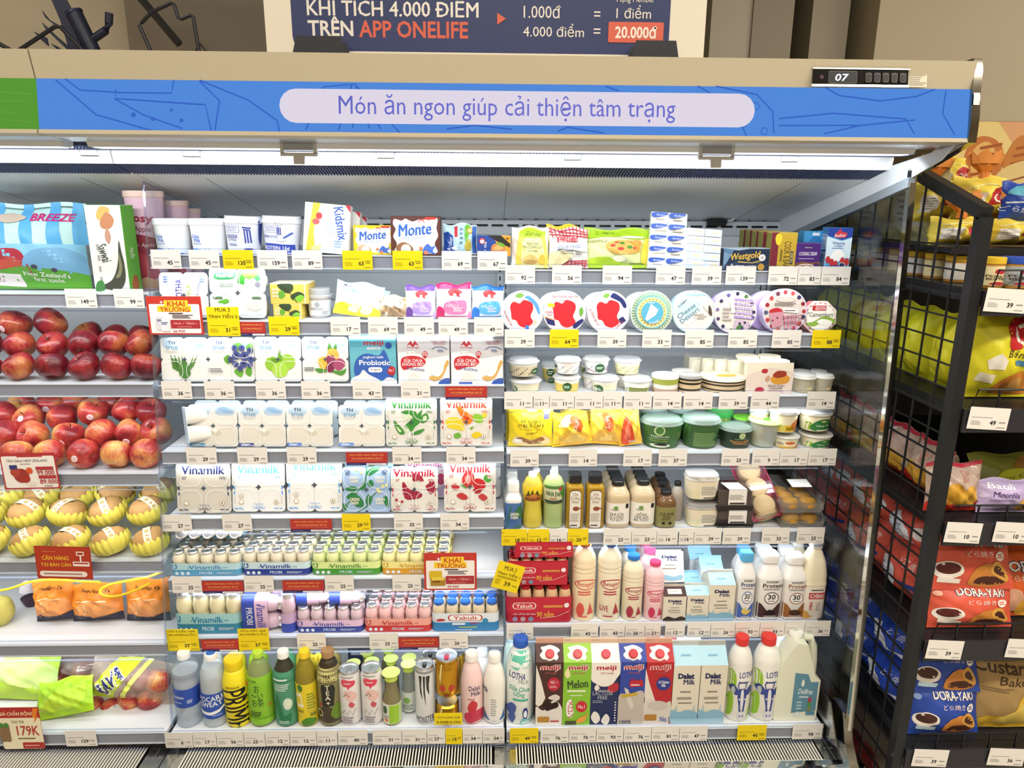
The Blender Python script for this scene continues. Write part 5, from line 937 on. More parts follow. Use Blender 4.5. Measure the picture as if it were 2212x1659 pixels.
cup(R3,1099,1171,816,'cup of pale beige dessert at the bottom of the leftmost stack',TR,(70,'e0d8b8'),None,stk(16,34),lid='t:f6f6f4/.6')
cup(R3,1094,1166,774,'cup of beige dessert with black specks atop the leftmost stack',TR,(66,'d8ccae'),None,sp('4a443c')+stk(82,40,10),yb=817)
cup(R3,1193,1255,808,'cup of yellow corn dessert with a round green sticker',TR,(56,'n:e4cc6a/420'),None,stk(48,46,16),dy=.004)
cup(R3,1196,1256,772,'white speckled dessert cup atop the yellow corn cup',TR,(66,'f2f0ee'),None,sp('6a6a78')+stk(6,60,8),yb=811)
cup(R3,1274,1338,812,'low pale dessert cup with a dark green sticker, in front',TR,(60,'e2dfc0'),None,stk(24,30,16),dy=.0)
cup(R3,1258,1318,770,'white dessert cup with purple pieces and a green sticker',TR,(68,'f0eef0'),None,B('6 40 30 20 46 10 20 26','b08a98') and A(B('4 46 20 30 44 14 30 30','a87a8a'),B('80 30 90 60 96 40 90 20','b07a88'),*sp('5a5a6a'),*stk(56,52,16)),dy=.04,yb=810)
cup(R3,1256,1310,806,'white speckled dessert cup under the purple piece cup',TR,(66,'efedee'),None,sp('6a6a78'),dy=.045)
cup(R3,1323,1386,772,'cream coloured dessert cup with brown flecks, highest of the middle',TR,(66,'e6dfae'),None,sp('8a8468'),dy=.05,yb=812)
cup(R3,1328,1388,808,'milky dessert cup under the cream coloured flecked cup',TR,(66,'e9e6d8'),None,None,dy=.055)
cup(R3,1342,1409,814,'low mung bean dessert cup with white top',TR,(64,'f4f2ec'),None,A(B('4 4 6 44 30 50 70 46 96 48 96 4 50 0','7a8434'),*[E(12+k*8,30,3,6,'98a048') for k in range(10)]))
cup(R3,1168,1208,782,'cup with green sticker in the rear left stack',TR,(66,'d8c86a'),None,stk(50,56,22),dy=.12,yb=822)
cup(R3,1176,1210,812,'lower cup with green sticker in the rear left stack',TR,(66,'d0c88a'),None,stk(40,60,22),dy=.12)
cup(R3,1252,1290,778,'cup of yellow dessert behind the purple piece cup',TR,(66,'d8cc7a'),None,stk(30,60,18),dy=.12,yb=822)
LY = '86 0 92 2 99 80 100 82 100 90 98 94 98 99 94 100'
def layer(x0,x1,yt,bands,label,lid,dy=0,art=None,yb=None,capart=None): return cup(R3,x0,x1,yt,label,'t:f4f4f0/.25',None,None,art,bands,dy,yb,None,lid,82,'86 0 92 2 93 14 94 26 95 38 96 50 97 62 98 72 99 80 99 82 100 84 100 90 98 94 98 99 94 100',capart=capart)
layer(1407,1466,808,[(24,'c0a088'),(50,'e8e4dc'),(82,'a4ac4c')],'white lidded layered cup with green matcha band','f6f4ee')
choc = [(14,'c8b088'),(26,'2a201c'),(44,'d0b890'),(58,'2a201c'),(70,'d0b890'),(82,'2a201c')]
layer(1464,1515,808,choc,'small chocolate striped cup with a crumpled clear lid','t:e8e8e6/.5')
layer(1510,1610,810,choc,'wide chocolate striped cup with a flat cream lid','f2ead0',capart=[B('30 40 50 56 80 50 70 30 44 28','d8a83a')])
layer(1450,1500,800,[(50,'d8d4c8'),(82,'b4bc5c')],'pale layered cup standing behind the matcha cup','f4f2ea',.08)
layer(1520,1590,800,choc,'chocolate striped cup standing behind the wide one','f4ecd4',.1,capart=[B('20 40 40 60 76 60 60 36','e0b84a')])
CU = '70 0 74 2 88 90 88 92 98 93 100 96 98 100'
X,Y,Z,W,H = place(R3,1612,1712,784); o = empty('flan_pack',(X,Y,Z),'shrink wrapped caramel flan pack with a cake print','flan pack')
m = M()
for k in range(2):
    for j in range(2): m.lathe([(a/100*W/4,b/100*H) for a,b in pts(CU)],'efe6cc',20,ex=(-W/4+k*W/2,W/4+j*W/2,0))
m.make('cups',o); m = M().add([(-W/2,-.001,.0),(W/2,-.001,0),(W/2*1.04,-.001,H*.5),(W/2,-.001,H),(-W/2,-.001,H),(-W/2*1.02,-.001,H*.5)],[(0,1,2,3,4,5)],'e8d8cc')
m.art(A(P('0 60 50 84 100 70 100 100 0 100','f0e8d4'),R(38,74,14,14,'b8343c',100),B('52 46 60 60 84 62 94 50 88 36 64 32','d89a3a'),B('56 60 66 74 84 72 84 58 66 52','9a3a2a'),B('40 50 48 60 50 46 44 40','c8a080'),T('BÁNH FLAN\nCARAMEL',66,24,36,16,'5a4a5a',0,0,.2),E(30,14,10,9,'b8344c'),N(70,10,40,8,2,'c8a0b8')),W,H,flat(W,H,-.0012)); m.make('sleeve',o)
for k in range(5): carton(R3,1488+28*k,1520+28*k,772+2*k,'t:e8e2cc/.75',A(B('20 10 24 80 76 80 80 10','f0ead4')),'clear wrapped pudding cup, %s from the left behind the striped cups'%('first','second','third','fourth','fifth')[k],'pudding cup','pudding_cup',.06,dy=.16-.022*k,yb=818,top='t:e4e6e4/.6')
for x0,x1,dy,wh in ((1708,1762,.0,'left'),(1758,1800,.0,'right')): cup(R3,x0,x1,808,'plain custard cup with frosted lid, %s one at the shelf end'%wh,'t:f2ecd8/.4',(60,'ecd89a'),None,[E(60,34,14,10,'e4d094')],dy=dy,lid='t:f4f4f2/.6')
for x0,x1,wh in ((1712,1752,'left'),(1748,1786,'right')): cup(R3,x0,x1,800,'custard cup in the row behind, %s one'%wh,'t:f2ecd8/.4',(60,'ecd89a'),dy=.09,lid='t:f4f4f2/.6')
# fourth shelf
pouch(R4,1097,1197,886,'e8cf3a',A(B('4 30 4 96 96 96 96 30 70 20 30 20','f2d62a'),T('MR.CHEF\'S\nCHEESE CAKE',50,60,60,18,'4a3a20'),T('미스터쉐프치즈케익',50,46,52,6,'7a6a30',0,0),T('Original',52,36,28,7,'5a4a20',10,0,.3),B('40 92 42 100 60 100 62 92 52 88','f6e88a'),R(85,84,12,26,'4a4a8a'),E(85,92,8,0,'e8e8f0'),B('8 14 22 28 50 18 80 28 94 14 80 3 50 0 20 3','e8d4a0'),B('18 20 30 26 50 16 72 26 82 18 50 8','9a6434'),R(22,16,16,8,'f0ece8'),N(58,8,30,4,1,'6a4a2a')),'yellow cheesecake bag with a clear scalloped window','cake_bag',D=.045,crimp=None,lean=6,seed=21)
pouch(R4,1092,1140,880,'e0c02a',[],'yellow bag edge behind the cheesecake bag at the bay divider','cake_bag',D=.03,lean=3,dy=.06,seed=22)
do = lambda x,y,a: [B('%d %d %d %d %d %d %d %d'%(x-17,y+14,x+2,y+22,x+18,y-6,x+4,y-24),'e0602c'),T("DO'S",x,y,30,13,'f8ece0',a,1)]
pouch(R4,1192,1284,896,'f0c83a',A(B('20 4 30 40 60 44 88 20 90 2','e8b84a'),B('26 6 40 30 62 34 80 12','f0cc6a'),B('14 60 40 90 60 80 40 60','f6e2b8'),*do(64,64,64)),'yellow pastry bag with a tilted orange oval','pastry_bag',D=.06,crimp='f2c62a',lean=10,ry=-6,seed=23,wr=.005,taper=.2)
pouch(R4,1268,1354,887,'f2cc4a',A(B('10 10 30 44 60 44 80 20 70 4 30 2','e8b850'),B('30 10 44 30 60 30 64 12','f2d07a'),B('60 60 96 96 96 60','f0c020'),*do(46,62,88)),'yellow pastry bag with an upright orange oval','pastry_bag',D=.06,crimp='f2c22a',lean=8,ry=4,seed=24,wr=.005,taper=.1)
pouch(R4,1340,1392,894,'f0b838',A(B('10 10 20 60 40 84 60 60 70 20 40 2','d8502c'),B('24 20 30 50 44 64 50 30','e8785a'),B('70 10 60 80 94 90 94 4','f2c24a'),N(60,10,40,8,2,'f4e4d4')),'red and orange bun packet leaning right of the yellow pastry bags','pastry_bag',D=.045,crimp='f0c040',lean=8,ry=-8,seed=25,wr=.004)
pouch(R4,1210,1290,890,'f4d03a',[],'yellow pastry bag behind the two oval marked bags','pastry_bag',D=.05,lean=4,dy=.09,seed=26,wr=.005)
TB = '78 0 82 3 94 76 94 78 100 80 100 83 96 85 92 92 78 98 40 100'
gtub = lambda x0,x1,yt,c,art,label,**k: cup(R4,x0,x1,yt,label,c,None,None,art,lid='t:d4ece0/.35',zc=78,prof=TB,cat='jelly tub',name='jelly_tub',**k)
gtub(1382,1475,898,'3f6a34',A(E(36,84,12,0,'c8d8a0'),E(36,84,9,0,'4a7a3a'),T('THẠCH AN',38,56,40,9,'f0f2ea'),N(38,47,44,3,1,'b8c8a0'),T('THẠCH ĐEN',36,36,38,8,'a8b848',0,0),E(40,16,22,8,'e4e4d8'),B('26 16 34 24 50 24 54 16','2a2420'),N(84,60,14,30,5,'7a9a5a')),'green jelly tub with round emblem and a bowl print')
gtub(1470,1556,895,'3a5f32',A(N(54,40,60,60,9,'7a9a5c'),R(8,50,14,90,'4a7a3c')),'green jelly tub turned to its small print side')
gtub(1552,1624,916,'243a28',A(E(56,82,10,0,'b8c890'),T('THẠCH ĐEN\nTOPPING',52,40,58,26,'e0a05a'),N(54,62,40,5,1,'8aa878')),'small dark green jelly tub with orange lettering')
for x0,x1,yt,c,wh in ((1380,1440,872,'3a6a44','left'),(1440,1500,872,'2f5a38','middle')): gtub(x0,x1,yt,c,[E(50,40,8,0,'c8d8a0')],'green jelly tub in the back row, %s one'%wh,dy=.1)
cup(R4,1522,1584,868,'green and white black jelly cup in the back row',"3a9a4a",None,None,A(T('BLACK JELLY',50,60,60,14,'e0a05a'),N(50,46,40,5,1,'e8f0e0'),R(50,6,100,12,'f2f0ea'),R(84,40,14,20,'dfe6e0')),dy=.1,lid='t:d4ece0/.4',zc=90,prof='84 0 88 2 96 88 96 90 100 92 96 100',cat='jelly cup',name='jelly_cup')
cup(R4,1612,1684,908,'clear jelly cup with bright green printed lid, tilted','t:eef2ea/.35',(70,'t:e8eee2/.6'),None,None,lid='d8f0a8',zc=92,prof='62 0 66 2 90 88 90 92 100 94 100 98 96 100',cat='jelly cup',name='jelly_cup',ry=3,capart=[E(50,50,44,0,'c4ec8a'),B('40 40 50 62 70 60 60 36','6ac04a')])
cup(R4,1582,1630,900,'green lidded jelly cup lying behind the tilted one','t:e0eadc/.4',None,None,None,lid='7ac83c',zc=92,prof='62 0 66 2 90 88 90 92 100 94 100 98 96 100',cat='jelly cup',name='jelly_cup',dy=.07)
PC = '76 0 80 3 88 70 88 84 98 86 100 92 96 99 90 100'
def pud(x0,x1,yt,yb,label,c,a,dy=0): cup(R4,x0,x1,yt,label,'ece4c4',None,None,a,lid='t:f4f2ea/.7',zc=84,prof=PC,cat='pudding cup',name='pudding_cup',dy=dy,yb=yb)
oj = lambda c: A(R(50,22,100,44,'e8c02a'),B('60 44 90 80 98 30 80 4','d8803a'),B('20 24 30 46 44 30 36 8','d8d060'),N(64,24,40,20,4,'8a6a1a'))
pud(1670,1726,938,None,'lower orange pudding cup with a red emblem',0,A(E(50,60,20,16,'d8783a'),R(50,14,100,28,'e0b040'),B('70 0 90 70 99 30 96 0','d86a3a'),N(20,50,20,26,4,'8a8468')))
pud(1660,1724,884,938,'upper yellow and orange pudding cup with a heart leaf print',0,oj(0))
pud(1616,1660,880,None,'yellow pudding cup behind the clear jelly cup',0,oj(0),.06)
ng = A(B('2 6 4 50 24 60 30 20','8ab43a'),B('28 10 32 60 60 84 90 64 94 10','2f7a3c'),T('Nàng Mai',60,38,44,18,'e4eedc',0,0,.2),E(60,68,9,6,'c8d88a'),P('40 14 84 14 80 6 44 6','efe8d4'))
pud(1726,1796,934,None,'lower pudding cup with a dark green label at the shelf end',0,ng); pud(1724,1795,886,936,'upper pudding cup with a dark green label at the shelf end',0,ng)
# fifth shelf: bottles and cakes
GF = '88 0 94 2 94 58 92 66 60 78 56 80 64 81 64 97 60 100'
bot(1089,1128,1040,'white capped bottle with blue leafy sleeve at the bay divider',GF,'ecebe6',80,'f2f2ee',(0,58,'4a6ea4'),A(Ln('12 0 20 40 40 90',6,'2f6a40'),B('60 60 80 90 96 84 96 40','2f6a40'),B('40 0 60 10 90 12 94 0','2f6a40'),T('GREEN\nFARM',56,52,46,24,'efead0')),4,R5)
for k in (1,2): bot(1087,1124,1040-12*k,'white capped leafy bottle, %s behind the front one'%('first','second')[k-1],GF,'ecebe6',80,'f2f2ee',e=4,r=R5,dy=.05*k)
bot(1127,1173,1020,'yellow waisted drink bottle with brown label','80 0 92 3 96 18 84 40 88 58 94 60 94 76 62 90 40 93 40 99 36 100','t:e0cc50/.8',93,'f2f2ea',(52,78,'e8c82a'),A(R(50,20,100,40,'8a4a24'),N(50,24,50,10,1,'d8a04a'),P('20 40 30 80 36 44 48 84 56 44 70 80 80 40','4a4a1a'),B('30 30 50 54 70 44 60 26','c87a2a')),2,R5,fill=(84,'e4d060'))
bot(1172,1219,1016,'pale green aloe drink bottle with a dark label','84 0 94 3 94 44 98 48 98 76 70 88 38 92 36 99 32 100','t:cfe0a0/.6',92,'f4f6f2',(46,78,'c4c8a0'),A(R(50,10,100,20,'3a4a34'),R(50,92,100,16,'4a7a3a'),T('NHA ĐAM',50,56,70,26,'2f4a2a',-4),B('74 80 90 92 96 60 90 20','4f8a34'),E(76,84,8,10,'b83048'),N(50,30,40,10,1,'b84a3a')),2,R5,fill=(86,'d4e4a4'))
for x0,x1,y,wh,c in ((1140,1176,1012,'yellow','e0cc50'),(1178,1216,1008,'pale green','cfe0a0')): bot(x0,x1,y,wh+' drink bottle in the second row',PET,'t:%s/.7'%c,93,'f4f6f2',r=R5,dy=.07)
def herb(x0,x1,label): bot(x0,x1,1022,label,'86 0 92 2 92 70 84 78 60 83 56 84 66 85 66 98 62 100','t:b8922a/.75',84,'g:1c1c1e/.25',None,A(R(50,45,58,88,'6a4a2a',30),R(50,44,54,84,'e4ded2',30),T('Chè\nDưỡng\nNhan',50,70,44,24,'7a5a3a',0,0),E(54,46,16,5,'8a4a34'),Ln('60 48 84 46',6,'8a4a34'),N(50,26,44,20,7,'b4aca0'),N(50,8,44,6,1,'5a524a')),5,R5,fill=(78,'n:a8842a/260'))
herb(1219,1262,'amber herb drink bottle with a tall white label, left of the pair'); herb(1262,1306,'amber herb drink bottle with a tall white label, right of the pair')
TEA = '90 0 96 2 96 60 92 72 70 82 46 88 44 89 50 90 50 99 46 100'
def tea(x0,x1,yt,t,label,dy=0,grp=None): bot(x0,x1,yt,label,TEA,'t:dcc8a4/.8',89,'g:1c1c1e/.25',(10,56,'ece6da') if t else None,A(T(t,42,36,56,44,'3a3634'),R(82,88,12,22,'1c1c1e'),E(38,80,9,8,'6a9a4a'),T('THANH',34,70,28,8,'3a3a34')) if t else None,3.2,R5,dy=dy,grp=grp,fill=(80,'d8c29c'))
tea(1306,1360,1036,'TRÀ SỮA\nÔ LONG\nTỨ QUÝ','milk tea bottle with a square label reading TRÀ SỮA Ô LONG')
tea(1359,1414,1034,'HỒNG\nTRÀ SỮA\nBÁ TƯỚC','milk tea bottle with a square label reading HỒNG TRÀ SỮA')
for x,y in ((1333,1026),(1386,1024)):
    for k in range(1,4): tea(x-26-4*k,x+26-4*k,y-9*(k-1),None,'black capped milk tea bottle queued behind a labelled one',.06*k,'milk tea bottles queued behind')
bot(1413,1459,1058,'brown coffee bottle with an arched olive label',TEA,'t:7a5a3a/.8',89,'g:1c1c1e/.25',(4,60,'8a8450'),A(T('CÀ PHÊ\nSỮA',50,60,64,32,'1c1a14'),N(50,38,50,6,1,'3a3820'),R(36,20,12,12,'1c1a14'),E(66,20,7,7,'1c1a14')),3,R5,fill=(78,'8a6a4a'))
for k in range(1,4): bot(1411-3*k,1455-3*k,1052-10*k,'black capped coffee bottle, %s behind the labelled one'%('first','second','third')[k-1],TEA,'t:7a5a3a/.8',89,'g:1c1c1e/.25',None,None,3,R5,dy=.055*k)
bot(1448,1476,1040,'layered white and brown milk bottle with a black cap',TEA,'t:e8e4dc/.4',89,'g:1c1c1e/.25',None,None,3,R5,dy=.05,fill=(78,'b89a7a'))
def tira(yt,yb,label): return vessel(R5,1476,1548,yt,label,'tiramisu_tub','dessert tub','80 0 86 3 92 40 96 76 96 78 100 80 100 84 97 86 94 99 80 100','t:f2eee2/.3',78,'t:e8e6e2/.4','lid',None,A(R(66,42,56,76,'e8e2cc'),N(66,50,48,50,8,'9a948a'),R(70,10,40,6,'4a3a34')),3.4,0,yb,None,0,0,0,[(30,'e0d8b4'),(50,'efe8cc'),(78,'e8dcc0')],None,.8,False)
tira(1078,None,'lower tiramisu tub with printed white label'); tira(1018,1082,'upper tiramisu tub with cocoa topping and printed label')
def cake(yt,yb,label):
    X,Y,Z,W,H = place(R5,1548,1630,yt,yb=yb); o = empty('cake_box',(X,Y,Z),label,'cake box'); D = .1
    M().prism([(-W*.47,0),(W*.47,0),(W*.5,H*.24),(-W*.5,H*.24)],0,D,'g:1a1414/.2','y').make('tray',o)
    M().box(-W*.44,W*.44,.006,D-.006,H*.2,H*.86,'n:3a2420/150').make('cake',o)
    m = M().prism([(-W*.49,H*.24),(W*.49,H*.24),(W*.45,H),(-W*.45,H)],-.001,D,'c:f4f4f4/.5','y'); m.make('clear_lid',o)
    m = M().add([(-W*.2,-.0025,H*.3),(W*.28,-.0025,H*.3),(W*.28,-.0025,H*1.0),(-W*.2,-.0025,H*1.0)],[(0,1,2,3)],'ece8e2').add([(-W*.2,-.0025,H+.001),(W*.28,-.0025,H+.001),(W*.2,.05,H+.001),(-W*.28,.05,H+.001)],[(0,1,2,3)],'ece8e2')
    m.art(A(N(54,50,44,30,4,'9a948e'),R(54,14,40,10,'3a3634')),W,H,lambda a,b,q:(a-W/2,-.0026-q,H*.25+b*.8)); m.make('label',o)
cake(1104,None,'lower chocolate cake box with black tray and barcode label'); cake(1058,1104,'upper chocolate cake box with black tray and barcode label')
X,Y,Z,W,H = place(R5,1628,1690,1000); o = empty('cream_puff_tray',(X+.012,Y+.015,Z+.022),'long magenta tray of cream puffs leaning back against the shelf','pastry tray',None,(rad(-46),rad(-16),0)); L_ = .215; W = .085
M().prism([(-W/2,0),(W/2,0),(W/2*1.1,.022),(W/2*1.1-.002,.022),(W/2-.003,.002),(-W/2+.003,.002),(-W/2*1.1+.002,.022),(-W/2*1.1,.022)],0,L_,'b83a62','z').make('tray',o).rotation_euler = (0,0,pi)
m = M()
for j in range(4):
    for s in (-1,1): pass
    m.lathe([(.0,.0),(.03,.004),(.035,.014),(.03,.026),(.016,.033),(0,.034)],'n:ecd9a4/160',16,ex=(0,0,0)); n0 = len(m.v)-16*6
    for i in range(n0,len(m.v)): x,y,z = m.v[i]; m.v[i] = (x,-z-.002,.035+j*.056+y)
m.make('cream_puffs',o); M().prism([(-W/2,-.0225),(W/2,-.0225),(W/2*.9,-.044),(-W/2*.9,-.044)],0,L_,'c:f6f0f2/.5','z').make('clear_cover',o)
for k in range(2): pass
def clam(yt,yb,label,dy):
    X,Y,Z,W,H = place(R5,1684,1782,yt,dy,yb=yb); D = .13; o = empty('pastry_box',(X,Y,Z),label,'pastry box')
    M().prism([(-W*.45,0),(W*.45,0),(W*.5,H*.42),(-W*.5,H*.42)],0,D,'t:d8d4cc/.25','y').make('clear_base',o)
    M().prism([(-W*.52,H*.42),(W*.52,H*.42),(W*.44,H),(-W*.44,H)],0,D,'c:f4f4f2/.5','y').make('clear_lid',o)
    m = M()
    for k in range(2):
        for j in range(3): m.lathe(smooth([(.001,0),(.021,.006),(.023,.018),(.016,.03),(.001,.034)]),'n:d09a3c/120',14,ex=(-W*.2+k*W*.4,.022+j*.04,.004),kx=1.15)
    m.make('golden_pastries',o); M().add([(-W*.15,.03,H+.001),(W*.3,.03,H+.001),(W*.36,.09,H+.001),(-W*.1,.09,H+.001)],[(0,1,2,3)],'f0eeea').make('label',o)
clam(1108,None,'lower clear hinged box of golden pastries at the shelf end',0); clam(1062,1108,'upper clear hinged box of golden pastries with a white label on its lid',.0)
# sixth shelf
yr = A(R(28,66,36,30,'c8323c',100),R(28,66,36,26,'f4f0f0',100),R(28,66,33,22,'c8323c',100),T('Yakult',28,66,26,15,'f6f0f0'),T('SỮA UỐNG LÊN MEN',28,36,34,9,'f0d8d8'),T('90 năm',60,34,26,22,'f0b84a',0,1,.2),Ln('52 18 76 24 96 44',.7,'f0d0c0'),N(72,64,30,10,2,'f0c05a'),E(92,68,4,0,'f0e4e8'),*[E(x,16,4,0,c) for x,c in ((14,'9a90b0'),(26,'b8a0a8'),(38,'7a90a8'))])
def yak(x0,x1,yt,yb,label,dy=0): return drinks(R6,x0,x1,yt,label,'d8b08a','c0283c','b01f34',yr,n=5,m_=2,sl=.72,foil='m:c83240/.35',yb=yb,dy=dy,split=.4)
yak(1092,1236,1268,None,'lowest red drink pack with red foil caps, standing upright')
def flatpack(x0,x1,y0,y1,label,z):
    X,Y,Z,W,H = place(R6,x0,x1,y0,.01,yb=y1)
    o = drinks(R6,x0,x1,y0,label,'d8b08a','c0283c','b01f34',None,n=5,m_=2,sl=.86,foil='m:c83240/.35',yb=y1,dy=.01)
    m = M().add([(-W*.49,-.003,0),(W*.49,-.003,0),(W*.47,-.003,H*.82),(-W*.47,-.003,H*.82)],[(0,1,2,3)],'c0283c'); m.art(yr,W,H*.8,flat(W,H*.8,-.003)); m.make('printed_film',o); return o
flatpack(1097,1228,1203,1263,'middle red drink pack stacked above the upright one',0)
flatpack(1110,1240,1150,1203,'top red drink pack partly hidden behind the shelf edge',0)
BT = '88 0 94 2 94 60 92 62 95 64 92 67 95 70 92 74 88 80 64 88 46 92 44 93 54 94 54 100 50 100'
def beta(x0,x1,yt,c,cp,ink,label,t2,dy=0,blank=False,ry=0): bot(x0,x1,yt,label,BT,c,93,cp,None,[] if blank else A(E(54,52,42,7.5,ink),E(54,52,38,6,c),T('Betagen',54,52,64,7.5,ink),N(50,40,50,7,2,ink),B('20 16 30 26 44 24 50 16 40 8 26 8',ink) if t2 else T('LIVE',28,18,30,8,ink),P('62 10 72 26 86 10',ink),N(50,7,50,3,1,ink)),2,R6,dy=dy,ry=ry)
beta(1233,1288,1166,'f2e0bc','e8743a','d8584a','tall cream milk bottle with an orange cap and orange print',1)
beta(1288,1343,1166,'f0e6cc','2f78cc','b03a4a','tall cream milk bottle with a blue cap beside the orange capped one',0)
beta(1342,1390,1198,'ece2c6','2f78cc','a83a48','short cream milk bottle with a blue cap turned aside',1,ry=0)
beta(1390,1435,1212,'f4ccd0','e0487a','c83a5a','short pink milk bottle with a deep pink cap',1)
beta(1335,1382,1180,'f2ece0','2f88d4','b03a4a','blue capped milk bottle in the second row',0,.07,True)
beta(1378,1424,1186,'f6dce2','e868a0','c83a5a','pink capped milk bottle, first behind the short pink one',0,.06,True)
beta(1368,1412,1172,'f6dce2','e868a0','c83a5a','pink capped milk bottle, second behind the short pink one',0,.13,True)
bot(1225,1268,1168,'orange capped milk bottle in the row behind the tall ones',BT,'f2e0bc',93,'e8743a',r=R6,dy=.08)
def dl(s=1): return A(T('Dalat',48,82,58,9.5*s,'262c58',0,5),T('Milk',60,72,40,8.5*s,'262c58',0,3),N(50,55,40,5,1,'8a8478'),N(50,44,60,8,1,'a09888'),N(50,36,50,3,1,'6a665c'),B('0 4 2 24 30 20 60 24 98 18 98 2 50 1','8ab8d0'),P('16 22 20 34 24 22','a8c4d0'),P('80 20 84 34 88 20','a8c4d0'),R(50,4.6,98,9,'a4cadc'))
CR = 'e4ddcb'
gable(R6,1433,1485,1262,CR,dl()[:5]+[B('2 2 20 20 50 12 80 20 98 4','3a2a20')],'small cream milk carton with a dark brown roof',slope='4a3028',sart=[R(50,50,60,50,'efe8dc'),N(50,50,40,20,1,'c8beb0')],fin='d8d2c4')
gable(R6,1482,1533,1259,CR,dl(),'small cream milk carton with a pale blue roof',slope='b4dcec',sart=[N(50,50,40,20,1,'7ab0cc')],fin='d4d4cc')
gable(R6,1532,1589,1230,CR,dl(),'larger cream milk carton with a pale blue roof',slope='b4dcec',sart=[N(50,50,40,20,1,'7ab0cc')],fin='cfd2d0')
for x,y,dy in ((1478,1232,.075),(1512,1200,.08),(1488,1178,.15)): gable(R6,x,x+50,y,'eef2f4',[B('0 4 2 24 30 20 60 24 98 18 98 2','8ab8d0')],'pale blue roofed milk carton, %s'%{.075:'directly behind the small pale blue one',.08:'taller one behind the larger carton',.15:'deepest one in the file'}[dy],slope='a4d8ee',sart=[N(50,50,40,20,1,'7ab0cc')],dy=dy)
o = gable(R6,1422,1482,1182,'f2f4f6',dl()[:4]+[B('10 14 30 24 60 18 90 24 92 10 50 4','9ac8e4')],'white milk carton laid on top of the small cartons',yb=1258,lean=24,frac=.96,D=.05,dy=.03)
RK = '88 0 94 2 94 60 90 68 60 82 50 86 48 87 62 88 62 98 58 100'
def rok(x0,x1,yt,cp,c,label,a): bot(x0,x1,yt,label,RK,'f0eeea',87,cp,(0,66,'eceae6'),A(P('0 0 0 44 20 40 50 16 80 40 100 44 100 0',c),E(54,54,26,15,c),E(54,54,23,13,'f2f0ee'),T('30',54,57,28,13,'2a2626',0,2),N(54,47,24,4,1,'7a7474'),T('ROKEBY',54,94,44,5,'3a3434'),T('Protein',56,85,72,10,c if c != '4a68b4' else '3a4a7a',0,1),N(54,76,60,4,1,'8a8484'),a,N(54,10,44,4,1,'c8c0c0')),4.5,R6)
rok(1586,1628,1192,'5aacdc','4a68b4','white protein drink bottle with blue foot and light blue cap',B('30 22 46 30 60 24 76 28 68 18 48 14','e0c46a'))
rok(1626,1685,1193,'f0eeea','43282c','white protein drink bottle with dark brown foot',B('34 18 50 26 70 20 64 12 44 10','2a181a'))
rok(1682,1737,1197,'f0eeea','9a6234','white protein drink bottle with caramel brown foot',B('30 20 50 26 76 20 70 12 44 12','4a3018'))
for x0,x1,c in ((1580,1622,'5aacdc'),(1618,1670,'f4f4f2'),(1668,1716,'f4f4f2')): bot(x0,x1,1180,'white protein bottle in the second row, behind the %s one'%{1580:'blue',1618:'dark brown',1668:'caramel brown'}[x0],RK,'f4f4f2',87,c,r=R6,dy=.08,e=4.5)
bot(1727,1780,1172,'tall cream soy milk bottle with a red and white label','90 0 96 2 96 46 99 48 96 51 92 62 76 78 50 90 40 93 40 94 46 95 46 100','efe6c8',94,'f4f2e8',(1,46,'ece4d8'),A(R(56,72,64,20,'b8303a'),T('ICHIBAN',56,72,54,14,'f4ecec'),N(56,90,50,6,1,'4a3a3a'),T('豆\n乳',36,40,14,26,'b8303a'),T('いち\nばん',64,40,16,28,'3a3434',0,0),B('4 4 10 24 26 22 34 4','c89a4a'),T('Non',34,10,26,10,'c8963a')),4,R6)
bot(1690,1742,1168,'cream soy milk bottle behind the caramel protein drink','90 0 96 2 96 46 92 62 76 78 50 90 46 95 46 100','efe6c8',95,'f4f2e8',r=R6,dy=.1,e=4)
# deck
def cow(c='3a4a94'): return [B('36 46 62 47 68 38 64 22 60 10 46 9 42 22 35 36',c),B('47 45 55 45 58 30 55 17 49 18 46 32','e8e6ea'),B('37 44 20 52 8 48 14 42 30 38',c),B('64 44 80 50 94 45 84 40 68 38',c),B('44 15 62 15 67 8 60 3 46 3 40 8','e2dfe4'),E(48,9,2.2,1.6,c),E(59,9,2.2,1.6,c),E(42,33,2.4,1.6,'e8e6ea'),E(62,33,2.4,1.6,'e8e6ea'),Ln('38 47 34 53 40 56',3,c),Ln('60 48 64 54 58 57',3,c)]
LT = '88 0 95 2 95 50 90 66 86 74 66 84 46 89 44 90 50 91 50 99 46 100'
bot(1091,1156,1376,'white yogurt drink bottle with turquoise splashes and blue cap',LT,'eef2ee',90,'2f5cb8',None,A(B('14 80 10 92 40 98 80 96 84 82 60 78 52 84 40 76','6cc8ae'),T('LOTHA',40,68,54,9,'2f3480',-8,1),T('MILK',60,60,34,5,'7a9a8a',-6,0),T('Sữa Chua\nUống',46,46,66,16,'4ab094',-6),R(50,35,52,3,'4ab094',50,-4),*[B(p,'4a5ea4') for p in ('4 20 20 30 36 26 30 16 12 14','10 8 22 18 34 12 24 2')],B('50 0 60 10 80 6 94 12 94 0','7ac4c8'),E(66,16,9,8,'2f3480'),E(66,15,6,5,'e4eef4')),2,RB)
bot(1086,1130,1362,'turquoise splashed yogurt bottle in the row behind',LT,'d8ece4',90,'6cc8ae',None,A(T('LOTHA',50,70,60,8,'2f3480')),2,RB,dy=.09)
mj = lambda: [T('meiji',52,91,69,10.4,'f4eae4',0,9),T('meiji',52,91,66,9,'b82438',0,4),T('CP-meiji',54,83,44,4,'b8606a')]
BR = '4a2c26'
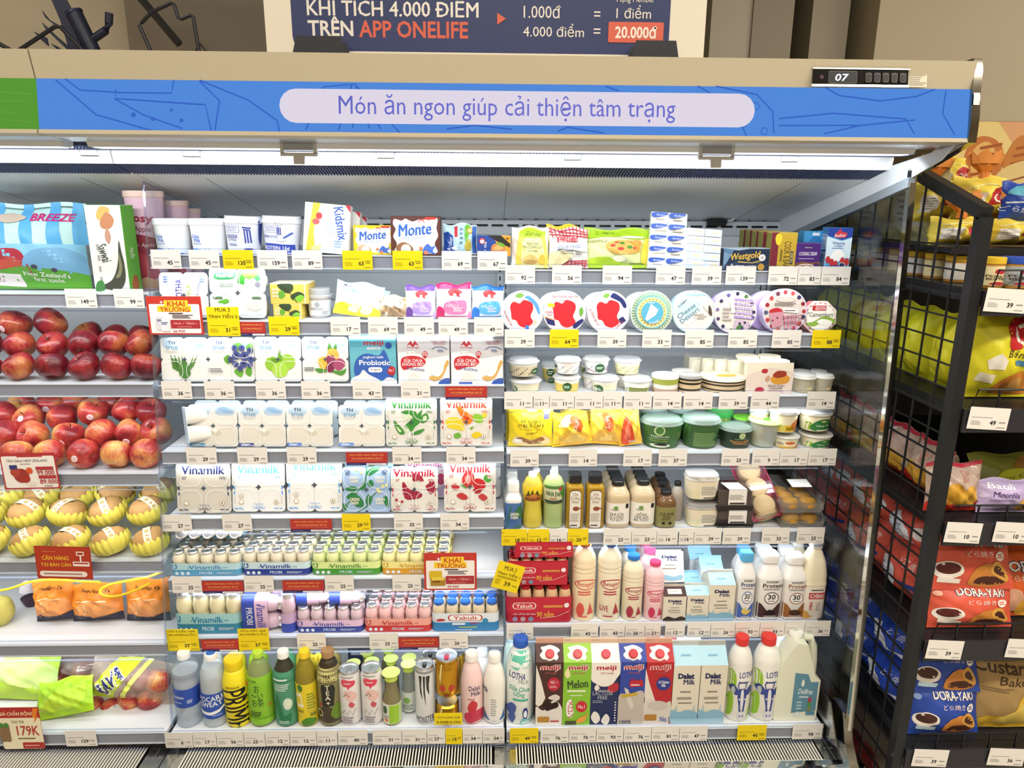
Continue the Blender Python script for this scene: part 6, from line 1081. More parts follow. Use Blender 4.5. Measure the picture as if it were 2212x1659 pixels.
gable(RB,1157,1217,1378,BR,A(P('0 96 20 70 36 44 24 34 10 30 0 34','ece6dc'),B('0 0 0 30 30 24 66 40 98 28 98 0','e8e2da'),*mj(),E(66,66,24,11,'b8283c'),T('NO. 1',66,69,24,5,'f4e4e4'),N(66,62,30,4,2,'e8b0b8'),B('28 34 44 40 60 36 80 38 84 30 60 26 40 24','2a1814'),B('46 44 70 50 90 46 80 40','dcd4cc'),R(30,10,44,9,'b88a3a',20),N(74,7,36,4,1,'b8343c')),'dark brown chocolate milk carton with red cap',cap='c8202e',fin='d4a890')
gable(RB,1216,1278,1378,'8cc43a',A(*mj(),T('Melon',52,66,72,13,'3a4a2a',6,2),N(50,55,70,5,1,'f0f6e0'),N(50,48,50,3,1,'e0f0c8'),B('14 36 30 42 36 30 40 20 28 12 14 18','f4f4ec'),T('メ\nロ\nン',28,26,20,28,'c83a4a'),E(68,30,20,9,'c82a38'),T('No.1',68,30,24,6,'f6eaea'),B('50 4 80 6 92 22 84 16 60 12','f0a84a'),R(30,4,40,6,'4a4a34'),B('4 84 16 92 24 80 12 76','f0e8b0')),'bright green melon milk carton with red cap',cap='d8303a',fin='e4c8a8',slope='98cc44')
gable(RB,1276,1340,1378,'26305a',A(B('0 100 0 74 20 66 40 62 70 64 90 76 100 84 100 100','f2eee6'),*mj(),B('60 62 90 68 96 58 76 52 62 54','b8303c'),T('LACTOSE\nFREE',42,48,70,13,'aeb4c4'),T('Professional',40,56,50,4,'c8c8d0',0,0,.2),N(30,38,46,5,2,'8a90a8'),B('4 12 14 22 30 18 36 8 20 2','eeeae2'),B('40 6 56 18 70 10 60 0','eeeae2'),B('12 60 20 66 30 60 20 56','eeeae2'),N(88,22,6,34,8,'e4e4ea')),'white and navy lactose free milk carton with red cap',slope='f2eee6',cap='d82c3c',fin='dcc0a8')
gable(RB,1337,1396,1378,'3448a0',A(B('0 0 0 44 20 50 40 46 60 52 96 50 98 0','c4bab0'),P('20 60 36 56 60 30 50 24 36 34','d8d0c8'),*mj(),R(64,66,50,10,'c02a38',4,4),T('No.1',62,71,34,8,'c82a3a'),N(64,64,40,4,1,'f0d0d4'),R(40,48,60,5,'c8a83a',0,10),T('100%',30,4,44,6,'3a3a60')),'royal blue milk carton with red cap and pouring milk',cap='c8202e',fin='dcc0a8')
gable(RB,1393,1455,1378,'b82a30',A(P('0 90 16 66 40 38 56 30 40 24 10 30 0 34','e4ddd4'),B('0 0 0 34 30 40 70 32 96 36 92 0','dcd5cc'),E(50,30,38,8,'ccc4bc'),*mj(),E(66,66,26,11,'2f3c8a'),T('4.3 Deluxe\nMilk',66,66,38,10,'e4e4f0'),R(26,11,44,10,'b8843a',20),T('No.1',78,8,34,9,'4a68b0')),'red milk carton with blue round badge and red cap',cap='d02430',fin='d8a890')
gable(RB,1452,1514,1383,CR,dl(),'tall cream milk carton with pale blue roof, next to the red carton',slope='b4dcec',sart=[N(50,50,40,20,1,'7ab0cc')],fin='c8ccc8',frac=.78)
gable(RB,1511,1571,1383,CR,dl(),'tall cream milk carton with pale blue roof, next to the cow bottles',slope='b4dcec',sart=[N(50,50,40,20,1,'7ab0cc')],fin='b8b8b0',frac=.78)
for x,c in ((1300,'3448a0'),(1352,'f2eee6'),(1408,'b82a30'),(1462,'b4dcec')): gable(RB,x,x+54,1362,c,[],'%s roofed milk carton in the deck back row'%{1300:'blue',1352:'white',1408:'red',1462:'pale blue'}[x],dy=.1,cap=None if x == 1462 else 'c8202e')
def lotha(x0,x1,label): bot(x0,x1,1372,label,LT,'efeee6',90,'d83a34',None,A(B('0 56 8 70 24 66 26 50 10 44','98c83a'),B('0 20 10 40 22 32 20 12 4 6','98c83a'),B('76 0 84 18 96 14 96 0','98c83a'),T('LOTHA',66,66,60,8,'3a4490'),N(60,56,50,4,1,'4a5494'),*cow(),B('14 46 22 50 26 44 20 38','b8c0bc')),2,RB)
lotha(1568,1624,'red capped milk bottle with a blue cow drawing, left of the pair'); lotha(1622,1684,'red capped milk bottle with a blue cow drawing, right of the pair')
X,Y,Z,W,H = place(RB,1680,1775,1392); o = empty('milk_jug',(X,Y,Z),'big translucent white milk jug with a moulded handle','jug'); D = .11
m = M(); pr = [(-W*.46,0),(W*.46,0),(W*.5,.006),(W*.5,H*.52),(W*.36,H*.58),(W*.28,H*.72),(W*.12,H*.97),(-W*.12,H*.985),(-W*.3,H*.86),(-W*.5,H*.62),(-W*.5,.006)]
m.prism(pr,.006,D,'e6e8d2','y',cap='e6e8d2'); m.make('body',o,sharp=25)
M().tube([(W*.12,D*.5,H*.95),(W*.34,D*.5,H*.94),(W*.42,D*.5,H*.84),(W*.46,D*.5,H*.66),(W*.47,D*.5,H*.5)],.012,'e6e8d2',12).make('handle',o)
M().lathe([(.021,H*.98),(.021,H*1.0),(.018,H*1.02),(0,H*1.02)],'eef0e4',20,ex=(0,D*.5,0)).make('cap',o)
m = M().add([(-W*.1,.0055,H*.1),(W*.46,.0055,H*.13),(W*.46,.0055,H*.5),(W*.28,.0055,H*.5),(W*.2,.0055,H*.6),(-W*.1,.0055,H*.62)],[(0,1,2,3,4,5)],'5f8fa4')
m.art(A(B('56 48 60 54 64 48 60 44','dfe8e6'),T('Delifres',68,38,34,7,'e8f0f0',-4,1,.15),N(66,31,24,5,1,'b4ccd4'),N(58,20,16,12,3,'b4ccd4'),R(80,27,7,6,'b83a4a',20),R(80,21,7,6,'4a9a4a',20),R(80,15,7,6,'8a8a4a',20),E(54,9,6,0,'dfe8e8'),R(84,10,20,5,'5a90b0')),W,H,flat(W,H,.0055)); m.make('label',o)
# ---------------- fruit bay
F1, F2, F3, F4, F5, FB = Fr
apple_mat('apple_red',('5a121e','96282f','d08a48'),8); apple_mat('apple_gala',('7a1c28','b8403c','e8b468'),10)
def apple_proto(m_, name):
    p = [(0,-.026),(.008,-.033),(.018,-.036),(.03,-.030),(.039,-.014),(.042,.004),(.040,.018),(.032,.029),(.020,.034),(.010,.030),(.003,.020),(0,.018)]
    m = M().lathe(smooth(p,3),m_,26); o = m.make(name,sharp=80)
    M().tube([(0,0,.018),(.001,.001,.030),(.004,.002,.040)],.0014,'5a4028',6).make('stem',o); return o
AP = [apple_proto('apple_red','apple'), apple_proto('apple_gala','apple')]; AU = [0,0]
def apple(k, x, y, Y, rot, label, grp, r_px=36, sticker=None, r=None):
    X,Z = at(x,y,Y); s = (at(x+r_px,y,Y)[0]-X)/.0465
    if r: Z = min(max(Z, r['deck']+.0405*s), r['lim']-.0150-.0395*s)
    o = AP[k] if not AU[k] else dup(AP[k]); AU[k] += 1
    for c in list(o.children):
        if c.name.startswith('fruit_sticker'): bpy.data.objects.remove(c)
    o.location = (X,Y,Z); o.rotation_euler = [rad(q) for q in rot]; o.scale = (s,s,s*(.92 if k == 0 else .98)); tag(o,label,'apple',grp)
    if sticker:
        d = Vector((sticker[0],-1,sticker[1])).normalized(); inv = o.rotation_euler.to_matrix().inverted(); dl_ = inv @ d
        rr = .0392; q = M().lathe([(.0001,.0006),(.0085,.0006),(.0092,0)],'f2e8ea',18).art([E(50,50,34,0,'d88a94'),E(50,50,26,0,'f2e8ea'),T('NZ',50,50,34,24,'b83a48')],.018,.018,lambda a,b,o_:(a-.009,b-.009,.0006+o_)).make('fruit_sticker',o)
        # drop the sticker on the skin along that direction
        hit, loc, nrm, _i = o.ray_cast(dl_*.09, -dl_)
        if hit: q.location = loc+nrm*.0002; q.rotation_euler = nrm.to_track_quat('Z','Y').to_euler()
def arow(r, k, dY, rows, row_name, grp, rs=36):
    for i,q in enumerate(rows):
        x,y = q[0],q[1]; st = q[2] if len(q) > 2 else None
        wh = 'apple %s, %s'%(['first','second','third','fourth','fifth','sixth'][i]+' from the left',row_name)
        apple(k,x,y,r['Y']+dY,(rnd.uniform(-35,70) if k == 0 else rnd.uniform(-60,100),rnd.uniform(-40,40),rnd.uniform(0,360)),('dark red ' if k == 0 else 'red and yellow striped ')+wh,grp,rs,st,r)
G1, G2 = 'dark red apples on the second fruit shelf','striped apples on the third fruit shelf'
arow(F2,0,.05,[(-30,795),(42,796),(114,797),(184,796),(253,796),(318,796)],'front row of the upper apples',G1)
arow(F2,0,.117,[(-28,745),(43,746),(115,746),(181,744),(246,742),(303,742)],'middle row of the upper apples',G1,35)
arow(F2,0,.185,[(-30,700),(33,700,(-.3,-.2)),(109,697)],'top row of the upper apples',G1,37)
arow(F2,0,.27,[(190,722),(250,730),(310,728)],'rear row of the upper apples',G1,33)
arow(F3,1,.05,[(38,990),(109,988),(183,990,(-.1,0)),(253,988),(316,988)],'front row of the lower apples',G2)
arow(F3,1,.11,[(12,940,(-.3,-.1)),(71,941),(149,942,(.0,-.2)),(221,937),(283,936,(.1,-.3)),(338,932)],'second row of the lower apples',G2)
arow(F3,1,.17,[(6,897),(63,904,(0,.3)),(134,903),(201,890,(.3,-.1)),(275,884),(327,889)],'third row of the lower apples',G2,34)
arow(F3,1,.245,[(46,880),(110,876,(.2,0)),(243,870),(300,868),(160,868)],'rear row of the lower apples',G2,33)
# pears in yellow foam nets
pm = M().lathe(smooth([(0,-.036),(.02,-.034),(.036,-.022),(.042,-.004),(.040,.014),(.030,.029),(.014,.035),(.005,.031),(0,.028)],3),'n:d2a468/90',24)
pear0 = pm.make('nashi_pear',sharp=80)
m = M(); n = 72; rows = []
for j in range(8):
    t = j/7; row_ = []
    for i in range(n):
        a = 2*pi*i/n; lob = abs(sin(a*9)); top = .008+.010*lob-.0; z = -.037+(top+.037)*t
        rr = .0435*math.sqrt(max(0.02,1-(z/.041)**2))*(1+.0)+.0012+.0042*lob; row_.append((rr*cos(a),rr*sin(a),z))
    rows.append(row_)
for j in range(7): m.add(rows[j]+rows[j+1],[(i,(i+1)%n,n+(i+1)%n,n+i) for i in range(n)],'e6dc62')
m.make('foam_net',pear0,sharp=80)
b = M(); bw = .009
for k in range(12):
    a0, a1 = rad(-80+k*13.4), rad(-80+(k+1)*13.4); R_ = lambda a: (.0445*sin(a), .0385*cos(a))
    (x0,z0),(x1,z1) = R_(a0),R_(a1); b.add([(x0,-bw,z0),(x1,-bw,z1),(x1,bw,z1),(x0,bw,z0)],[(0,1,2,3)],'f0ead0')
    if k%3 == 1: b.add([(x0,-bw*.5,z0+.0004),(x1,-bw*.5,z1+.0004),(x1,bw*.5,z1+.0004),(x0,bw*.5,z0+.0004)],[(0,1,2,3)],'c8b070')
b.make('paper_band',pear0)
PU = 0
def pears(dY, lst, rn):
    global PU
    for i,(x,y) in enumerate(lst):
        o = pear0 if not PU else dup(pear0); PU += 1; Y = F4['Y']+dY; X,Z = at(x,y,Y); s = (at(x+43,y,Y)[0]-X)/.0505; Z = min(max(Z,F4['deck']+.036*s),F4['lim']-.016-.036*s)
        o.location = (X,Y,Z); o.scale = (s,s,s*.9); o.rotation_euler = (rad(rnd.uniform(8,28)),rad(rnd.uniform(-16,16)),rad(rnd.uniform(-70,70)))
        tag(o,'tan pear in a yellow foam net, %s from the left in the %s'%(('first','second','third','fourth','fifth')[i],rn),'pear','netted pears on the fourth fruit shelf')
pears(.045,[(-24,1166),(64,1167),(152,1166),(238,1167),(325,1168)],'front row'); pears(.135,[(-28,1110),(58,1106),(147,1106),(232,1103),(318,1101)],'second row'); pears(.225,[(20,1072),(92,1068),(170,1066),(250,1062),(345,1062)],'back row')
# top fruit shelf
br = A(*[P('%d 100 %d 100 %d 52 %d 52'%(x,x+9,x+16,x+4),'5aace0') for x in (18,44,68,88)],P('0 52 100 52 100 30 0 34','8cc8ea'),B('4 26 20 44 44 46 52 30 50 6 20 4','b03848'),B('10 20 26 36 44 34 46 16 24 10','c8584a'),B('50 10 52 40 80 48 100 36 100 8','7ab0d8'),B('0 0 0 18 22 22 50 26 100 16 100 0','5fa838'),T('BREEZE',74,83,38,9,'c8287a',0,2,.15),T('reeze',12,52,32,11,'c8287a',6,3,.2),R(22,11,38,15,'efe9ea',4,-3),T('TÓNY\nFRUIT',14,11,20,11,'8a5a7a',-3,0),T("New Zealand's\nfirst apple",64,13,40,13,'f2f4ea',-4,1),E(57,26,2.6,2.5,'4a4a5a'),E(73,22,2.6,2.5,'4a4a5a'),B('20 82 36 88 52 82 36 76','c8b8a8'))
pouch(F1,-60,184,441,'bfe6e4',br,'blue and green striped apple bag on the top fruit shelf','apple_bag','apple bag',D=.1,lean=6,seed=31,wr=.003,crimp='c8ece4')
pouch(F1,-90,120,452,'bfe6e4',br[:5],'striped apple bag standing behind the front striped one','apple_bag','apple bag',D=.08,lean=2,seed=32,dy=.13)
dt = A(B('30 88 44 98 68 96 62 86 40 82','e8b868'),B('40 82 60 92 78 84 66 74 42 74','c88a64'),B('50 70 58 74 64 64 56 56 48 62','c89a84'),T('Sawwai',40,46,46,13,'3a4038',-74,1,.2),N(24,34,8,50,4,'b0b0a8'),B('84 60 74 34 54 16 24 8 40 4 72 4 90 16 92 34 88 48','4a4e42'),B('80 46 76 28 64 18 78 20 86 32','8a8a6a'),B('4 2 10 12 26 14 30 4','4a8a4a'))
carton(F1,188,276,443,'f0f2ec',dt,'white and green date box with a dark horn drawing','date box','date_box',.05,rz=-10,side='5fa03c',top='9ac890',sideart=A(T('Deglet Nour',50,46,56,10,'e8f0d8',90,0,.2),B('20 10 40 20 70 18 74 6 40 2','9a5a34')))
for k,(a,b_,t) in enumerate(((280,362,413),(352,414,434),(396,440,451))):
    vessel(F1,a,b_,t,'tall pink apple snack bucket with maroon print, %s of the file'%('first','second','third')[k],'snack_bucket','bucket','70 0 73 1 95 93 95 93.5 100 94 100 98 98 100','ecc4d4',93,'f0cfc4','lid',art=A(T('posy',52,76,62,9,'a02c44',-4,3),T('Apple',56,66,40,8,'8a3a4a',-4,1),B('14 34 14 60 84 56 82 36 50 30','9a3a48'),T('Mr. Apple',54,49,50,5,'f0dce0',0,0,.2),B('16 14 34 40 70 34 80 16 50 8','b84a54'),B('20 6 50 14 80 8 70 2','e8b890')) if k < 2 else A(T('Mr.APPLE',50,72,70,7,'5a3a4a')),dy=.06+.11*k,sm=False)
# orange bags
og = A(B('2 50 2 98 98 98 98 66 70 52 40 60 20 46','f0902c'),B('10 30 40 60 86 56 94 30 60 14 20 14','e89a5c'),B('16 40 30 56 48 54 50 36 30 28','f0a868'),B('54 40 70 54 90 46 88 26 66 22','eaa060'),B('0 0 4 16 30 20 60 14 98 22 100 0','2c3048'),T('Seedless Ta',56,84,56,7,'4a2a14',-4,1,.2),Ln('20 60 50 64 80 58',2,'f8d8b0'),Ln('34 20 44 40 40 56',1.5,'f6d0a4'))
for a,b_,t,ry,sd,wh in ((73,166,1262,-6,41,'left'),(152,268,1268,-3,42,'middle'),(268,366,1258,0,43,'right')): pouch(F5,a,b_,t,'e8923c',og,'orange bag of seedless oranges with a navy base, %s of three'%wh,'orange_bag','fruit bag',D=.09,lean=10,ry=ry,seed=sd,wr=.005,dy=.05)
def ropes(s, Y, label, r=.0035):
    q = spline(pts(s),6)[:-6]; p3 = [(at(a,b_,Y+.02*sin(i*.12))[0],Y+.02*sin(i*.12),at(a,b_,Y+.02*sin(i*.12))[1]) for i,(a,b_) in enumerate(q)]
    M().tube(p3,r,'f0d22a',8).make('bag_handle',pr=(label,'handle'))
ropes('-20 1280 20 1272 70 1256 120 1252 170 1256 205 1260',F5['Y']+.045,'yellow bag handle strap stretched towards the frame edge')
ropes('352 1236 320 1246 280 1254 240 1262 217 1274 222 1286 250 1288 290 1276 330 1256',F5['Y']+.04,'yellow loop handle hanging over the middle orange bag')
vessel(F5,44,80,1254,'dark purple fruit in a white foam sleeve beside the orange bags','purple_fruit','fruit','10 0 60 4 96 34 96 62 70 90 20 100','4a3444',60,'e0dce4','foam_sleeve',dy=.16)
vessel(F5,-30,28,1290,'pale yellow green melon at the frame edge','melon','fruit','6 0 50 3 92 28 98 56 78 86 30 99 4 100','n:d8d070/60',dy=.05)
# deck: bagged apples and lime film
def bag(x0,x1,yt,base,art,label,ry,lean,seed,dy,D=.13,apples=0,yb=None):
    pouch(FB,x0,x1,yt,base,art,label,'apple_bag','apple bag',D=D,lean=lean,ry=ry,seed=seed,wr=.005,dy=dy,yb=yb,taper=.1)
bag(-90,120,1424,'b8dc4a',A(B('0 50 20 90 60 96 100 60 100 20 40 40','d0e890'),B('0 60 0 96 40 96 30 60','dfeee0')),'lime green film bag slumped at the frame edge',4,26,51,.07,.09)
bag(62,205,1492,'a4d42c',A(B('10 20 40 60 90 70 80 20','b8e040')),'bright lime plastic bag beneath the bagged apples',-12,38,52,.0,.06)
bag(104,236,1424,'t:e8d8d4/.3',A(R(74,60,34,18,'e0d8d4',20,10),N(74,60,30,14,4,'6a3a3a')),'clear bag of apples with a printed maroon panel',6,24,53,.14,.12)
bag(172,374,1446,'t:f0e4d8/.25',A(P('4 0 30 100 60 100 34 0','c8dc30'),T('RAVA',33,50,36,44,'f0f2e8',52,9),T('RAVA',33,50,34,38,'26306a',52,4),P('66 100 72 100 48 0 42 0','e0ec70')),'clear apple bag with a lime stripe and navy letters',9,20,54,.03,.13)
bag(232,352,1406,'t:f0f0e8/.4',A(P('0 40 30 60 34 100 6 100','c8dc30'),R(50,70,40,40,'e8e8e4'),T('AVA',20,74,22,20,'26306a',80,2),N(58,70,30,30,5,'8a9a9a')),'clear apple bag with a white panel in the row behind',16,20,55,.2,.08)
for i,(x,y,dy) in enumerate(((140,1490,.23),(180,1456,.23),(205,1480,.235),(124,1468,.23))): apple(1,x,y,FB['Y']+dy,(30*i,20,50*i),'red apple inside the clear bag with the maroon panel, %s one'%('nearest','upper','right','left')[i],'apples inside clear bags',30)
for i,(x,y,dy) in enumerate(((200,1532,.12),(242,1536,.12),(282,1508,.125),(324,1508,.12),(342,1470,.13),(300,1466,.13))): apple(1,x,y,FB['Y']+dy,(40*i,-20,70*i),'red apple inside the lime striped clear bag, %s from the left'%('first','second','third','fourth','sixth','fifth')[i],'apples inside clear bags',30)
# ---------------- bread rack at the right
GX, GY = 1.06, 1.53
BLK = '1b1c1f'
rk = empty('bread_rack',(1.5,1.9,0),'black metal bread rack with a wire grid end frame beside the chiller','rack')
def rkm(m, n): q = m.make(n); q.parent = rk; q.matrix_parent_inverse = Matrix.Translation(-rk.location); return q
def bar(m, a, b, r): 
    (y0,z0),(y1,z1) = a,b; d = Vector((y1-y0,z1-z0)).normalized(); n = Vector((-d.y,d.x))*r
    m.prism([(y0+n.x,z0+n.y),(y1+n.x,z1+n.y),(y1-n.x,z1-n.y),(y0-n.x,z0-n.y)],GX-.012,GX+.014,BLK)
m = M(); bar(m,(1.545,Zr(-.02)),(1.545,0),.014); bar(m,(1.54,Zr(-.012)),(1.82,Zr(.085)),.014); bar(m,(1.81,Zr(.085)),(2.5,Zr(.085)),.014); bar(m,(2.49,Zr(.085)),(2.49,0),.014)
rkm(m,'end_frame'); m = M()
for k in range(1,13): 
    y = 1.545+.075*k; zt = Zr(.08) if y > 1.81 else Zr(-.012+(y-1.545)*.35); m.box(GX-.002,GX+.002,y-.002,y+.002,.05,zt,BLK)
for k in range(30):
    z = .1+.054*k; y0 = 1.55 if z < Zr(-.02) else 1.55+(z-Zr(-.02))/.35
    if z < Zr(.08): m.box(GX-.0045,GX-.0005,y0,2.49,z-.002,z+.002,BLK)
rkm(m,'wire_grid')
rkm(M().box(GX,2.2,2.49,2.52,0,Zr(.085),'26262a'),'back_panel')
RKY = [at(2165,y,GY)[1] for y in (652,905,1150,1400,1632)]
SH = []
for i,z in enumerate(RKY):
    zt = z+.024; x0, x1 = GX+.016, 2.1; SH.append(dict(Y=GY,z=z,deck=zt))
    o = empty('rack_shelf',((x0+x1)/2,GY,zt),'%s black shelf of the bread rack with a low wire front'%ORD[i],'shelf','rack shelves'); hw = (x1-x0)/2
    M().box(-hw,hw,.0,.9,-.03,0,BLK).make('deck',o); M().box(-hw,hw,-.006,.0,-.055,.0,'2b2b30').make('price_rail',o)
    m = M().tube([(-hw+.02,.004,0),(-hw+.03,.002,.045),(hw,.002,.045)],.0025,BLK,6)
    for k in range(14): m.box(-hw+.08+k*.07-.0016,-hw+.08+k*.07+.0016,.0,.004,0,.045,BLK)
    m.make('wire_front',o)
for i,x0,x1,n,wh in ((0,2126,2216,'39','top rack shelf under the peanut butter jars'),(1,2090,2178,'49','under the large yellow bread bag'),(2,2040,2118,'10','under the clear waffle bag'),(2,2145,2225,'10','under the lilac croissant bag'),(3,2000,2078,'39','under the coral filled pancake bags'),(3,2172,2250,'39','cut by the frame beside the orange pancake bag'),(4,1970,2046,'39','under the blue filled pancake bags'),(4,2133,2212,'36','under the tan custard cake bag')):
    price(SH[i],x0,x1,n,wh,'w',.03,.022,rz=.06,Y=GY-.002)
def rp(i,*a,**k): return pouch(SH[i],*a,**k)
ot = lambda: A(B('50 30 54 62 96 70 98 40 90 26 70 34','c0282c'),T('Otto',76,50,40,22,'f4efe4',8,2,.2),T('Bánh mì',64,22,44,9,'4a3a24',0,0,.2),B('50 0 56 12 80 16 98 8 96 0','d8883a'),N(24,30,30,16,3,'b8a83a'),E(26,90,8,3,'b8702c'))
YL = 'd9cf2c'
rp(1,2086,2240,668,YL,A(B('46 56 50 84 100 92 100 56 80 62','c0282c'),T('Ott',78,72,50,22,'f4efe4',0,2,.2),T('Bánh mì úc',74,50,60,8,'4a3a24',-4,0,.2),R(74,40,40,6,'4a80a8',40,-8),B('40 6 46 24 70 32 98 24 98 4','d88a3c'),B('56 10 66 24 84 20 80 6','e8b060'),P('20 44 32 52 44 44 42 34 22 34','ece6d8'),R(24,24,22,10,'ece4c8',0,-10),E(36,92,8,3,'b8702c')),'large yellow bread bag with a red banner at the rack front','bread_bag','bread bag',D=.12,lean=4,seed=61,wr=.004)
def sidebag(i, k, n, c, label, c2=None, H_=.2, W_=.26, z=0, art=None):
    """bags filed into the depth of the shelf, seen edge on through the grid"""
    o = rp(i,2100,2200,700,c,art,label,'bread_bag','bread bag',D=.11,lean=0,seed=70+k+7*i,wr=.005,back=c2,size=(W_,H_))
    o.rotation_euler = (rad(-2),0,rad(-88)); o.location = (GX+.088, GY+.11+W_/2+(W_+.012)*k, SH[i]['deck']+z+.004); return o
NUM = ('first','second','third','fourth','fifth','sixth','seventh','eighth','ninth')
for k in range(6):
    o = sidebag(1,k,6,'d8d42a','yellow bread bag seen edge on through the grid, %s from the front'%NUM[k],W_=.12,H_=.19); o.rotation_euler.z = rad(-84)
# jars and bread on the top shelf
SH[0]['lim'] = max(at(2073,566,GY+.18)[1],SH[0]['deck']+.085)+.001
JR = '88 0 94 3 94 74 92 78 92 79 98 80 98 98 94 100'
def jar(x0,x1,yt,cap,lab,label,dy=0,art=None): vessel(SH[0],x0,x1,yt,label,'peanut_butter_jar','jar',JR,'b8843c',79,cap,'lid',(12,72,lab),art,dy=dy,sm=False)
pa = A(B('36 66 40 84 64 88 84 78 80 64 56 60','b8303c'),T('PEANUT\nBUTTER',50,42,80,28,'4a3424'),B('20 8 50 20 84 12 70 2','b8303c'))
jar(2116,2166,554,'e0b830','ecdca8',"peanut butter jar with a yellow lid at the rack front",art=pa); jar(2162,2225,548,'2c52b4','a8b0b4','peanut butter jar with a blue lid at the rack front',art=pa)
for k in range(9):
    o = vessel(SH[0],2116,2166,560,'peanut butter jar with a yellow lid behind the grid, %s from the front'%NUM[k],'peanut_butter_jar','jar',JR,'b8843c',79,'e0b830','lid',(12,72,'e8e4dc' if k%2 else 'ecdca8'),A(N(50,50,76,80,9,'6a6a70')) if k%2 else pa,sm=False,rz=70)
    o.location = (GX+.07,GY+.10+.085*k,SH[0]['deck'])
zb = max(at(2073,566,GY+.18)[1],SH[0]['deck']+.085); zb -= .001
o = empty('rack_shelf',(1.6,GY+.14,zb),'narrow black upper shelf carrying the bread loaves behind the jars','shelf','rack shelves'); M().box(-.52,.5,0,.7,-.012,0,BLK).make('deck',o)
UP = dict(Y=GY+.12,z=zb,deck=zb)
BY = 'e6cf54'
cb_ = lambda: A(B('44 34 50 66 80 72 92 50 80 30 60 36','b82a30'),T('Otto',68,51,36,20,'f4ece0',10,2,.2),R(22,40,26,40,'e2ddd4'),N(22,40,20,30,5,'9a958c'),B('60 4 66 16 90 14 96 2','a8743a'),Ln('10 70 40 80 80 74',2,'f4e8a8'))
def loaf(x0,x1,y0,y1,label,seed,dy=0,art=None,ry=0):
    o = pouch(UP,x0,x1,y0,BY,art or cb_(),label,'bread_bag','bread bag',D=.12,lean=4,seed=seed,wr=.006,yb=y1,dy=dy,ry=ry,pz=3)
    W_ = o.bound_box[4][0]-o.bound_box[0][0]; H_ = o.bound_box[1][2]
    m = M()
    for j,(r0,z0,r1,z1) in enumerate(((.012,0,.009,.012),(.009,.012,.03,.034),(.03,.034,.038,.052))):
        n_ = 20; v = [((r0)*cos(2*pi*i/n_)*(1+.25*(i%2)),r0*sin(2*pi*i/n_)*.6,z0) for i in range(n_)]+[(r1*cos(2*pi*i/n_)*(1+.25*(i%2)),r1*sin(2*pi*i/n_)*.6,z1+.008*(i%3)) for i in range(n_)]; m.add(v,[(i,(i+1)%n_,n_+(i+1)%n_,n_+i) for i in range(n_)],'c8742c' if j < 2 else 'd88a44')
    m.make('gathered_neck',o,(W_*.06,0,H_*.93),sharp=80); return o
loaf(2012,2135,474,None,'yellow loaf bag with a red badge, lower left behind the grid',81); loaf(2136,2240,476,None,'yellow loaf bag with a red badge, lower right by the frame edge',82)
loaf(1972,2062,392,482,'yellow loaf bag standing behind the grid at upper left',83,.1); loaf(2062,2180,384,482,'upper yellow loaf bag with an orange gathered neck',84,.06)
loaf(2000,2090,340,440,'yellow loaf bag at the very top of the heap',85,.22)
pouch(UP,2168,2250,396,'2444a0',A(T('どら焼き',40,30,90,14,'dfe8f4',-8,0),B('10 70 40 92 90 96 90 60','5aa8c0'),N(36,48,60,8,1,'c8d4ec')),'dark blue bag standing on the loaves at the frame edge','snack_bag','snack bag',D=.06,lean=4,seed=86,yb=484,dy=.03)
for k in range(3): 
    o = sidebag(0,k,4,'d8cf9a','pale loaf bag seen through the grid above the jars, %s from the front'%NUM[k],W_=.2,H_=.19,z=zb-SH[0]['deck'],art=A(R(60,50,40,60,'dcd8d0'),N(60,50,30,50,6,'9a968c'))); o.location.y += .2
# third shelf: waffles and croissants
wf = A(B('0 0 4 20 20 10 40 22 60 8 80 24 100 18 100 0','d0382c'),B('16 20 24 50 44 62 58 44 50 18','n:e0a838/200'),B('50 16 56 46 76 56 88 36 80 12','n:e4b040/200'),R(50,96,100,7,'c8384a'),T('だい\nおい',60,74,14,24,'c85a5a',0,0),Ln('10 60 20 84 44 90',1.5,'f6e8dc'))
rp(2,2006,2130,1008,'t:e8d0c0/.6',wf,'clear waffle bag with a red zigzag base at the rack front','waffle_bag','snack bag',D=.07,lean=8,seed=62,wr=.005)
for k in range(4): o = sidebag(2,k,4,'t:e4c8b8/.7','clear waffle bag seen through the grid, %s from the front'%NUM[k],W_=.14,H_=.14,art=wf)
rp(2,2112,2240,1042,'b8a8d0',A(T('Bauli',36,78,44,18,'eeeaf4',-4,2,.2),T('Moonfils',40,52,42,16,'4a2a6a',-4,1,.2),N(34,36,40,6,2,'8a7aa8'),B('60 10 70 40 96 44 98 10','d8a84a'),E(78,20,9,8,'3a2420'),E(8,50,6,6,'d8c8e8')),'lilac croissant bag with purple script','croissant_bag','snack bag',D=.07,lean=20,seed=63)
rp(2,2110,2250,985,'8a8a3a',A(B('30 20 40 50 96 60 98 36 60 20','c8d030'),T('CHÀ BÔNG',66,40,50,10,'4a4a1a',12,0),B('60 60 80 90 98 80 90 60','a87a3a')),'olive bread packet with a lime band behind the lilac bag','bread_packet','snack bag',D=.06,lean=30,seed=64,dy=.12)
